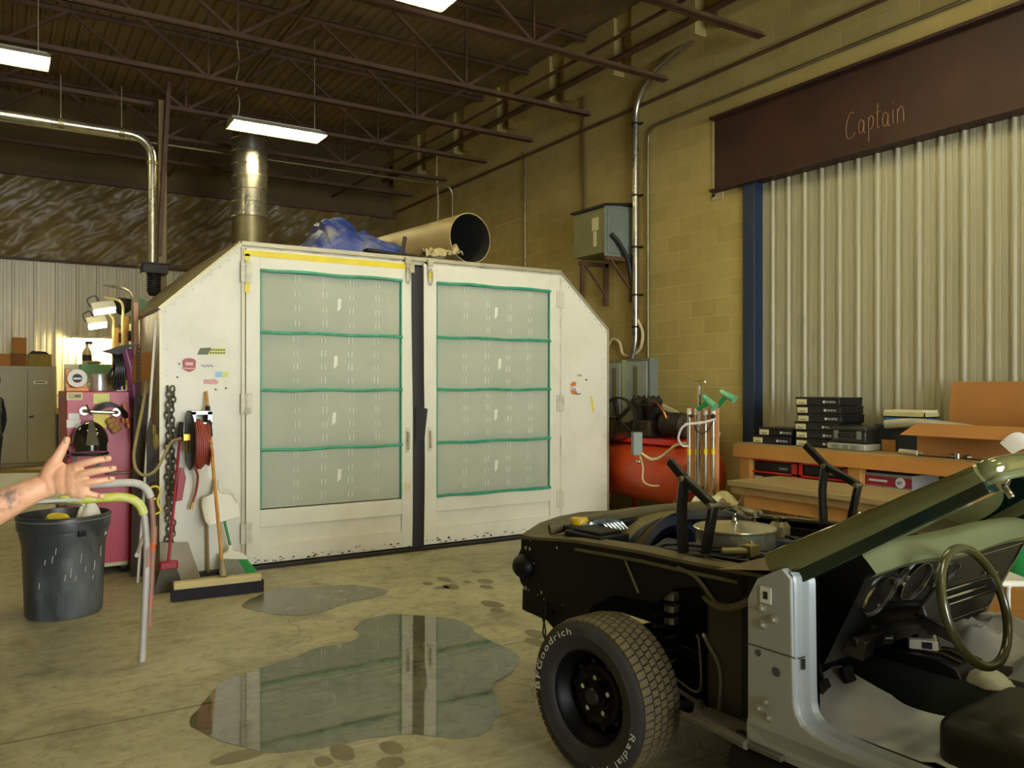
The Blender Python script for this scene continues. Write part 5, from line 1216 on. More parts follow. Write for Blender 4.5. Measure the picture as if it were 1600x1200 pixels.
# back corner behind the red cabinet
t = thing('green_cabinet', 'sea green cabinet standing behind the red cabinet', 'cabinet', (1.0, 11.0, 0))
gx0, gx1 = at(126, 580, Y=10.6).x, at(182, 580, Y=10.6).x; gz = at(150, 569, Y=10.6).z
part('body', MB().bx(gx0, gx1, 10.6, 11.1, 0, gz), P('sea_green_enamel', (112, 160, 118), .45), t, bevel=.005)
part('door', MB().bx(gx0 + .02, gx1 - .02, 10.59, 10.6, .1, gz - .12), P('sea_green_enamel', (112, 160, 118), .45), t, bevel=.003)
solo('whiteboard', MB().bx(gx0 - .16, gx0 - .01, 10.7, 10.75, 0, gz), m_paper, 'white board standing at the left of the sea green cabinet', 'board', smooth=0)
q = at(136, 568, Y=10.75)
t = thing('spray_bottle', 'spray bottle standing on the sea green cabinet', 'spray bottle', (q.x, 10.75, gz))
part('bottle', MB().lathe([(0, gz), (.05, gz), (.052, gz + .02), (.05, gz + .14), (.02, gz + .20), (.016, gz + .235), (0, gz + .235)], (q.x, 10.75, 0), (0, 0, 1), 18), P('cloudy_bottle', (190, 176, 120), .3), t)
b = MB().bx(q.x - .02, q.x + .06, 10.74, 10.77, gz + .235, gz + .27); b.tube([(q.x + .03, 10.755, gz + .24), (q.x + .06, 10.755, gz + .21), (q.x + .055, 10.755, gz + .18)], .006, 6); part('trigger', b, m_darksteel, t)
part('label', MB().lathe([(.0525, gz + .04), (.0525, gz + .11)], (q.x, 10.75, 0), (0, 0, 1), 18, caps=False), m_ink, t)
q = at(147, 566, Y=10.7); solo('rag', MB().ell((q.x, 10.7, gz + .02), (.08, .05, .022)), P('grey_rag', (140, 126, 88), .9), 'small crumpled rag beside the spray bottle', 'rag')
# wall-hung bench light over the back corner
lx0, lx1, lz = at(112, 528, Y=15.2).x, 2.05, at(112, 530, Y=15.2).z
t = thing('bench_light', 'lit strip light on the back wall behind the sea green cabinet', 'wall light', ((lx0 + lx1) / 2, 15.25, lz))
part('housing', MB().bx(lx0, lx1, 15.2, 15.44, lz + .02, lz + .06), m_reflector, t, bevel=.003)
part('tube', MB().cyl((lx0 + .03, 15.28, lz), (lx1 - .03, 15.28, lz), .02, n=10), EMIT('bench_tube', (255, 234, 176), 150), t)
for x in (lx0 + .1, lx1 - .1): part('wire', MB().cyl((x, 15.3, lz + .06), (x, 15.42, lz + .3), .004, n=5), m_oxidewire, t)
# curing lamps on bent arms with timber posts
for (hx, hy, hw, lab, Y_) in ((162, 484, .19, 'upper lit work lamp on a bent pale arm above the red cabinet', 8.9), (151, 507, .165, 'lower lit work lamp on a bent pale arm above the red cabinet', 9.3)):
    c = at(hx, hy, Y=Y_); xp = at(196 if hy < 490 else 181, 540, Y=Y_).x; zp_ = at(0, 452 + (0 if hy < 490 else 42), Y=Y_).z
    zp_ = at(hx, hy - 16, Y=Y_).z
    t = thing('work_lamp', lab, 'work lamp', (xp, Y_, 0))
    part('post', MB().bx(xp - .03, xp + .035, Y_ + .02, Y_ + .07, 0, at(0, 485 if hy < 490 else 505, Y=Y_).z), P('honey_wood', (206, 160, 76), .5, 0, .1, 3, stretch=(4, 4, .5)), t, bevel=.004)
    part('arm', MB().tube(bend([V((xp - .02, Y_, 1.0)), V((xp - .02, Y_, zp_)), V((c.x, Y_, zp_ + .02))], .22, 8), .013, 8), P('cream_pipe', (214, 200, 140), .35, .3), t)
    rot = Matrix.Rotation(R(-12), 4, 'Y') @ Matrix.Rotation(R(38), 4, 'X')
    part('head', MB().box(c + V((0, .02, .035)), (hw + .02, .12, .05), rot), m_whiteplastic, t, bevel=.01)
    part('lit_face', MB().box(c, (hw, .13, .012), rot), EMIT('lamp_face', (255, 240, 196), 22), t, smooth=0)
    part('hook', MB().tube(catmull([c + V((-hw * .6, 0, .02)), c + V((-hw * .75, 0, .09)), c + V((-hw * .4, 0, .13)), c + V((-hw * .2, 0, .08))], 4), .006, 6), m_darksteel, t)
    part('clamp', MB().box((xp, Y_, 1.95), (.07, .06, .05)).box((xp + .04, Y_, 2.1), (.03, .04, .1)), m_darksteel, t, bevel=.004)
xp = at(207, 500, Y=8.45).x; zt_ = at(206, 452, Y=8.45).z
t = thing('arm_stand', 'tall unlit bent pipe arm on a timber post left of the booth', 'pipe stand', (xp, 8.45, 0))
part('arm', MB().tube(bend([V((xp, 8.45, .8)), V((xp, 8.45, zt_)), V((at(161, 452, Y=8.45).x, 8.45, zt_ + .02))], .2, 8), .011, 8), m_galv, t)
part('post', MB().bx(xp + .005, xp + .055, 8.46, 8.52, 0, at(214, 472, Y=8.45).z), m_handle, t, bevel=.004)
solo('green_board', MB().prism([(0, 0), (.34, 0), (.34, .05), (.02, .26), (0, .26)], (at(216, 520, Y=9.5).x, 9.5, at(216, 502, Y=9.5).z), (1, 0, 0), (0, 0, 1), (0, .02, 0)), P('teal_sheet', (96, 128, 100), .5, 0, .2, 4), 'teal sheet standing behind the sloped booth roof edge', 'sheet', smooth=0)
solo('hanging_lamp', MB().lathe([(.02, 0), (.09, .05), (.12, .16), (.11, .17), (.0, .10)], (at(190, 490, Y=9.6).x, 9.6, at(190, 492, Y=9.6).z), (0, 0, 1), 18), m_darksteel, 'unlit dark lamp behind the timber posts', 'lamp')
# grey locker with boxes on top
LY = 14.5; lx0, lx1 = at(-40, 600, Y=LY).x, at(88, 600, Y=LY).x; lz0, lz1 = at(50, 728, Y=LY).z, at(50, 572, Y=LY).z
lm = at(43, 600, Y=LY).x
t = thing('locker', 'grey two door steel locker against the back wall', 'locker', ((lx0 + lx1) / 2, LY + .25, lz0))
m_lock = P('locker_grey', (164, 160, 138), .45, .0, .06, 2)
part('body', MB().bx(lx0, lx1, LY, LY + .5, lz0, lz1), m_lock, t, bevel=.006)
dd = None
for x0, x1 in ((lx0 + .02, lm - .005), (lm + .005, lx1 - .025)):
    d = part('door', MB().bx(x0, x1, LY - .02, LY, lz0 + .05, lz1 - .05), m_lock, t, bevel=.004); dd = d
q = at(49, 651, Y=LY - .03); part('handle', MB().box(q, (.06, .03, .022), (0, -.3, 0)), m_black, dd, bevel=.004)
a = at(52, 595, Y=LY - .02); c = at(74, 600, Y=LY - .02); part('name_plate', MB().bx(a.x, c.x, LY - .024, LY - .02, c.z, a.z), m_paper, dd, smooth=0)
part('name_print', MB().bx(a.x + .03, c.x - .03, LY - .0255, LY - .024, c.z + .018, c.z + .034), m_ink, dd, smooth=0)
solo('platform', MB().bx(lx0 - .8, lx1 + .3, LY - .6, YB - .08, 0.001, lz0 - .001), m_woodgrey, 'low plank platform under the grey locker', 'platform', bevel=.004)
for (x0, x1, y0, y1, m_, lab) in ((-30, 17, 552, 571, m_card, 'long low carton at the left on top of the locker'), (17, 42, 552, 571, P('dark_card', (128, 84, 36), .8), 'dark carton on the locker under the top carton'), (19, 42, 527, 551.5, m_card, 'small cube carton stacked topmost on the locker'), (43, 81, 553, 571, P('khaki_card', (150, 126, 62), .8), 'khaki carton with open lid on the right of the locker')):
    a = at(x0, y0, Y=LY + .1); c = at(x1, y1, Y=LY + .1); 
    zz0 = lz1 + .001 if y1 > 560 else at(0, 552, Y=LY + .1).z + .002
    tt = thing('carton', lab, 'carton', ((a.x + c.x) / 2, LY + .25, zz0), group='cartons on the locker')
    part('box', MB().bx(a.x + .003, c.x - .003, LY + .1, LY + .38, zz0, a.z), m_, tt, bevel=.003)
    part('flap', MB().prism([(0, 0), (c.x - a.x - .02, 0), (c.x - a.x - .08, .05), (.06, .06)], (a.x + .01, LY + .37, a.z), (1, 0, 0), (0, .3, 1), (0, .004, 0)) if x0 == 43 else MB().bx(a.x + .01, c.x - .01, LY + .225, LY + .255, a.z, a.z + .001), m_darksteel if x0 == 43 else m_clear, tt, smooth=0)
b = MB().tube([at(92, 620, Y=14.8), at(101, 620, Y=14.8)], .012, 6); b.bx(at(92, 620, Y=14.8).x - .02, at(92, 0, Y=14.8).x + .0, 14.78, 15.4, at(0, 621, Y=14.8).z, at(0, 617, Y=14.8).z)
solo('shelf_bar', b, m_label, 'pale bar fixed to the back wall right of the locker', 'bar', smooth=0)
solo('stacked_bin', MB().bx(at(90, 690, Y=12.0).x, at(103, 690, Y=12).x, 12.0, 12.4, 0, at(95, 655, Y=12).z).bx(at(90, 690, Y=12.0).x - .005, at(103, 690, Y=12).x + .01, 11.99, 12.41, at(95, 655, Y=12).z, at(95, 647, Y=12).z), m_black, 'dark bin between the locker and the red cabinet', 'bin', bevel=.004)
solo('yellow_box', MB().bx(at(90, 655, Y=12.0).x, at(101, 655, Y=12).x, 12.02, 12.2, at(95, 647, Y=12).z + .001, at(95, 641, Y=12).z + .03), m_yellow, 'small yellow box on the dark bin beside the red cabinet', 'box', bevel=.003)

# =================================================================== dustbin
cb = at(100, 958, Z=0.0); cb = V((.42, 6.62, 0)); r_ = .285
t = thing('trash_bin', 'big black plastic trash bin with scratched sides and grey lining', 'trash bin', tuple(cb))
m_bin = P('scratched_black_plastic', (60, 64, 66), .36, 0, .3, 3, dirt=(150, 156, 154), dirt_amt=.5, dscale=2.2, stretch=(1, 1, .5))
H_ = .705
pf = [(0, 0.001), (.232, 0.001), (.245, .02), (.258, .38), (.264, .50), (.282, .58), (.282, .60), (.290, .60), (.296, .62), (.296, .675), (.302, .68), (.302, H_ - .01), (.296, H_), (.284, H_), (.278, .62), (.25, .45), (.22, .3), (0, .3)]
part('bucket', MB().lathe(pf, cb, (0, 0, 1), 48), m_bin, t)
part('rim_line', MB().lathe([(.3015, .675), (.3035, .678), (.3015, .681)], cb, (0, 0, 1), 48, caps=False), P('worn_rim', (150, 150, 130), .5), t)
fv = V((-.45, -.9, 0)).normalized()
q = cb + V((.09, -.29, .595)); part('grip_tab', MB().box(q, (.05, .03, .04), (0, 0, .3)), m_black, t, bevel=.005)
for k in range(12):
    b = MB(); a = R(-130 + 8 * k + 6 * rnd.random()); z0 = .22 + .25 * rnd.random(); rr_ = .25 + (z0 / .42) * .014 + .004
    b.beam(cb + V((rr_ * math.cos(a), rr_ * math.sin(a), z0)), cb + V(((rr_ + .002) * math.cos(a + .02), (rr_ + .002) * math.sin(a + .02), z0 + .03 + .04 * rnd.random())), .005, .002)
    part('paint_drip', b, P('pale_drips', (176, 172, 160), .6), t, smooth=0)
solo('white_bag', MB().grid(lambda u, v: cb + V((.06 + .2 * u, -.12 + .25 * v, .56 + .22 * math.sin(PI * u) ** .6 * math.sin(PI * v) ** .6 + .05 * noise.noise(V((u * 5, v * 5, 3))))), 14, 14), m_paper, 'crumpled white paper sticking out of the trash bin', 'paper', smooth=30)
solo('yellow_disc', MB().lathe([(0, .0), (.07, .0), (.085, -.03), (.06, -.06), (0, -.07)], cb + V((-.04, -.06, .69)), (.1, -.3, 1), 20), m_yellow, 'yellow tape roll lying on the rubbish in the trash bin', 'tape roll')
solo('rubbish', MB().grid(lambda u, v: cb + V((.26 * (u - .5) * 1.6, .26 * (v - .5) * 1.6, .55 + .12 * abs(noise.noise(V((u * 6, v * 6, 1)))) + .05 * (1 - abs(u - .5) * 2))), 16, 16), P('grey_rubbish', (120, 112, 86), .8, 0, .5, 12), 'mixed grey rubbish filling the trash bin', 'rubbish', kind='stuff', smooth=25)
# =================================================================== bent tube stand with a grey panel lying on it
t = thing('tube_stand', 'bent steel tube stand wrapped in yellow and white tape holding a panel', 'stand', (.5, 5.5, 0))
m_tubeg = P('galvanised_tube', (182, 178, 170), .45, .15, .15, 8); m_tubep = P('pinkish_primed_tube', (164, 128, 112), .5, .1, .2, 9, dirt=(190, 90, 60), dirt_amt=.7, dscale=9)
m_tapey = P('lime_tape', (206, 210, 66), .5, 0, .2, 12, dirt=(222, 220, 200), dirt_amt=.8, dscale=12); m_tapew = P('white_tape', (206, 204, 194), .6, 0, .1, 14)
for (px, pyb, d, tapem, xl, lab) in ((222, 1033, 4.79, m_tapey, -.9, 0), (233, 978, 5.5, m_tapew, -.9, 1)):
    foot = at(px, pyb, Z=0.0); zt_ = .965
    top = at(160, 778 if lab == 0 else 752, d=d); ztop_ = .965
    el = bend([V((xl, foot.y + .05, ztop_)), V((foot.x - .0, foot.y, ztop_)), V((foot.x + .03, foot.y, ztop_ - .30)), V((foot.x, foot.y, 0))], .22, 9)
    tb = part('leg_tube', MB().tube(el, .019, 12), m_tubeg if lab == 0 else m_tubep, t)
    k0 = [i for i, p in enumerate(el) if p.x > foot.x - .36]
    part('tape_wrap', MB().tube([V((foot.x - .42, foot.y + .01, ztop_))] + [el[i] for i in k0 if el[i].z > ztop_ - .13], .026, 12), tapem, t)
    part('primer_patch', MB().cyl(V((foot.x + .028, foot.y, ztop_ - .42)), V((foot.x + .031, foot.y, ztop_ - .30)), .0205, n=12), m_tubep, t)
    part('orange_band', MB().cyl(V((foot.x + .02, foot.y, .50)), V((foot.x + .024, foot.y, .56)), .0205, n=12), P('orange_band', (214, 96, 40), .5), t) if lab == 1 else None
    part('far_leg', MB().tube([V((xl, foot.y + .05, ztop_)), V((xl, foot.y + .05, 0))], .019, 12), m_tubeg, t)
part('cross_bar', MB().tube([V((.70, 5.2, .62)), V((.85, 5.95, .62))], .012, 8), m_tubeg, t)
def pan(u, v):
    x = -1.1 + 1.52 * u; y = 5.14 + 1.45 * v
    return V((x, y, .995 + .02 * math.sin(PI * u) - .03 * (1 - v) ** 6 - .02 * max(0, u - .9) * 10))
mb = MB().grid(pan, 24, 12); n0 = len(mb.v); 
mb.grid(lambda u, v: pan(u, v) - V((0, 0, .012)), 24, 12); mb.bx(-1.1, .42, 5.13, 5.145, .968, .985)
solo('body_panel', mb, P('pale_grey_primer', (178, 180, 158), .5, 0, .05, 2), 'pale grey car panel lying on the bent tube stand', 'car panel', smooth=40)
# =================================================================== the car (stripped convertible under restoration); local u right, v forward, z up
car = thing('car', 'stripped dark green convertible car without hood, front fenders and doors', 'car', tuple(CAR_O), CAR_A)
m_blk = P('satin_black_metal', (6, 6, 6), .5, .0, .25, 5, spec=.25)
m_blkd = P('dusty_black_top', (92, 83, 50), .6, .05, .3, 4, dirt=(28, 26, 20), dirt_amt=.45, dscale=4)
m_prim = P('grey_primer', (158, 162, 154), .45, .05, .04, 2)
m_paint = P('green_paint_reflection_tone', (108, 110, 68), .08, .2, .1, 2, coat=1.0)  # dark green body paint; reflection of the yellow wall put into a lighter olive base
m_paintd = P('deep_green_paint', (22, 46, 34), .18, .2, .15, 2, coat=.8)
m_vinyl = P('green_dash_vinyl', (104, 110, 74), .36, 0, .06, 3)
m_dash = P('black_dash', (20, 20, 17), .4, 0, .15, 12)
m_carpet = P('dark_green_carpet', (16, 26, 18), .95, 0, .3, 60, bump=.3, bscale=200)
m_seat = P('olive_black_vinyl', (34, 34, 22), .5, 0, .12, 5)
m_navy = P('navy_engine_paint', (28, 38, 64), .45, .1, .15, 5)
def cp(name, mb, mat, lab=None, parent=None, **kw): return part(name, mb, mat, parent or car, label=lab, local=True, **kw)
# ---- wheels
m_tire = P('tyre_rubber', (40, 39, 36), .7, 0, .15, 10, dirt=(76, 70, 50), dirt_amt=.3, dscale=6)
m_tread = P('dusty_tyre_tread', (92, 82, 52), .85, 0, .25, 10, dirt=(60, 54, 38), dirt_amt=.5, dscale=9)
def wheel(u, v, steer, side, letters):
    """side -1 = left of the car: outer face points to -u"""
    RT, W2 = .324, .118
    root = bpy.data.objects.new('wheel', None); COL.objects.link(root); root.parent = car
    root.location = (u, v, RT - .008); root.rotation_euler = (0, 0, steer + (0 if side < 0 else PI))
    ax = V((-1, 0, 0))
    def lp_(name, mb, mat, lab=None, **kw):
        o = part(name, mb, mat, root, label=lab, local=True, **kw); return o
    K = RT / .336
    pf = [(.205, -.10), (.215, -.115), (.255, -.124), (.30, -.118), (.322, -.10), (.328, -.09), (.328, .09), (.322, .10), (.30, .118), (.275, .123), (.27, .126), (.265, .124), (.235, .119), (.215, .112), (.205, .098)]
    lp_('tire', MB().lathe([(r_ * K, h_) for r_, h_ in pf], (0, 0, 0), ax, 64, caps=False), m_tire, smooth=50)
    b = MB(); N = 64
    for row, (a0, a1, ph) in enumerate(((-.104, -.064, 0), (-.058, -.022, .5), (-.016, .016, 0), (.022, .058, .5), (.064, .104, 0))):
        for k in range(N):
            t0 = 2 * PI * (k + ph) / N; t1 = t0 + 2 * PI / N * .80
            q = []
            for rr in (.326 * K, .337 * K):
                for (aa, tt) in ((a0, t0), (a1, t0 + .018), (a1, t1 + .018), (a0, t1)):
                    r2 = rr - (.008 if (abs(aa) > .09) else 0)
                    q.append(V((-aa, r2 * math.cos(tt), r2 * math.sin(tt))))
            b.add(q, [(3, 2, 1, 0), (4, 5, 6, 7), (0, 1, 5, 4), (1, 2, 6, 5), (2, 3, 7, 6), (3, 0, 4, 7)])
    lp_('tread', b, m_tread, smooth=0)
    b = MB().lathe([(.188, -.10), (.21, -.10), (.214, -.108), (.222, -.108), (.222, -.112)], (0, 0, 0), ax, 48, caps=False)
    b.lathe([(.222, .108), (.214, .112), (.205, .10), (.19, .094), (.186, .07), (.165, .05), (.158, .0), (.145, .012), (.125, .045), (.105, .05), (.085, .03), (.05, .026), (.048, .045), (.0, .05)], (0, 0, 0), ax, 48, caps=False)
    b.lathe([(.19, -.1), (.165, .0)], (0, 0, 0), ax, 48, caps=False)
    lp_('rim', b, m_blk, 'black steel wheel rim', smooth=40)
    b = MB()
    for k in range(10):
        a = 2 * PI * k / 10 + .1
        c = V((-.034, .135 * math.cos(a), .135 * math.sin(a))); b.ell(c, (.006, .014, .014), 10, 6)
    lp_('rim_slot', b, m_rubber)
    for k in range(5):
        a = 2 * PI * k / 5 + .3; c = V((-.030, .075 * math.cos(a), .075 * math.sin(a)))
        lp_('lug_nut', MB().cyl(c, c + V((-.026, 0, 0)), .011, n=6), m_chrome)
    lp_('hub', MB().lathe([(.036, .04), (.036, .075), (.03, .082), (0, .082)], (0, 0, 0), ax, 24), P('hub_metal', (60, 60, 56), .35, .7), smooth=40)
    if letters:
        m_w = P('raised_white_letters', (214, 212, 202), .7, 0, .08, 30)
        b = MB()
        # seen from the outer face (looking along +u) the clock runs with cos -> -v (right of the picture), sin -> up
        def arc_text(txt, clock0, clock1, rad, size):
            gw = []
            for ch in txt:
                vs_, _ = glyphs(ch) if ch != ' ' else ([(0, 0), (.3, 0)], None)
                gw.append(max(p[0] for p in vs_) + .08 if vs_ else .3)
            tot = sum(gw); x = 0
            for ch, g in zip(txt, gw):
                if ch != ' ':
                    mid = x + g / 2; ang = clock0 + (clock1 - clock0) * mid / tot
                    up = V((0, -math.cos(ang), math.sin(ang))); ri = V((0, -math.sin(ang), -math.cos(ang)))
                    o = V((-.1255, 0, 0)) + up * rad
                    vs_, fs = glyphs(ch); sc = abs(clock1 - clock0) * rad / tot * .96
                    b.add([o + ri * (p[0] - (g - .08) / 2) * sc + up * p[1] * size + V((-.0005, 0, 0)) for p in vs_], fs)
                x += g
        arc_text('BFGoodrich', R(188), R(104), .262, .040)
        arc_text('Radial T/A', R(-10), R(-80), .262, .040)
        lp_('raised_lettering', b, m_w, 'white raised tyre lettering', smooth=0)
    return root
wheel(-.765, 0.0, R(5), -1, True)
wheel(.765, 0.0, R(5), 1, False)
wheel(-.765, -2.85, 0, -1, True); wheel(.765, -2.85, 0, 1, False)
# ---- inner fenders: top flange, outer skin with the front bulge and the wheel housing
UL = -.66
def apron(s):
    u0 = s * .66
    outline = [(.72, .85), (.31, .895), (-.11, .915), (-.39, .918), (-.62, .925), (-.80, .935), (-.80, .89), (-.66, .85), (-.56, .80), (-.48, .79), (-.42, .83), (-.30, .80), (-.20, .72), (.05, .70), (.20, .62), (.30, .46), (.38, .46), (.40, .585), (.52, .565), (.68, .57), (.745, .62), (.775, .68), (.775, .74), (.74, .79), (.74, .845)]
    b = MB().prism(outline, (u0, 0, 0), (0, 1, 0), (0, 0, 1), (-s * .012, 0, 0))
    cp('inner_fender', b, m_blk, smooth=0)
    top = [(.74, .853), (.31, .90), (-.11, .92), (-.39, .923), (-.62, .93), (-.82, .94)]
    b = MB()
    for (a, e) in zip(top, top[1:]):
        q = [V((u0 + s * .008, a[0], a[1])), V((u0 - s * .085, a[0], a[1] + .004)), V((u0 - s * .085, e[0], e[1] + .004)), V((u0 + s * .008, e[0], e[1]))]
        b.add(q + [p - V((0, 0, .014)) for p in q], [(0, 1, 2, 3), (7, 6, 5, 4), (0, 4, 5, 1), (1, 5, 6, 2), (2, 6, 7, 3), (3, 7, 4, 0)])
    b.tube([(u0 + s * .004, p[0], p[1] - .045) for p in top[1:-1]], .008, 6)
    cp('fender_flange', b, m_blkd, 'dusty top flange of the inner fender', smooth=0)
    b = MB().ell((u0 + s * .0, .715, .705), (.055, .07, .06), 18, 12); cp('headlamp_bulge', b, m_blk)
    b = MB()
    for (v, z, r_) in ((.70, .80, .010), (.665, .80, .009), (.70, .755, .006), (.63, .735, .005), (.705, .715, .004), (.70, .60, .011), (.675, .595, .006), (.57, .605, .009), (.60, .585, .005), (.55, .575, .005), (.45, .84, .007), (.66, .84, .004)):
        b.lathe([(0, 0), (r_, 0)], (u0 + s * .0022, v, z), (s, 0, 0), 10, caps=False)
    cp('bolt_holes', b, P('pale_hole_light', (170, 160, 116), .7), smooth=0)
    # wheel housing inner wall and engine-side skirt
    b = MB(); b.prism([(.66, .40), (.66, .86), (-.80, .93), (-.80, .40), (-.35, .45), (-.30, .55), (.25, .55), (.30, .42)], (s * .44, 0, 0), (0, 1, 0), (0, 0, 1), (s * .012, 0, 0))
    cp('wheelhouse_wall', b, m_blk, smooth=0)
    b = MB().tube(catmull([(s * .66, -.80, .86), (s * .665, -.70, .84), (s * .665, -.60, .79), (s * .66, -.52, .775), (s * .64, -.44, .79)], 5), .014, 7); cp('fender_brace', b, m_blkd)
    b = MB().tube(catmull([(s * .664, -.32, .885), (s * .668, -.42, .865), (s * .664, -.50, .80), (s * .66, -.54, .775)], 5), .008, 6); cp('skin_bead', b, m_blkd); cp('skin_bead', MB().beam((s * .664, -.02, .86), (s * .664, -.10, .74), .012, .006), m_blkd)
    # frame horn and bumper bracket
    b = MB(); b.beam((s * .46, .95, .47), (s * .46, -.75, .40), .09, .12); cp('frame_rail', b, m_blk, bevel=.01)
    b = MB().prism([(.60, .56), (.40, .56), (.40, .44), (.48, .42), (.56, .46)], (s * .63, 0, 0), (0, 1, 0), (0, 0, 1), (-s * .01, 0, 0)); b.cyl((s * .632, .53, .51), (s * .64, .53, .51), .012, n=10); cp('bumper_bracket', b, m_blk, smooth=0)
    # suspension
    b = MB().beam((s * .40, .13, .46), (s * .66, .0, .40), .04, .03); b.beam((s * .40, -.17, .46), (s * .66, .0, .40), .04, .03); b.beam((s * .36, .2, .26), (s * .68, .0, .24), .06, .04); b.beam((s * .36, -.25, .28), (s * .68, .0, .24), .06, .04)
    cp('control_arm', b, m_blk, bevel=.006)
    b = MB(); h = [V((s * .52 + .05 * math.cos(a), -.12 + .05 * math.sin(a), .36 + .30 * a / (2 * PI * 6))) for a in [2 * PI * k / 14 for k in range(85)]]; b.tube(h, .009, 6); cp('coil_spring', b, m_blk)
    b = MB()
    for k in range(3): z = .61 + .05 * k; b.cyl((s * .54, -.17, z), (s * .54, -.17, z + .026), .03, n=14)
    cp('shock_sleeve', b, P('worn_steel_ring', (120, 120, 116), .3, .8), 'bright steel rings of the shock absorber')
    b = MB().tube(catmull([(s * .58, -.38, .62), (s * .60, -.42, .60), (s * .60, -.48, .52), (s * .60, -.48, .38), (s * .60, -.46, .33), (s * .60, -.38, .35), (s * .62, -.28, .38)], 6), .009, 8); b.tube(catmull([(s * .60, -.36, .62), (s * .60, -.375, .58), (s * .60, -.375, .40), (s * .61, -.25, .42)], 5), .005, 6)
    cp('brake_line', b, P('grey_brake_hose', (116, 116, 110), .4, .4), 'grey bent brake hose')
    b = MB().lathe([(.0, 0), (.14, 0), (.14, .05), (.09, .08), (0, .08)], (s * .68, 0, .328), (-s, 0, 0), 24); cp('brake_drum', b, m_blk)
for s in (-1, 1): apron(s)
# ---- front: radiator support with pointed nose panel
b = MB()
ln = [(-.66, .74, .858), (-.40, .93, .868), (-.20, 1.02, .872), (0, 1.06, .875), (.20, 1.02, .872), (.40, .93, .868), (.66, .74, .858)]
for a, e in zip(ln, ln[1:]):
    q = [V(a), V((a[0], .56, a[2] + .012)), V((e[0], .56, e[2] + .012)), V(e)]
    b.add(q + [p - V((0, 0, .02)) for p in q], [(0, 1, 2, 3), (7, 6, 5, 4), (0, 4, 5, 1), (1, 5, 6, 2), (2, 6, 7, 3), (3, 7, 4, 0)])
cp('nose_panel', b, m_blkd, smooth=0)
b = MB()
for a, e in zip(ln, ln[1:]):
    q = [V(a), V(e), V((e[0], e[1] - .03, e[2] - .22)), V((a[0], a[1] - .03, a[2] - .22))]
    b.add(q + [p - V((0, .015, 0)) for p in q], [(0, 1, 2, 3), (7, 6, 5, 4), (0, 4, 5, 1), (1, 5, 6, 2), (2, 6, 7, 3), (3, 7, 4, 0)])
cp('grille_support', b, m_blk, smooth=0)
cp('radiator', MB().bx(-.36, .36, .47, .54, .46, .90), m_blk, bevel=.006)
b = MB().bx(-.56, .56, .455, .56, .895, .925); cp('radiator_cover', b, m_blk, bevel=.008)
q = cpx(905, 817, z=.93)
b = MB().lathe([(0, .03), (.04, .03), (.045, .02), (.045, .0), (.03, -.02), (.03, -.06)], (q.x, q.y, .925), (0, 0, 1), 20, caps=False); cp('radiator_cap', b, P('yellow_cap', (220, 180, 30), .4), 'yellow radiator cap')
b = MB(); rn2 = random.Random(3)
for k in range(6):
    x = q.x + .03 + .022 * k; b.tube(catmull([(x, q.y - .04, .89), (x + .01, q.y - .06, .93 + .02 * rn2.random()), (x + .03, q.y - .10, .935), (x + .05, q.y - .14, .90)], 4), .008, 6)
b.ell((q.x + .02, q.y - .06, .915), (.05, .04, .03), 10, 7)
cp('foil_wrap', b, P('blue_silver_foil', (150, 172, 196), .2, .8, .2, 14), 'crinkled blue silver foil and pipes beside the radiator cap', smooth=20)
q = cpx(866, 832, z=.868); b = MB().cyl(q, q + V((0, 0, .03)), .005, n=8).cyl(q + V((0, 0, .028)), q + V((0, 0, .036)), .018, n=12); cp('rubber_bumper', b, m_black)
b = MB(); b.tube(catmull([(-.63, .60, .57), (-.635, .605, .50), (-.63, .58, .42), (-.63, .585, .37)], 4), .004, 5); b.tube(catmull([(-.63, .57, .57), (-.64, .57, .48), (-.63, .60, .40), (-.63, .58, .37)], 4), .004, 5); cp('dangling_wire', b, m_rubber)
# ---- hump between nose and engine, fan shroud
def hump(u, v):
    uu = -.30 + .75 * u; vv = .58 + .55 * (1 - v) - .25
    return V((uu, .24 + .62 * v - .28 * 0, .90 + .055 * math.sin(PI * min(1, v * 1.0)) * math.sin(PI * u)))
def shroud(u, v):
    a = PI * u; rr = .25 - .03 * v
    return V((.0 + rr * 1.25 * math.cos(a), .34 + .13 * v, .72 + (rr - .02) * math.sin(a)))
cp('fan_shroud', MB().grid(shroud, 24, 4), m_navy, smooth=60)
def dome(u, v):
    a = PI * u; k = v ** 1.4
    return V((.06 + (.31 + .16 * v) * math.cos(a), .33 + .27 * v, .72 + (.245 - .05 * k) * math.sin(a) ** (1 - .3 * v)))
cp('shroud_cover', MB().grid(dome, 24, 8), P('dusty_olive_cover', (104, 92, 54), .5, .05, .3, 4, dirt=(40, 36, 26), dirt_amt=.5, dscale=4), 'dusty olive arched cover over the fan', smooth=70)
cp('crossmember', MB().bx(-.44, .44, -.40, .34, .20, .44), m_blk, bevel=.02)
b = MB().lathe([(.18, .35), (.22, .33), (.27, .36), (.24, .40), (.18, .40)], (0, 0, .68), (0, 1, 0), 30, caps=False); cp('shroud_ring', b, m_navy)
b = MB()
for k in range(5):
    a = 2 * PI * k / 5; b.beam((0, .33, .68), (.2 * math.cos(a), .33, .68 + .2 * math.sin(a)), .06, .01, (0, 1, .5))
cp('fan', b, m_black, smooth=0)
b = MB().tube(catmull([(-.05, .42, .90), (.10, .36, .93), (.28, .26, .925), (.34, .12, .90)], 6), .035, 10); cp('radiator_hose', b, m_rubber)
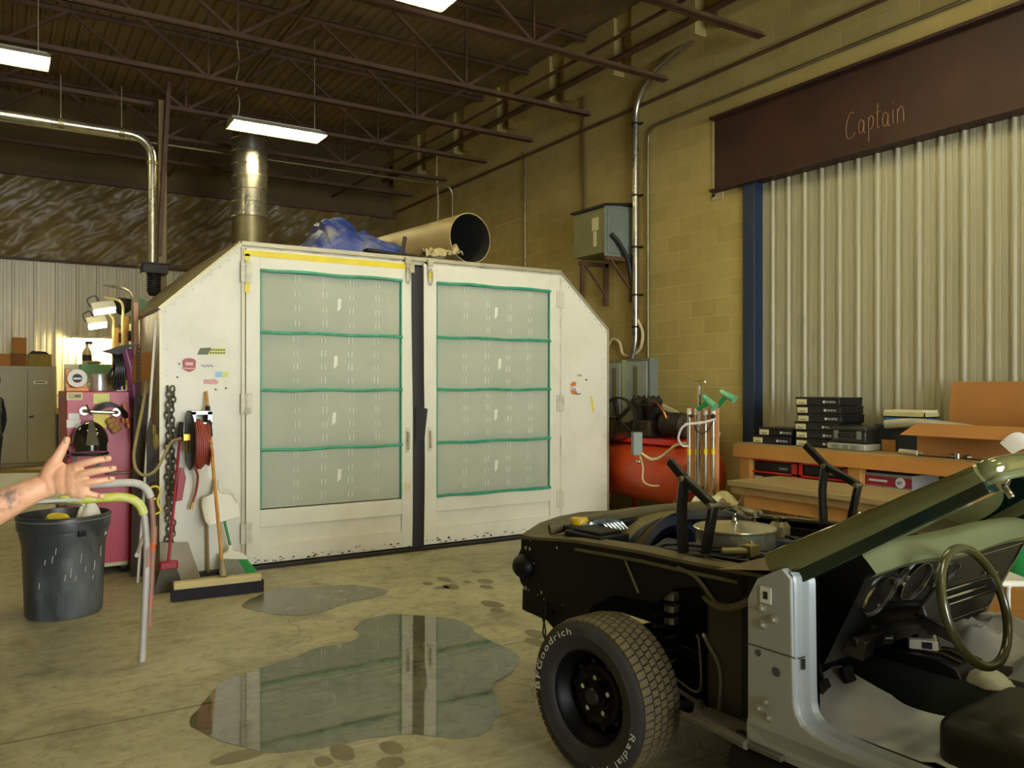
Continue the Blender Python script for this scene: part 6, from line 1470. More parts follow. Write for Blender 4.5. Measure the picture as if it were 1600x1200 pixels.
b = MB().tube(catmull([(-.62, .56, .905), (-.45, .53, .93), (-.2, .52, .945), (.1, .50, .95), (.4, .50, .94), (.62, .5, .915)], 6), .028, 8, flat=.6); cp('core_support_bar', b, m_blkd)
b = MB().box((-.52, .33, .87), (.18, .26, .10)); b.box((-.52, .33, .925), (.14, .20, .02)); cp('battery_tray', b, m_blk, bevel=.008)
b = MB().ell((.48, .35, .86), (.12, .12, .08)); b.cyl((.48, .35, .9), (.48, .35, .955), .03, n=14); cp('washer_bottle', b, P('murky_plastic', (110, 100, 60), .4))
# ---- engine
b = MB().bx(-.20, .20, -.42, .28, .40, .74); b.bx(-.30, -.14, -.40, .22, .62, .80); b.bx(.14, .30, -.40, .22, .62, .80); cp('engine_block', b, m_navy, bevel=.02)
for s in (-1, 1): cp('valve_cover', MB().box((s * .26, -.09, .83), (.15, .56, .07), (0, s * .35, 0)), m_navy, bevel=.02)
cp('intake', MB().bx(-.14, .14, -.35, .2, .74, .84), m_navy, bevel=.02)
ac = CARI @ at(1148, 828, d=3.76); ac.z = .925
ac.x = max(min(ac.x, .1), -.1)
b = MB().lathe([(.165, -.05), (.178, -.045), (.178, .02), (.184, .022), (.186, .032), (.182, .036), (.12, .044), (.05, .052), (.025, .056), (0, .057)], ac, (0, 0, 1), 64); A_ = cp('air_cleaner', b, P('hazy_chrome', (226, 222, 200), .22, .85, .05, 4), 'round chrome air cleaner lid')
b = MB().lathe([(.022, .055), (.022, .062), (.010, .066), (.006, .085), (.008, .095), (0, .098)], ac, (0, 0, 1), 16); cp('wing_nut', b, m_chrome, parent=A_)
b = MB().lathe([(.12, -.12), (.14, -.06), (.165, -.05)], ac, (0, 0, 1), 40, caps=False); cp('filter_base', b, P('grey_filter_base', (110, 106, 88), .4, .5), parent=A_)
for k in range(6):
    s = -1 if k < 3 else 1; y = -.3 + .2 * (k % 3)
    cp('spark_wire', MB().tube(catmull([(s * .05, -.48, .86), (s * .2, -.42 + .06 * k % .2, .89), (s * .30, y, .87), (s * .34, y, .78)], 5), .007, 6), m_rubber)
b = MB().lathe([(0, 0), (.06, 0), (.06, .07), (.03, .11), (0, .11)], (.02, -.50, .80), (0, 0, 1), 18); cp('distributor', b, m_black)
# right-hand side pieces: reservoir with chrome cap, hoses, master cylinder
q = cpx(1218, 822, z=.93); b = MB().lathe([(0, -.10), (.045, -.10), (.05, .0), (.035, .02), (0, .02)], q, (0, 0, 1), 18); B_ = cp('fluid_reservoir', b, P('dull_reservoir', (120, 112, 76), .4, .3)); cp('reservoir_cap', MB().lathe([(.028, .02), (.03, .04), (.0, .048)], q, (0, 0, 1), 16), m_chrome, 'chrome reservoir cap', parent=B_)
a = cpx(1157, 797, z=.93); e = cpx(1183, 803, z=.93); b = MB().cyl(a, e, .022, n=12).cyl(a + V((-.03, 0, .0)), a, .014, n=10).cyl(e, e + V((.03, 0, 0)), .016, n=10); cp('hose_connector', b, P('aluminium_fitting', (150, 146, 120), .35, .6))
b = MB().tube(catmull([cpx(1133, 803, z=.93), cpx(1140, 796, z=.94), cpx(1150, 800, z=.93)], 5), .008, 6); cp('vacuum_hose', b, m_rubber)
for k in range(2): b = MB().tube(catmull([(.26, -.42, .86 + .02 * k), (.36, -.50, .875 + .015 * k), (.46, -.56, .88), (.5, -.62, .86)], 5), .018, 9); cp('heater_hose', b, m_rubber)
a = cpx(1127, 861, z=.91); e = cpx(1168, 861, z=.91); b = MB().cyl(a, e, .014, n=10); b.box(e + V((.02, 0, .0)), (.06, .05, .05)); b.cyl(e + V((.03, .02, 0)), e + V((.05, .02, .03)), .018, n=10); cp('wiper_motor', b, P('dusty_alloy', (124, 112, 64), .5, .4), bevel=.004)
# ---- firewall and cowl
cp('firewall', MB().bx(-.66, .66, -.66, -.63, .40, .92), m_blk, smooth=0)
def cowl(u, v):
    uu = -.70 + 1.40 * u; vv = -.55 - .34 * v
    return V((uu, vv - .05 * (1 - (2 * u - 1) ** 2) * (1 - v) * -1 , .925 + .055 * v + .02 * math.sin(PI * v) * math.sin(PI * u)))
cp('cowl_panel', MB().grid(cowl, 24, 8), m_blkd, 'dusty cowl panel with vent slots', smooth=60)
b = MB()
for k in range(22):
    uu = -.28 + .62 * k / 21; p_ = cowl((uu + .70) / 1.4, .28); e_ = cowl((uu + .70) / 1.4, .62); b.beam(p_ + V((0, 0, .004)), e_ + V((0, 0, .004)), .010, .006)
cp('cowl_vent', b, m_blkd, smooth=0)
cp('paint_rag', MB().ell(cpx(1232, 893, u=-.62) , (.05, .03, .012)), P('grey_rag_cloth', (150, 150, 128), .9))
# ---- hood hinges
m_hinge = P('satin_black_hinge', (26, 26, 24), .32, .3, .15, 6)
def hinge(uc, pix_top, pix_mid, pix_l, pix_r, pix_r2, nm):
    u = uc; tp = cpx(*pix_top, u=u); md = cpx(*pix_mid, u=u); lb = cpx(*pix_l, u=u); rt = cpx(*pix_r, u=u); rb = cpx(*pix_r2, u=u)
    h = cp('hood_hinge', MB().beam(tp, md, .035, .028, (1, 0, 0)).beam(md, rt, .032, .036, (1, 0, 0)), m_hinge, bevel=.006)
    cp('hinge_link', MB().tube(catmull([md, md.lerp(lb, .5) + V((0, .014, 0)), lb - V((0, 0, .04))], 5), .030, 8, flat=.5), m_hinge, parent=h)
    cp('hinge_link', MB().beam(rt + V((.0, 0, 0)), rb - V((0, 0, .04)), .024, .044, (1, 0, 0)), m_hinge, parent=h, bevel=.006)
    cp('hinge_base', MB().beam(lb + V((0, .02, -.045)), rb + V((0, -.02, -.045)), .03, .05, (1, 0, 0)), m_hinge, parent=h, bevel=.006)
    for pv in (md, rt): cp('pivot_bolt', MB().cyl(pv + V((-.03, 0, 0)), pv + V((.03, 0, 0)), .012, n=8), m_galv_dull, parent=h)
hinge(-.57, (1046, 720), (1070, 748), (1068, 852), (1115, 790), (1102, 852), '')
hinge(.58, (1258, 695), (1290, 728), (1287, 806), (1341, 758), (1328, 806), '')
# ---- grey primed hinge post and jamb
UP = -.72
fil = [(-.893, .60), (-.896, .54), (-.904, .505), (-.926, .478), (-.968, .460), (-1.03, .451), (-1.12, .447), (-2.42, .445)]
b = MB().prism([(-.705, .40), (-.705, .855), (-.745, .93), (-.85, .985), (-.885, .955)] + fil[:7] + [(-1.32, .447), (-1.32, .425), (-1.0, .37), (-.80, .37)], (UP, 0, 0), (0, 1, 0), (0, 0, 1), (.05, 0, 0))
post = cp('hinge_post', b, m_prim, 'grey primed door hinge post', smooth=0, bevel=.006)
m_jamb = P('daylight_tinted_primer', (160, 169, 170), .35, .05, .03, 2)  # same grey primer with the cool daylight tint put into its colour
def jam(u, v):
    k = v * (len(jl_) - 1); i_ = min(int(k), len(jl_) - 2); f = k - i_; p = jl_[i_]; e_ = jl_[i_ + 1]
    vv, zz = p[0] + (e_[0] - p[0]) * f, p[1] + (e_[1] - p[1]) * f
    step = (0, .006, .018, .020, .012)[min(4, int(u * 4.999))]
    return V((UP + .012 + .060 * u, vv - step - .03 * u, zz + (step + .012 * u) * min(1, max(0, (v - .4) * 2.5))))
jl_ = [(-.872, .975), (-.884, .962), (-.888, .94), (-.890, .80)] + fil[:7] + [(-1.3, .446)]
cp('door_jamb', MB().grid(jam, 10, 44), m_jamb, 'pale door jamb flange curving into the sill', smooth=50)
b = MB(); b.bx(UP - .002, UP - .0, -.90, -.706, .694, .697); b.bx(UP + .0, UP + .06, -.915, -.912, .694, .697); cp('panel_seam', b, m_ink, smooth=0)
b = MB()
for (px, py) in ((1192, 950), (1210, 968), (1193, 976), (1198, 1096), (1187, 1106), (1202, 1121)): q = cpx(px, py, u=UP); cp('hinge_bolt', MB().lathe([(.015, 0), (.016, .004), (.010, .008), (.008, .018), (0, .020)], q, (-1, 0, 0), 12), P('dull_bolt', (160, 158, 140), .35, .6), parent=post)
b = MB()
for (px, py, r_) in ((1185, 1020, .012), (1213, 1050, .016)): q = cpx(px, py, u=UP); b.lathe([(0, 0.0015), (r_, 0.0015)], q, (-1, 0, 0), 20, caps=False)
cp('access_hole', b, P('dark_grey_plug', (70, 74, 78), .6), parent=post, smooth=0)
q = cpx(1197, 930, u=UP); b = MB().box(q + V((-.002, 0, 0)), (.003, .045, .055)); lb_ = cp('paper_tag', b, m_paper, 'white paper tag', parent=post, smooth=0); cp('tag_print', MB().box(q + V((-.0045, 0, 0)), (.001, .018, .026)), m_ink, parent=post, smooth=0)
q = cpx(1236, 1037, u=UP); cp('jamb_slot', MB().box((UP + .03, -.915, q.z), (.010, .004, .035)), m_ink, parent=post, smooth=0)
# ---- rocker sill and floor
b = MB().prism([(-.72, .36), (-.72, .425), (-.70, .445), (-.655, .445), (-.64, .36), (-.64, .26), (-.70, .26)], (0, -.70, 0), (1, 0, 0), (0, 0, 1), (0, -1.75, 0)); cp('rocker_sill', b, m_prim, 'grey primed rocker sill', smooth=0, bevel=.006)
cp('sill_carpet', MB().prism([(-.655, .44), (-.645, .458), (-.60, .455), (-.57, .42), (-.57, .34), (-.655, .34)], (0, -.86, 0), (1, 0, 0), (0, 0, 1), (0, -1.6, 0)), m_carpet, 'dark green carpet on the inner sill', bevel=.006)
cp('sill_underside', MB().prism([(-.76, .25), (-.70, .36), (-.58, .34), (-.58, .22)], (0, -.64, 0), (1, 0, 0), (0, 0, 1), (0, -1.85, 0)), m_blk, smooth=0)
b = MB().prism([(.72, .36), (.72, .425), (.66, .445), (.58, .42), (.58, .26), (.70, .26)], (0, -.70, 0), (1, 0, 0), (0, 0, 1), (0, -1.75, 0)); cp('rocker_sill', b, m_prim, smooth=0)
cp('floor_pan', MB().bx(-.60, .60, -2.5, -.66, .33, .365), m_carpet, smooth=0)
cp('splash_panel', MB().prism([(-.42, .93), (-.76, .93), (-.76, .40), (-.55, .32), (-.42, .34)], (-.60, 0, 0), (0, 1, 0), (0, 0, 1), (.012, 0, 0)), P('dusty_black_panel', (40, 37, 28), .55, 0, .25, 4), smooth=0)
b = MB().bx(-.74, -.58, -.86, -.42, .335, .355); b.tube([(-.74, -.72, .345), (-.70, -.45, .345), (-.58, -.36, .345)], .02, 6); cp('torque_box', b, P('dusty_grey_floor_bracket', (96, 92, 76), .6, 0, .2, 5), bevel=.004)
def kick(u, v): return V((-.58 + .02 * math.sin(PI * u), -.66 - .24 * u, .40 + .54 * v))
cp('kick_panel', MB().grid(kick, 6, 8), P('dark_green_kick_panel', (44, 54, 36), .5), smooth=60)
def tun(u, v):
    a = PI * u; vv = -.66 - 1.75 * v
    return V((.02 - .24 * math.cos(a), vv, .36 + (.20 - .02 * v) * math.sin(a) ** .7))
cp('transmission_tunnel', MB().grid(tun, 18, 20), m_carpet, 'dark green carpeted tunnel', smooth=60)
def toe(u, v): return V((-.58 + 1.16 * u, -.64 - .16 * (1 - v), .36 + .22 * v))
cp('toe_board', MB().grid(toe, 6, 4), m_carpet, smooth=60)
b = MB().box((-.38, -.80, .44), (.07, .03, .16), (-.5, 0, 0)); b.tube([(-.38, -.78, .5), (-.38, -.70, .72)], .010, 6); b.box((-.26, -.80, .52), (.06, .02, .06), (-.4, 0, 0)); cp('pedal', b, m_rubber, bevel=.004)
# ---- dashboard
def pad(u, v):
    uu = -.635 + 1.175 * u
    brow = .5 - .5 * math.cos(PI * min(1, v * 1.15))
    lift = .028 * math.exp(-((uu + .40) / .24) ** 2) + .02 * math.exp(-((uu - .32) / .25) ** 2)
    vv = -.86 - .27 * v - .02 * math.exp(-((uu + .40) / .26) ** 2) * v
    return V((uu, vv, .985 + .075 * math.sin(PI * min(1, v * .78)) + lift * v - .035 * max(0, v - .82) / .18))
cp('dash_pad', MB().grid(pad, 36, 16).grid(lambda u, v: pad(u, 1) + V((0, .05 * v, -.028 * math.sin(PI * v / 2))), 36, 3), m_vinyl, 'olive green padded dash top', smooth=70)
def face(u, v):
    uu = -.60 + 1.12 * u
    return V((uu, -1.10 + .17 * v, 1.02 - .36 * v))
cp('dash_face', MB().grid(face, 10, 6).grid(lambda u, v: face(u, 1) + V((0, .15 * v, -.02 * v)), 10, 1), m_dash, smooth=0)
nf = V((0, -.36, -.17)).normalized(); nf = V((0, -.90, .43)).normalized()
fu = V((1, 0, 0)); fd = V((0, .17, -.36)).normalized()
for (px, py, r_) in ((1372, 930, .078), (1405, 898, .036), (1428, 907, .078), (1463, 904, .034), (1487, 890, .034)):
    # meet the pixel ray with the slanted dash face
    o = CARI @ V((0, 0, EYE)); rr_ = CARI.to_3x3() @ ray(px, py); p0 = V((0, -1.10, 1.02)); nn = fd.cross(fu).normalized()
    tt = (p0 - o).dot(nn) / rr_.dot(nn); q = o + rr_ * tt; nn = nn if nn.y < 0 else -nn
    g = cp('gauge', MB().lathe([(r_, .004), (r_ * .96, .006), (r_ * .90, -.008), (0, -.008)], q, nn, 32, caps=False), P('gauge_face', (92, 90, 76), .3, 0, .2, 20), 'round dash gauge')
    cp('gauge_bezel', MB().lathe([(r_ * .98, .002), (r_ * 1.0, .012), (r_ * 1.05, .012), (r_ * 1.07, .002)], q, nn, 36, caps=False), m_chrome, parent=g)
    cp('gauge_needle', MB().beam(q + nn * -.004, q + nn * -.004 + (fu * .5 - fd * .7) * r_, .004, .002), m_whiteink, parent=g, smooth=0)
b = MB(); q0 = face(.70, .22) + V((0, -.006, 0)); 
b.tube([face(.62, .16) + V((0, -.008, 0)), face(.98, .12) + V((0, -.008, 0))], .0025, 5); b.tube([face(.60, .52) + V((0, -.008, 0)), face(.90, .44) + V((0, -.008, 0))], .0022, 5); b.tube([face(.64, .95) + V((0, -.008, 0)), face(.99, .92) + V((0, -.008, 0))], .0025, 5); b.tube([face(1, 0) + V((.004, 0, 0)), face(1, 1) + V((.004, 0, 0))], .006, 6)
cp('dash_trim', b, m_chrome, 'thin chrome dash trim lines')
q = face(.80, .42); cp('glovebox_lock', MB().cyl(q, q + nf * .012, .010, n=14), m_chrome)
q = cpx(1441, 968, v=-1.13); b = MB().cyl(q + V((0, .02, .03)), q, .006, n=8).ell(q, .014, 10, 8); cp('pull_knob', b, m_chrome, 'chrome pull knob under the dash')
q = cpx(1332, 1003, v=-.95); b = MB().box(q, (.10, .12, .07), (.2, 0, .2)); b.cyl(q + V((-.06, -.04, .02)), q + V((.08, -.06, .03)), .018, n=10); b.cyl(q + V((.06, -.07, .02)), q + V((.09, -.09, .02)), .02, n=12); cp('brake_bracket', b, P('dark_bracket_metal', (60, 58, 50), .3, .6), bevel=.005)
# ---- steering wheel (dished, two spokes)
wc = V((-.372, -1.315, .905)); wn = V((0, -.95, .30)).normalized(); wu = V((1, 0, 0)); wv = wn.cross(wu).normalized()
if wv.z < 0: wv = -wv
wu, wv = wu * math.cos(.38) + wv * math.sin(.38), wv * math.cos(.38) - wu * math.sin(.38)
m_wheelrim = P('olive_steering_rim', (66, 64, 32), .22, 0, .08, 6, coat=.5)
sw = cp('steering_wheel', MB().tube([wc + (wu * math.cos(a) + wv * math.sin(a)) * .182 for a in [2 * PI * k / 64 for k in range(64)]], .0145, 12, closed=True), m_wheelrim, 'thin olive green steering wheel rim')
hub = wc - wn * .165
cp('horn_pad', MB().prism([(-.075, -.05), (.075, -.05), (.085, .0), (.07, .05), (-.07, .05), (-.085, .0)], hub + wn * .012, wu, wv, wn * .03), m_black, parent=sw, bevel=.008)
for s in (-1, 1):
    a = hub + wu * s * .06; e = wc + wu * s * .172 - wv * .01
    cp('spoke', MB().beam(a, e, .06, .012, wn), m_black, parent=sw, bevel=.004)
    b = MB()
    for w_ in (-.024, .024): b.tube([a + wv * w_ + wn * .012, e + wv * w_ * .9 + wn * .010], .004, 6)
    b.tube([a + wn * .013, e.lerp(a, .2) + wn * .012], .007, 6)
    cp('spoke_trim', b, m_chrome, 'chrome spoke trim', parent=sw)
cp('steering_column', MB().tube([hub + wn * .01, hub - wn * .02, hub - wn * .28], [.035, .04, .045], 16), m_dash, parent=sw)
# ---- console, shifter, tag
b = MB().prism([(-.70, .50), (-.74, .575), (-.86, .585), (-1.02, .60), (-1.10, .585), (-1.14, .5)], (-.06, 0, 0), (0, 1, 0), (0, 0, 1), (.20, 0, 0)); con = cp('console', b, m_black, bevel=.008)
for x in (.0, .06): cp('console_trim', MB().tube([(x, -.90, .592), (x, -1.02, .606), (x, -1.09, .592)], .005, 6), P('dull_gold_trim', (140, 128, 70), .3, .8), parent=con)
q = V((.05, -.98, .60)); b = MB().tube([q, q + V((.01, .03, .10)), q + V((.015, .05, .17))], [.012, .010, .010], 8); cp('shift_lever', b, m_chrome, parent=con)
q = cpx(1441, 1006, z=.61); b = MB().box(q, (.075, .10, .035), (0, .15, R(35))); tg = cp('white_box', b, m_paper, 'small white printed carton on the console', parent=con, bevel=.002)
M_ = Matrix.Translation(q) @ Matrix.Rotation(R(35), 4, 'Z') @ Matrix.Rotation(.15, 4, 'Y'); b = MB(); b.bx(-.039, -.0378, -.030, .005, -.012, .012, M_); cp('box_print', b, m_ink, parent=con, smooth=0)
# ---- windshield
pb, pt = V((-.655, -.835, .992)), V((-.645, -1.47, 1.352))
dr_ = (pt - pb).normalized()
def pillar(s):
    a = V((pb.x * -s, pb.y, pb.z)); e = V((pt.x * -s, pt.y, pt.z)); out = V((s, 0, 0)); nrm = V((0, dr_.z, -dr_.y)).normalized()
    sec = [(-.035, -.03), (-.03, .03), (.0, .052), (.035, .045), (.045, .02), (.03, -.03)]
    b = MB(); n = len(sec); ends = [a - dr_ * .06, e.lerp(a, .1), e]
    vs_ = []
    for i_, p in enumerate(ends): vs_ += [p + out * x * 1.0 + nrm * y * (1.25, .72, .66)[i_] for x, y in sec]
    fs = [tuple(range(n)), tuple(range(2 * n, 3 * n))]
    for k in range(2): fs += [(k * n + i, k * n + (i + 1) % n, (k + 1) * n + (i + 1) % n, (k + 1) * n + i) for i in range(n)]
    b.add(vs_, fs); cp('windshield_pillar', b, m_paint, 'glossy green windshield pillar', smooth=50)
    b = MB().beam(a - nrm * .058 - out * .0, e - nrm * .034 - out * .0, .06, .042, nrm); cp('pillar_inner_trim', b, m_paintd, smooth=0, bevel=.004)
for s in (-1, 1): pillar(s)
hd = [V((-.645, -1.455, 1.355)), V((-.60, -1.50, 1.376)), V((-.3, -1.535, 1.39)), V((0, -1.545, 1.394)), V((.3, -1.535, 1.39)), V((.60, -1.50, 1.376)), V((.645, -1.455, 1.355))]
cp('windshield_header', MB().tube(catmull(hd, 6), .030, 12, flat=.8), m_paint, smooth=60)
cp('header_trim', MB().tube(catmull([p + V((0, -.022, -.022)) for p in hd], 6), .012, 8), m_vinyl, 'pale green header edge')
b = MB().box((-.60, -1.49, 1.335), (.03, .05, .06), (.3, 0, .2)); b.tube([(-.60, -1.49, 1.34), (-.615, -1.53, 1.29)], .010, 6); cp('latch_bracket', b, m_chrome, bevel=.004)
m_glass = bpy.data.materials.new('windshield_glass'); m_glass.use_nodes = True; nt = m_glass.node_tree; nt.nodes.clear()
out = nd(nt, 'ShaderNodeOutputMaterial'); tr = nd(nt, 'ShaderNodeBsdfTransparent'); gl = nd(nt, 'ShaderNodeBsdfGlossy'); mx_ = nd(nt, 'ShaderNodeMixShader'); fr_ = nd(nt, 'ShaderNodeFresnel')
tr.inputs[0].default_value = (.80, .90, .80, 1); gl.inputs['Roughness'].default_value = .02; fr_.inputs[0].default_value = 1.45
nt.links.new(fr_.outputs[0], mx_.inputs[0]); nt.links.new(tr.outputs[0], mx_.inputs[1]); nt.links.new(gl.outputs[0], mx_.inputs[2]); nt.links.new(mx_.outputs[0], out.inputs[0])
def gfn(u, v):
    p = V((-.63 + 1.26 * u, -.86 - .60 * v, .985 + .385 * v)); bow = math.sin(PI * u)
    return p + V((0, .09 * bow * (1 - v * .6), .012 * bow))
cp('windshield', MB().grid(gfn, 24, 6), m_glass, 'green tinted windshield glass', smooth=70)
# ---- seats, rear body
def cushion(x0, x1, v0, v1, z0, z1, name, mat, r_=.05, lab=None):
    return cp(name, MB().bx(x0, x1, v1, v0, z0, z1), mat, lab, bevel=r_, bseg=4)
cushion(-.52, -.03, -1.26, -1.76, .40, .585, 'seat_cushion', m_seat, .05, 'dark olive driver seat cushion')
cp('seat_back', MB().prism([(-1.66, .52), (-1.80, .52), (-1.98, 1.02), (-1.88, 1.06)], (-.56, 0, 0), (0, 1, 0), (0, 0, 1), (.48, 0, 0)), m_seat, bevel=.04, bseg=3)
cushion(.14, .56, -1.05, -1.70, .38, .56, 'seat_cushion', m_seat, .05)
cp('seat_back', MB().prism([(-1.66, .52), (-1.80, .52), (-1.98, 1.02), (-1.88, 1.06)], (.10, 0, 0), (0, 1, 0), (0, 0, 1), (.46, 0, 0)), m_seat, bevel=.04, bseg=3)
for s in (-1, 1):
    out_ = [(-1.95, .30), (-1.90, .80), (-2.1, .93), (-2.7, .98), (-3.6, .92), (-3.75, .80), (-3.75, .42), (-3.25, .36), (-3.22, .55), (-3.05, .70), (-2.85, .74), (-2.62, .70), (-2.46, .54), (-2.44, .32)]
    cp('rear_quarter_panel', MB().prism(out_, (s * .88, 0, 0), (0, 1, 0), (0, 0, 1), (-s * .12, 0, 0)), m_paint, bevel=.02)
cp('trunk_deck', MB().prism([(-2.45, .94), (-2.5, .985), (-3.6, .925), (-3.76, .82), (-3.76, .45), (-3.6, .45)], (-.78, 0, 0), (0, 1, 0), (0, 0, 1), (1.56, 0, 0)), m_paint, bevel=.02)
cp('rear_seat', MB().prism([(-1.95, .40), (-1.95, .55), (-2.25, .58), (-2.42, .95), (-2.5, .95), (-2.5, .4)], (-.66, 0, 0), (0, 1, 0), (0, 0, 1), (1.32, 0, 0)), m_seat, bevel=.03)
cp('rear_floor', MB().bx(-.76, .76, -3.7, -2.45, .36, .42), m_blk, smooth=0)
cp('rear_bumper', MB().bx(-.86, .86, -3.85, -3.75, .42, .54), m_chrome, bevel=.02)
# ---- loose things inside the car
def sheet(u, v):
    fl, fr2, bl, br = V((-.50, -.70, .50)), V((-.22, -.745, .53)), V((-.565, -1.45, .43)), V((-.14, -1.36, .45))
    p = fl.lerp(fr2, u).lerp(bl.lerp(br, u), v)
    sag = -.07 * math.sin(PI * min(1, v * 1.3)) ** .8 * (1 - .5 * u)
    return CARM @ V((p.x, p.y, p.z + sag + .012 * noise.noise(V((u * 4, v * 4, 2)))))
solo('paper_floor_mat', MB().grid(sheet, 18, 18), P('grey_white_paper', (232, 236, 234), .8, 0, .06, 8), 'grey white paper sheet protecting the driver footwell of the car', 'floor paper', smooth=60)
def cov(u, v):
    uu = .10 + .62 * u; vv = -.72 - .62 * v
    h = .555 + .06 * math.sin(PI * u) * math.sin(PI * min(1, v)) + .10 * max(0, .35 - v) * math.sin(u * 6) ** 2 + .035 * noise.noise(V((u * 5, v * 5, 7))) + .055 * noise.ridged_multi_fractal(V((u * 3.2, v * 3.2, 3)), .8, 2, 4, 1, 2) - .04
    h -= .18 * max(0, .2 - u) / .2 * .6 + .22 * max(0, .14 - v) / .14
    return CARM @ V((uu, vv, h))
solo('seat_cover', MB().grid(cov, 36, 36), P('grey_dust_cover', (168, 166, 156), .55, 0, .08, 5), 'crumpled grey dust cover over the passenger side of the car interior', 'dust cover', smooth=50)
def bag(u, v):
    a = 2 * PI * u; th = PI * v; q = V((math.sin(th) * math.cos(a), math.sin(th) * math.sin(a), math.cos(th)))
    rr = 1 + .16 * noise.noise(q * 2.2 + V((3, 1, 2)))
    return CARM @ (V((.0, -1.19, .52)) + V((q.x * .075, q.y * .085, q.z * .075)) * rr)
solo('plastic_bag', MB().grid(bag, 24, 14), P('milky_plastic_bag', (206, 204, 176), .35, 0, .06, 8), 'crumpled milky plastic bag between the driver seat and the console', 'plastic bag', smooth=60)
# =================================================================== people
def remesh(o, vox, it=6, fac=.5):
    r = o.modifiers.new('remesh', 'REMESH'); r.mode = 'VOXEL'; r.voxel_size = vox; r.use_smooth_shade = True
    s = o.modifiers.new('smooth', 'SMOOTH'); s.factor = fac; s.iterations = it
def limb(b, pts, rs, n=14):
    pts = catmull(pts, 4) if len(pts) > 2 else [V(p) for p in pts]
    if len(pts) != len(rs):
        m = len(pts); k = len(rs) - 1
        rs = [rs[min(k - 1, int(i / (m - 1) * k))] + (rs[min(k, int(i / (m - 1) * k) + 1)] - rs[min(k - 1, int(i / (m - 1) * k))]) * (i / (m - 1) * k - min(k - 1, int(i / (m - 1) * k))) for i in range(m)]
    b.tube(pts, rs, n)
    b.ell(pts[0], rs[0], 12, 8); b.ell(pts[-1], rs[-1], 12, 8)
skin, nt, bs = base_mat('skin')
pos = nd(nt, 'ShaderNodeNewGeometry').outputs['Position']
c = mix_rgb(nt, ramp(nt, noise_n(nt, pos, 22, 4), .35, .7), rgb((216, 160, 122)), rgb((230, 180, 142)))
c = mix_rgb(nt, math_n(nt, 'MULTIPLY', ramp(nt, noise_n(nt, pos, 60, 3), .5, .8), .25), c, rgb((190, 118, 84)))
tat = at(8, 778, d=1.93)
dv = nd(nt, 'ShaderNodeVectorMath'); dv.operation = 'DISTANCE'; nt.links.new(pos, dv.inputs[0]); dv.inputs[1].default_value = tuple(tat)
msk = ramp(nt, dv.outputs['Value'], .022, .042, (1, 1, 1, 1), (0, 0, 0, 1))
pat = ramp(nt, noise_n(nt, pos, 55, 5, .7), .42, .56)
c = mix_rgb(nt, math_n(nt, 'MULTIPLY', math_n(nt, 'MULTIPLY', msk, pat), .75), c, rgb((96, 88, 92)))
nt.links.new(c, bs.inputs['Base Color']); bs.inputs['Roughness'].default_value = .48; bs.inputs['Subsurface Weight'].default_value = .12; bs.inputs['Subsurface Radius'].default_value = (.02, .008, .004)
bn = nd(nt, 'ShaderNodeBump'); bn.inputs['Strength'].default_value = .25; bn.inputs['Distance'].default_value = .002
nt.links.new(noise_n(nt, pos, 160, 5), bn.inputs['Height']); nt.links.new(bn.outputs[0], bs.inputs['Normal'])
D = 2.0
def hp(px, py, dd=0.0): return at(px, py, d=D + dd)
rootp = at(-300, 780, d=2.0)
px_, py_ = -.62, 2.75
person = thing('person', 'person at the left edge reaching out a bare tattooed forearm with spread fingers', 'person', (px_, py_, 0))
b = MB()
# forearm and upper arm (right arm, stretched towards the booth)
limb(b, [hp(66, 760), hp(30, 776, -.02), hp(-30, 806, -.05), hp(-105, 842, -.1)], [.029, .034, .043, .045], 18)
b.ell(hp(64, 761), (.036, .022, .03), 16, 10, Matrix.Rotation(-YAW, 3, 'Z'))
# palm: flattened sweep from the wrist to the knuckle row
pal = [(62, 760, .0), (78, 752, .0), (96, 748, .0), (114, 751, .0), (124, 754, .0)]
camr = Matrix.Rotation(-YAW, 3, 'Z')
for (x, y, dd), (hw, ht) in zip(pal, [(.024, .030), (.021, .036), (.018, .041), (.016, .043), (.013, .041)]):
    b.ell(hp(x, y, dd), (.026, hw, ht), 14, 10, camr @ Matrix.Rotation(R(-6), 3, 'Y'))
fingers = [  # knuckle ... tip in the photograph, with depth offsets so that they curl slightly
    ([(112, 732, 0), (128, 725, -.004), (146, 720.5, .0), (158, 718, .008), (170, 716.5, .018)], [.0118, .0098, .0090, .0086, .0074]),
    ([(116, 744, 0), (133, 739.5, -.006), (153, 735.5, -.002), (166, 733.5, .006), (178, 732, .016)], [.0118, .0098, .0090, .0086, .0074]),
    ([(116, 757, 0), (133, 754.5, -.004), (152, 752, .002), (165, 750, .012), (176, 748.5, .022)], [.0115, .0094, .0088, .0083, .0070]),
    ([(108, 767, 0), (124, 768.5, -.002), (139, 771.5, .004), (150, 774, .012), (160, 776, .020)], [.0110, .0086, .0080, .0075, .0064])]
for pts, rs in fingers:
    limb(b, [hp(*p) for p in pts], rs, 12)
    k = hp(*pts[1]); b.ell(hp(pts[0][0] + 7, pts[0][1] - 1, -.003), .0118, 10, 8)
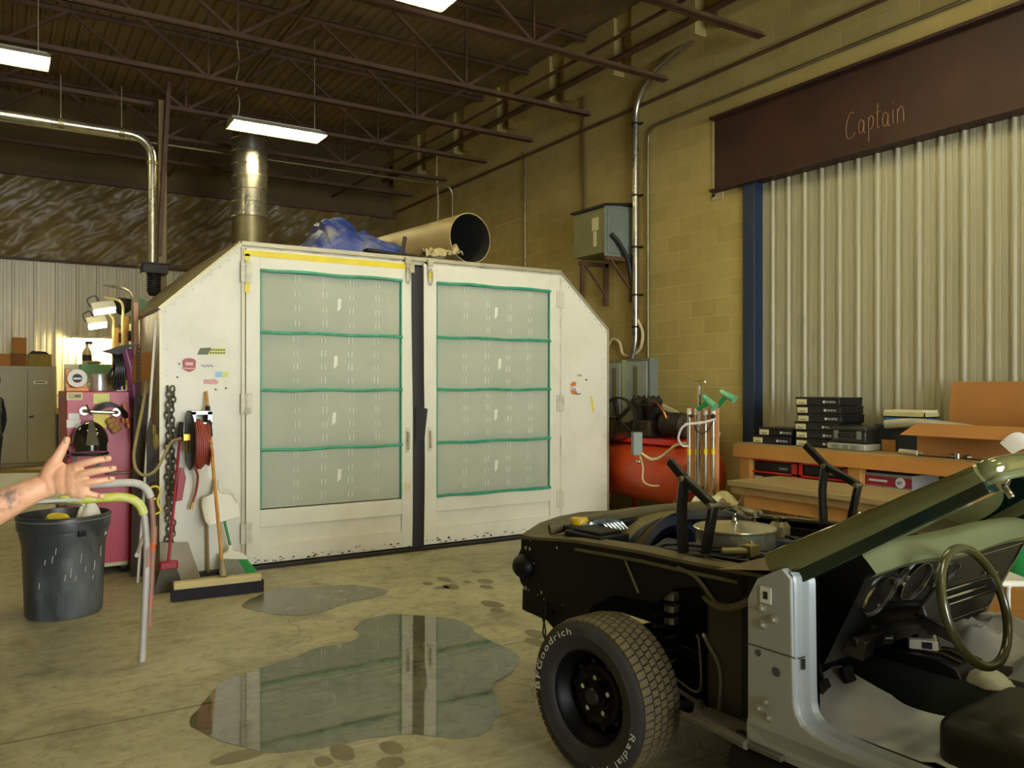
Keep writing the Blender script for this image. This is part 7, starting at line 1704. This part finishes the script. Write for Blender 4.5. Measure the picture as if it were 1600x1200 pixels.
# thumb leaves the side of the palm near its base
limb(b, [hp(74, 748, 0), hp(80, 732, -.004), hp(89, 716, -.006), hp(97, 702, .0), hp(104.5, 687, .008)], [.021, .019, .0135, .0118, .0085], 12)
b.ell(hp(86, 740, .004), (.022, .014, .020), 12, 8, camr)
armo = part('forearm_and_hand', b, skin, person, smooth=0); remesh(armo, .0026, 4, .4)
nb = MB()
for (x, y, dd, rot) in ((167, 715.5, .011, -8), (175, 731, .009, -10), (173, 747.5, .015, -10), (157, 775, .014, 8)):
    nb.ell(hp(x, y, dd - .0085), (.0055, .0016, .0042), 10, 6, camr)
nb.ell(hp(102.5, 690, -.003), (.0045, .002, .0065), 10, 6, camr)
part('fingernail', nb, P('nail_pink', (226, 178, 146), .3), person)
# torso, legs, head stand outside the left edge of the picture
def human(root, ox, oy, face_dir, arm_to=None, shirt_mat=None, trouser_mat=None, hair_mat=None, H=1.78, arms_down=(True, True), elbow=None):
    F_ = V((math.cos(face_dir), math.sin(face_dir), 0)); R_ = V((math.sin(face_dir), -math.cos(face_dir), 0)); o = V((ox, oy, 0)); k = H / 1.78
    def q(r, f, z): return o + R_ * r * k + F_ * f * k + V((0, 0, z * k))
    b = MB(); rot = Matrix.Rotation(face_dir - PI / 2, 3, 'Z')
    # head with face
    b.ell(q(0, .02, 1.67), (.076 * k, .098 * k, .115 * k), 20, 14, rot); b.ell(q(0, .055, 1.615), (.055 * k, .055 * k, .06 * k), 14, 10, rot)
    b.ell(q(0, .125, 1.645), (.013 * k, .022 * k, .028 * k), 10, 8, rot); limb(b, [q(0, .125, 1.68), q(0, .135, 1.64)], [.009, .014])
    for s in (-1, 1): b.ell(q(s * .078, .0, 1.655), (.012, .025, .034), 10, 8, rot)
    b.ell(q(0, .105, 1.600), (.025, .012, .008), 10, 6, rot)
    limb(b, [q(0, -.01, 1.42), q(0, .0, 1.6)], [.064 * k, .056 * k])
    hd_ = part('head', b, skin, root, smooth=0); remesh(hd_, .008, 4)
    e = MB()
    for s in (-1, 1): e.ell(q(s * .032, .108, 1.675), .011, 10, 8)
    part('eye', e, m_ink, root)
    part('hair', MB().grid(lambda u, v: q(0, .0, 1.685) + rot @ V((.086 * k * math.sin(PI * .62 * v) * math.cos(2 * PI * u), (.108 * math.sin(PI * .62 * v) * math.sin(2 * PI * u) - .012) * k, .118 * k * math.cos(PI * (.62 - .22 * max(0, math.sin(2 * PI * u))) * v))), 28, 10), hair_mat, root, smooth=60)
    b = MB()
    for (z, rx, ry, f) in ((.95, .165, .115, 0), (1.05, .16, .11, 0), (1.15, .165, .115, .01), (1.27, .18, .12, .01), (1.37, .165, .105, 0), (1.43, .10, .07, -.01)): b.ell(q(0, f, z), (rx * k, ry * k, .13 * k if z < 1.4 else .09 * k), 20, 10, rot)
    for s in (-1, 1):
        if arms_down[0 if s < 0 else 1]: limb(b, [q(s * .18, 0, 1.40), q(s * .235, -.02, 1.14), q(s * .24, .05, .90)], [.062, .052, .044]); 
    if arm_to is not None:
        sh = q(.17, .02, 1.40); limb(b, [sh, sh.lerp(arm_to, .55) + V((0, 0, .0)), arm_to + (sh - arm_to).normalized() * .03], [.066, .060, .058])
    st = part('shirt', b, shirt_mat, root, smooth=0); remesh(st, .014, 6)
    b = MB(); b.ell(q(0, 0, .95), (.168 * k, .122 * k, .10 * k), 20, 10, rot)
    for s in (-1, 1): limb(b, [q(s * .09, 0, .92), q(s * .105, .02, .50), q(s * .11, -.01, .09)], [.098, .072, .058])
    tr_ = part('trousers', b, trouser_mat, root, smooth=0); remesh(tr_, .014, 6)
    for s in (-1, 1):
        b = MB(); b.ell(q(s * .11, .05, .045), (.05, .135, .045), 16, 10, rot); b.bx(-.05, .05, -.09, .18, 0.001, .02, Matrix.Translation(q(s * .11, 0, 0)) @ rot.to_4x4()); so = part('shoe', b, m_rubber, root, smooth=50)
    for s in (-1, 1):
        if arms_down[0 if s < 0 else 1]:
            b = MB(); w0 = q(s * .24, .05, .91); limb(b, [w0, q(s * .24, .07, .83)], [.030, .034])
            for j in range(4): limb(b, [q(s * .24 + .006, .045 + .02 * j, .82), q(s * .245, .05 + .02 * j, .77), q(s * .235, .06 + .019 * j, .725)], [.011, .010, .008], 8)
            limb(b, [q(s * .235, .09, .86), q(s * .225, .115, .81), q(s * .222, .12, .77)], [.013, .012, .009], 8)
            h_ = part('hand', b, skin, root, smooth=0); remesh(h_, .005, 4)
elb = hp(-105, 842, -.1)
human(person, px_, py_, R(62), arm_to=elb, shirt_mat=P('grey_tshirt', (84, 86, 90), .85, 0, .08, 6), trouser_mat=P('work_jeans', (46, 56, 78), .8, 0, .12, 20), hair_mat=P('brown_hair', (60, 42, 28), .7), arms_down=(True, False))
b = MB(); limb(b, [elb, elb.lerp(person.location + V((.1, -.12, 1.40)), .12)], [.046, .05]); 
# second person far back at the left edge
q = at(-14, 640, d=11.0)
p2 = thing('person', 'person in dark navy work clothes standing by the grey locker at the left edge', 'person', (q.x, q.y, 0))
human(p2, q.x, q.y, R(150), shirt_mat=P('navy_overall', (28, 30, 44), .85, 0, .1, 8), trouser_mat=P('navy_overall', (28, 30, 44), .85), hair_mat=P('brown_hair', (60, 42, 28), .7), arms_down=(True, True))
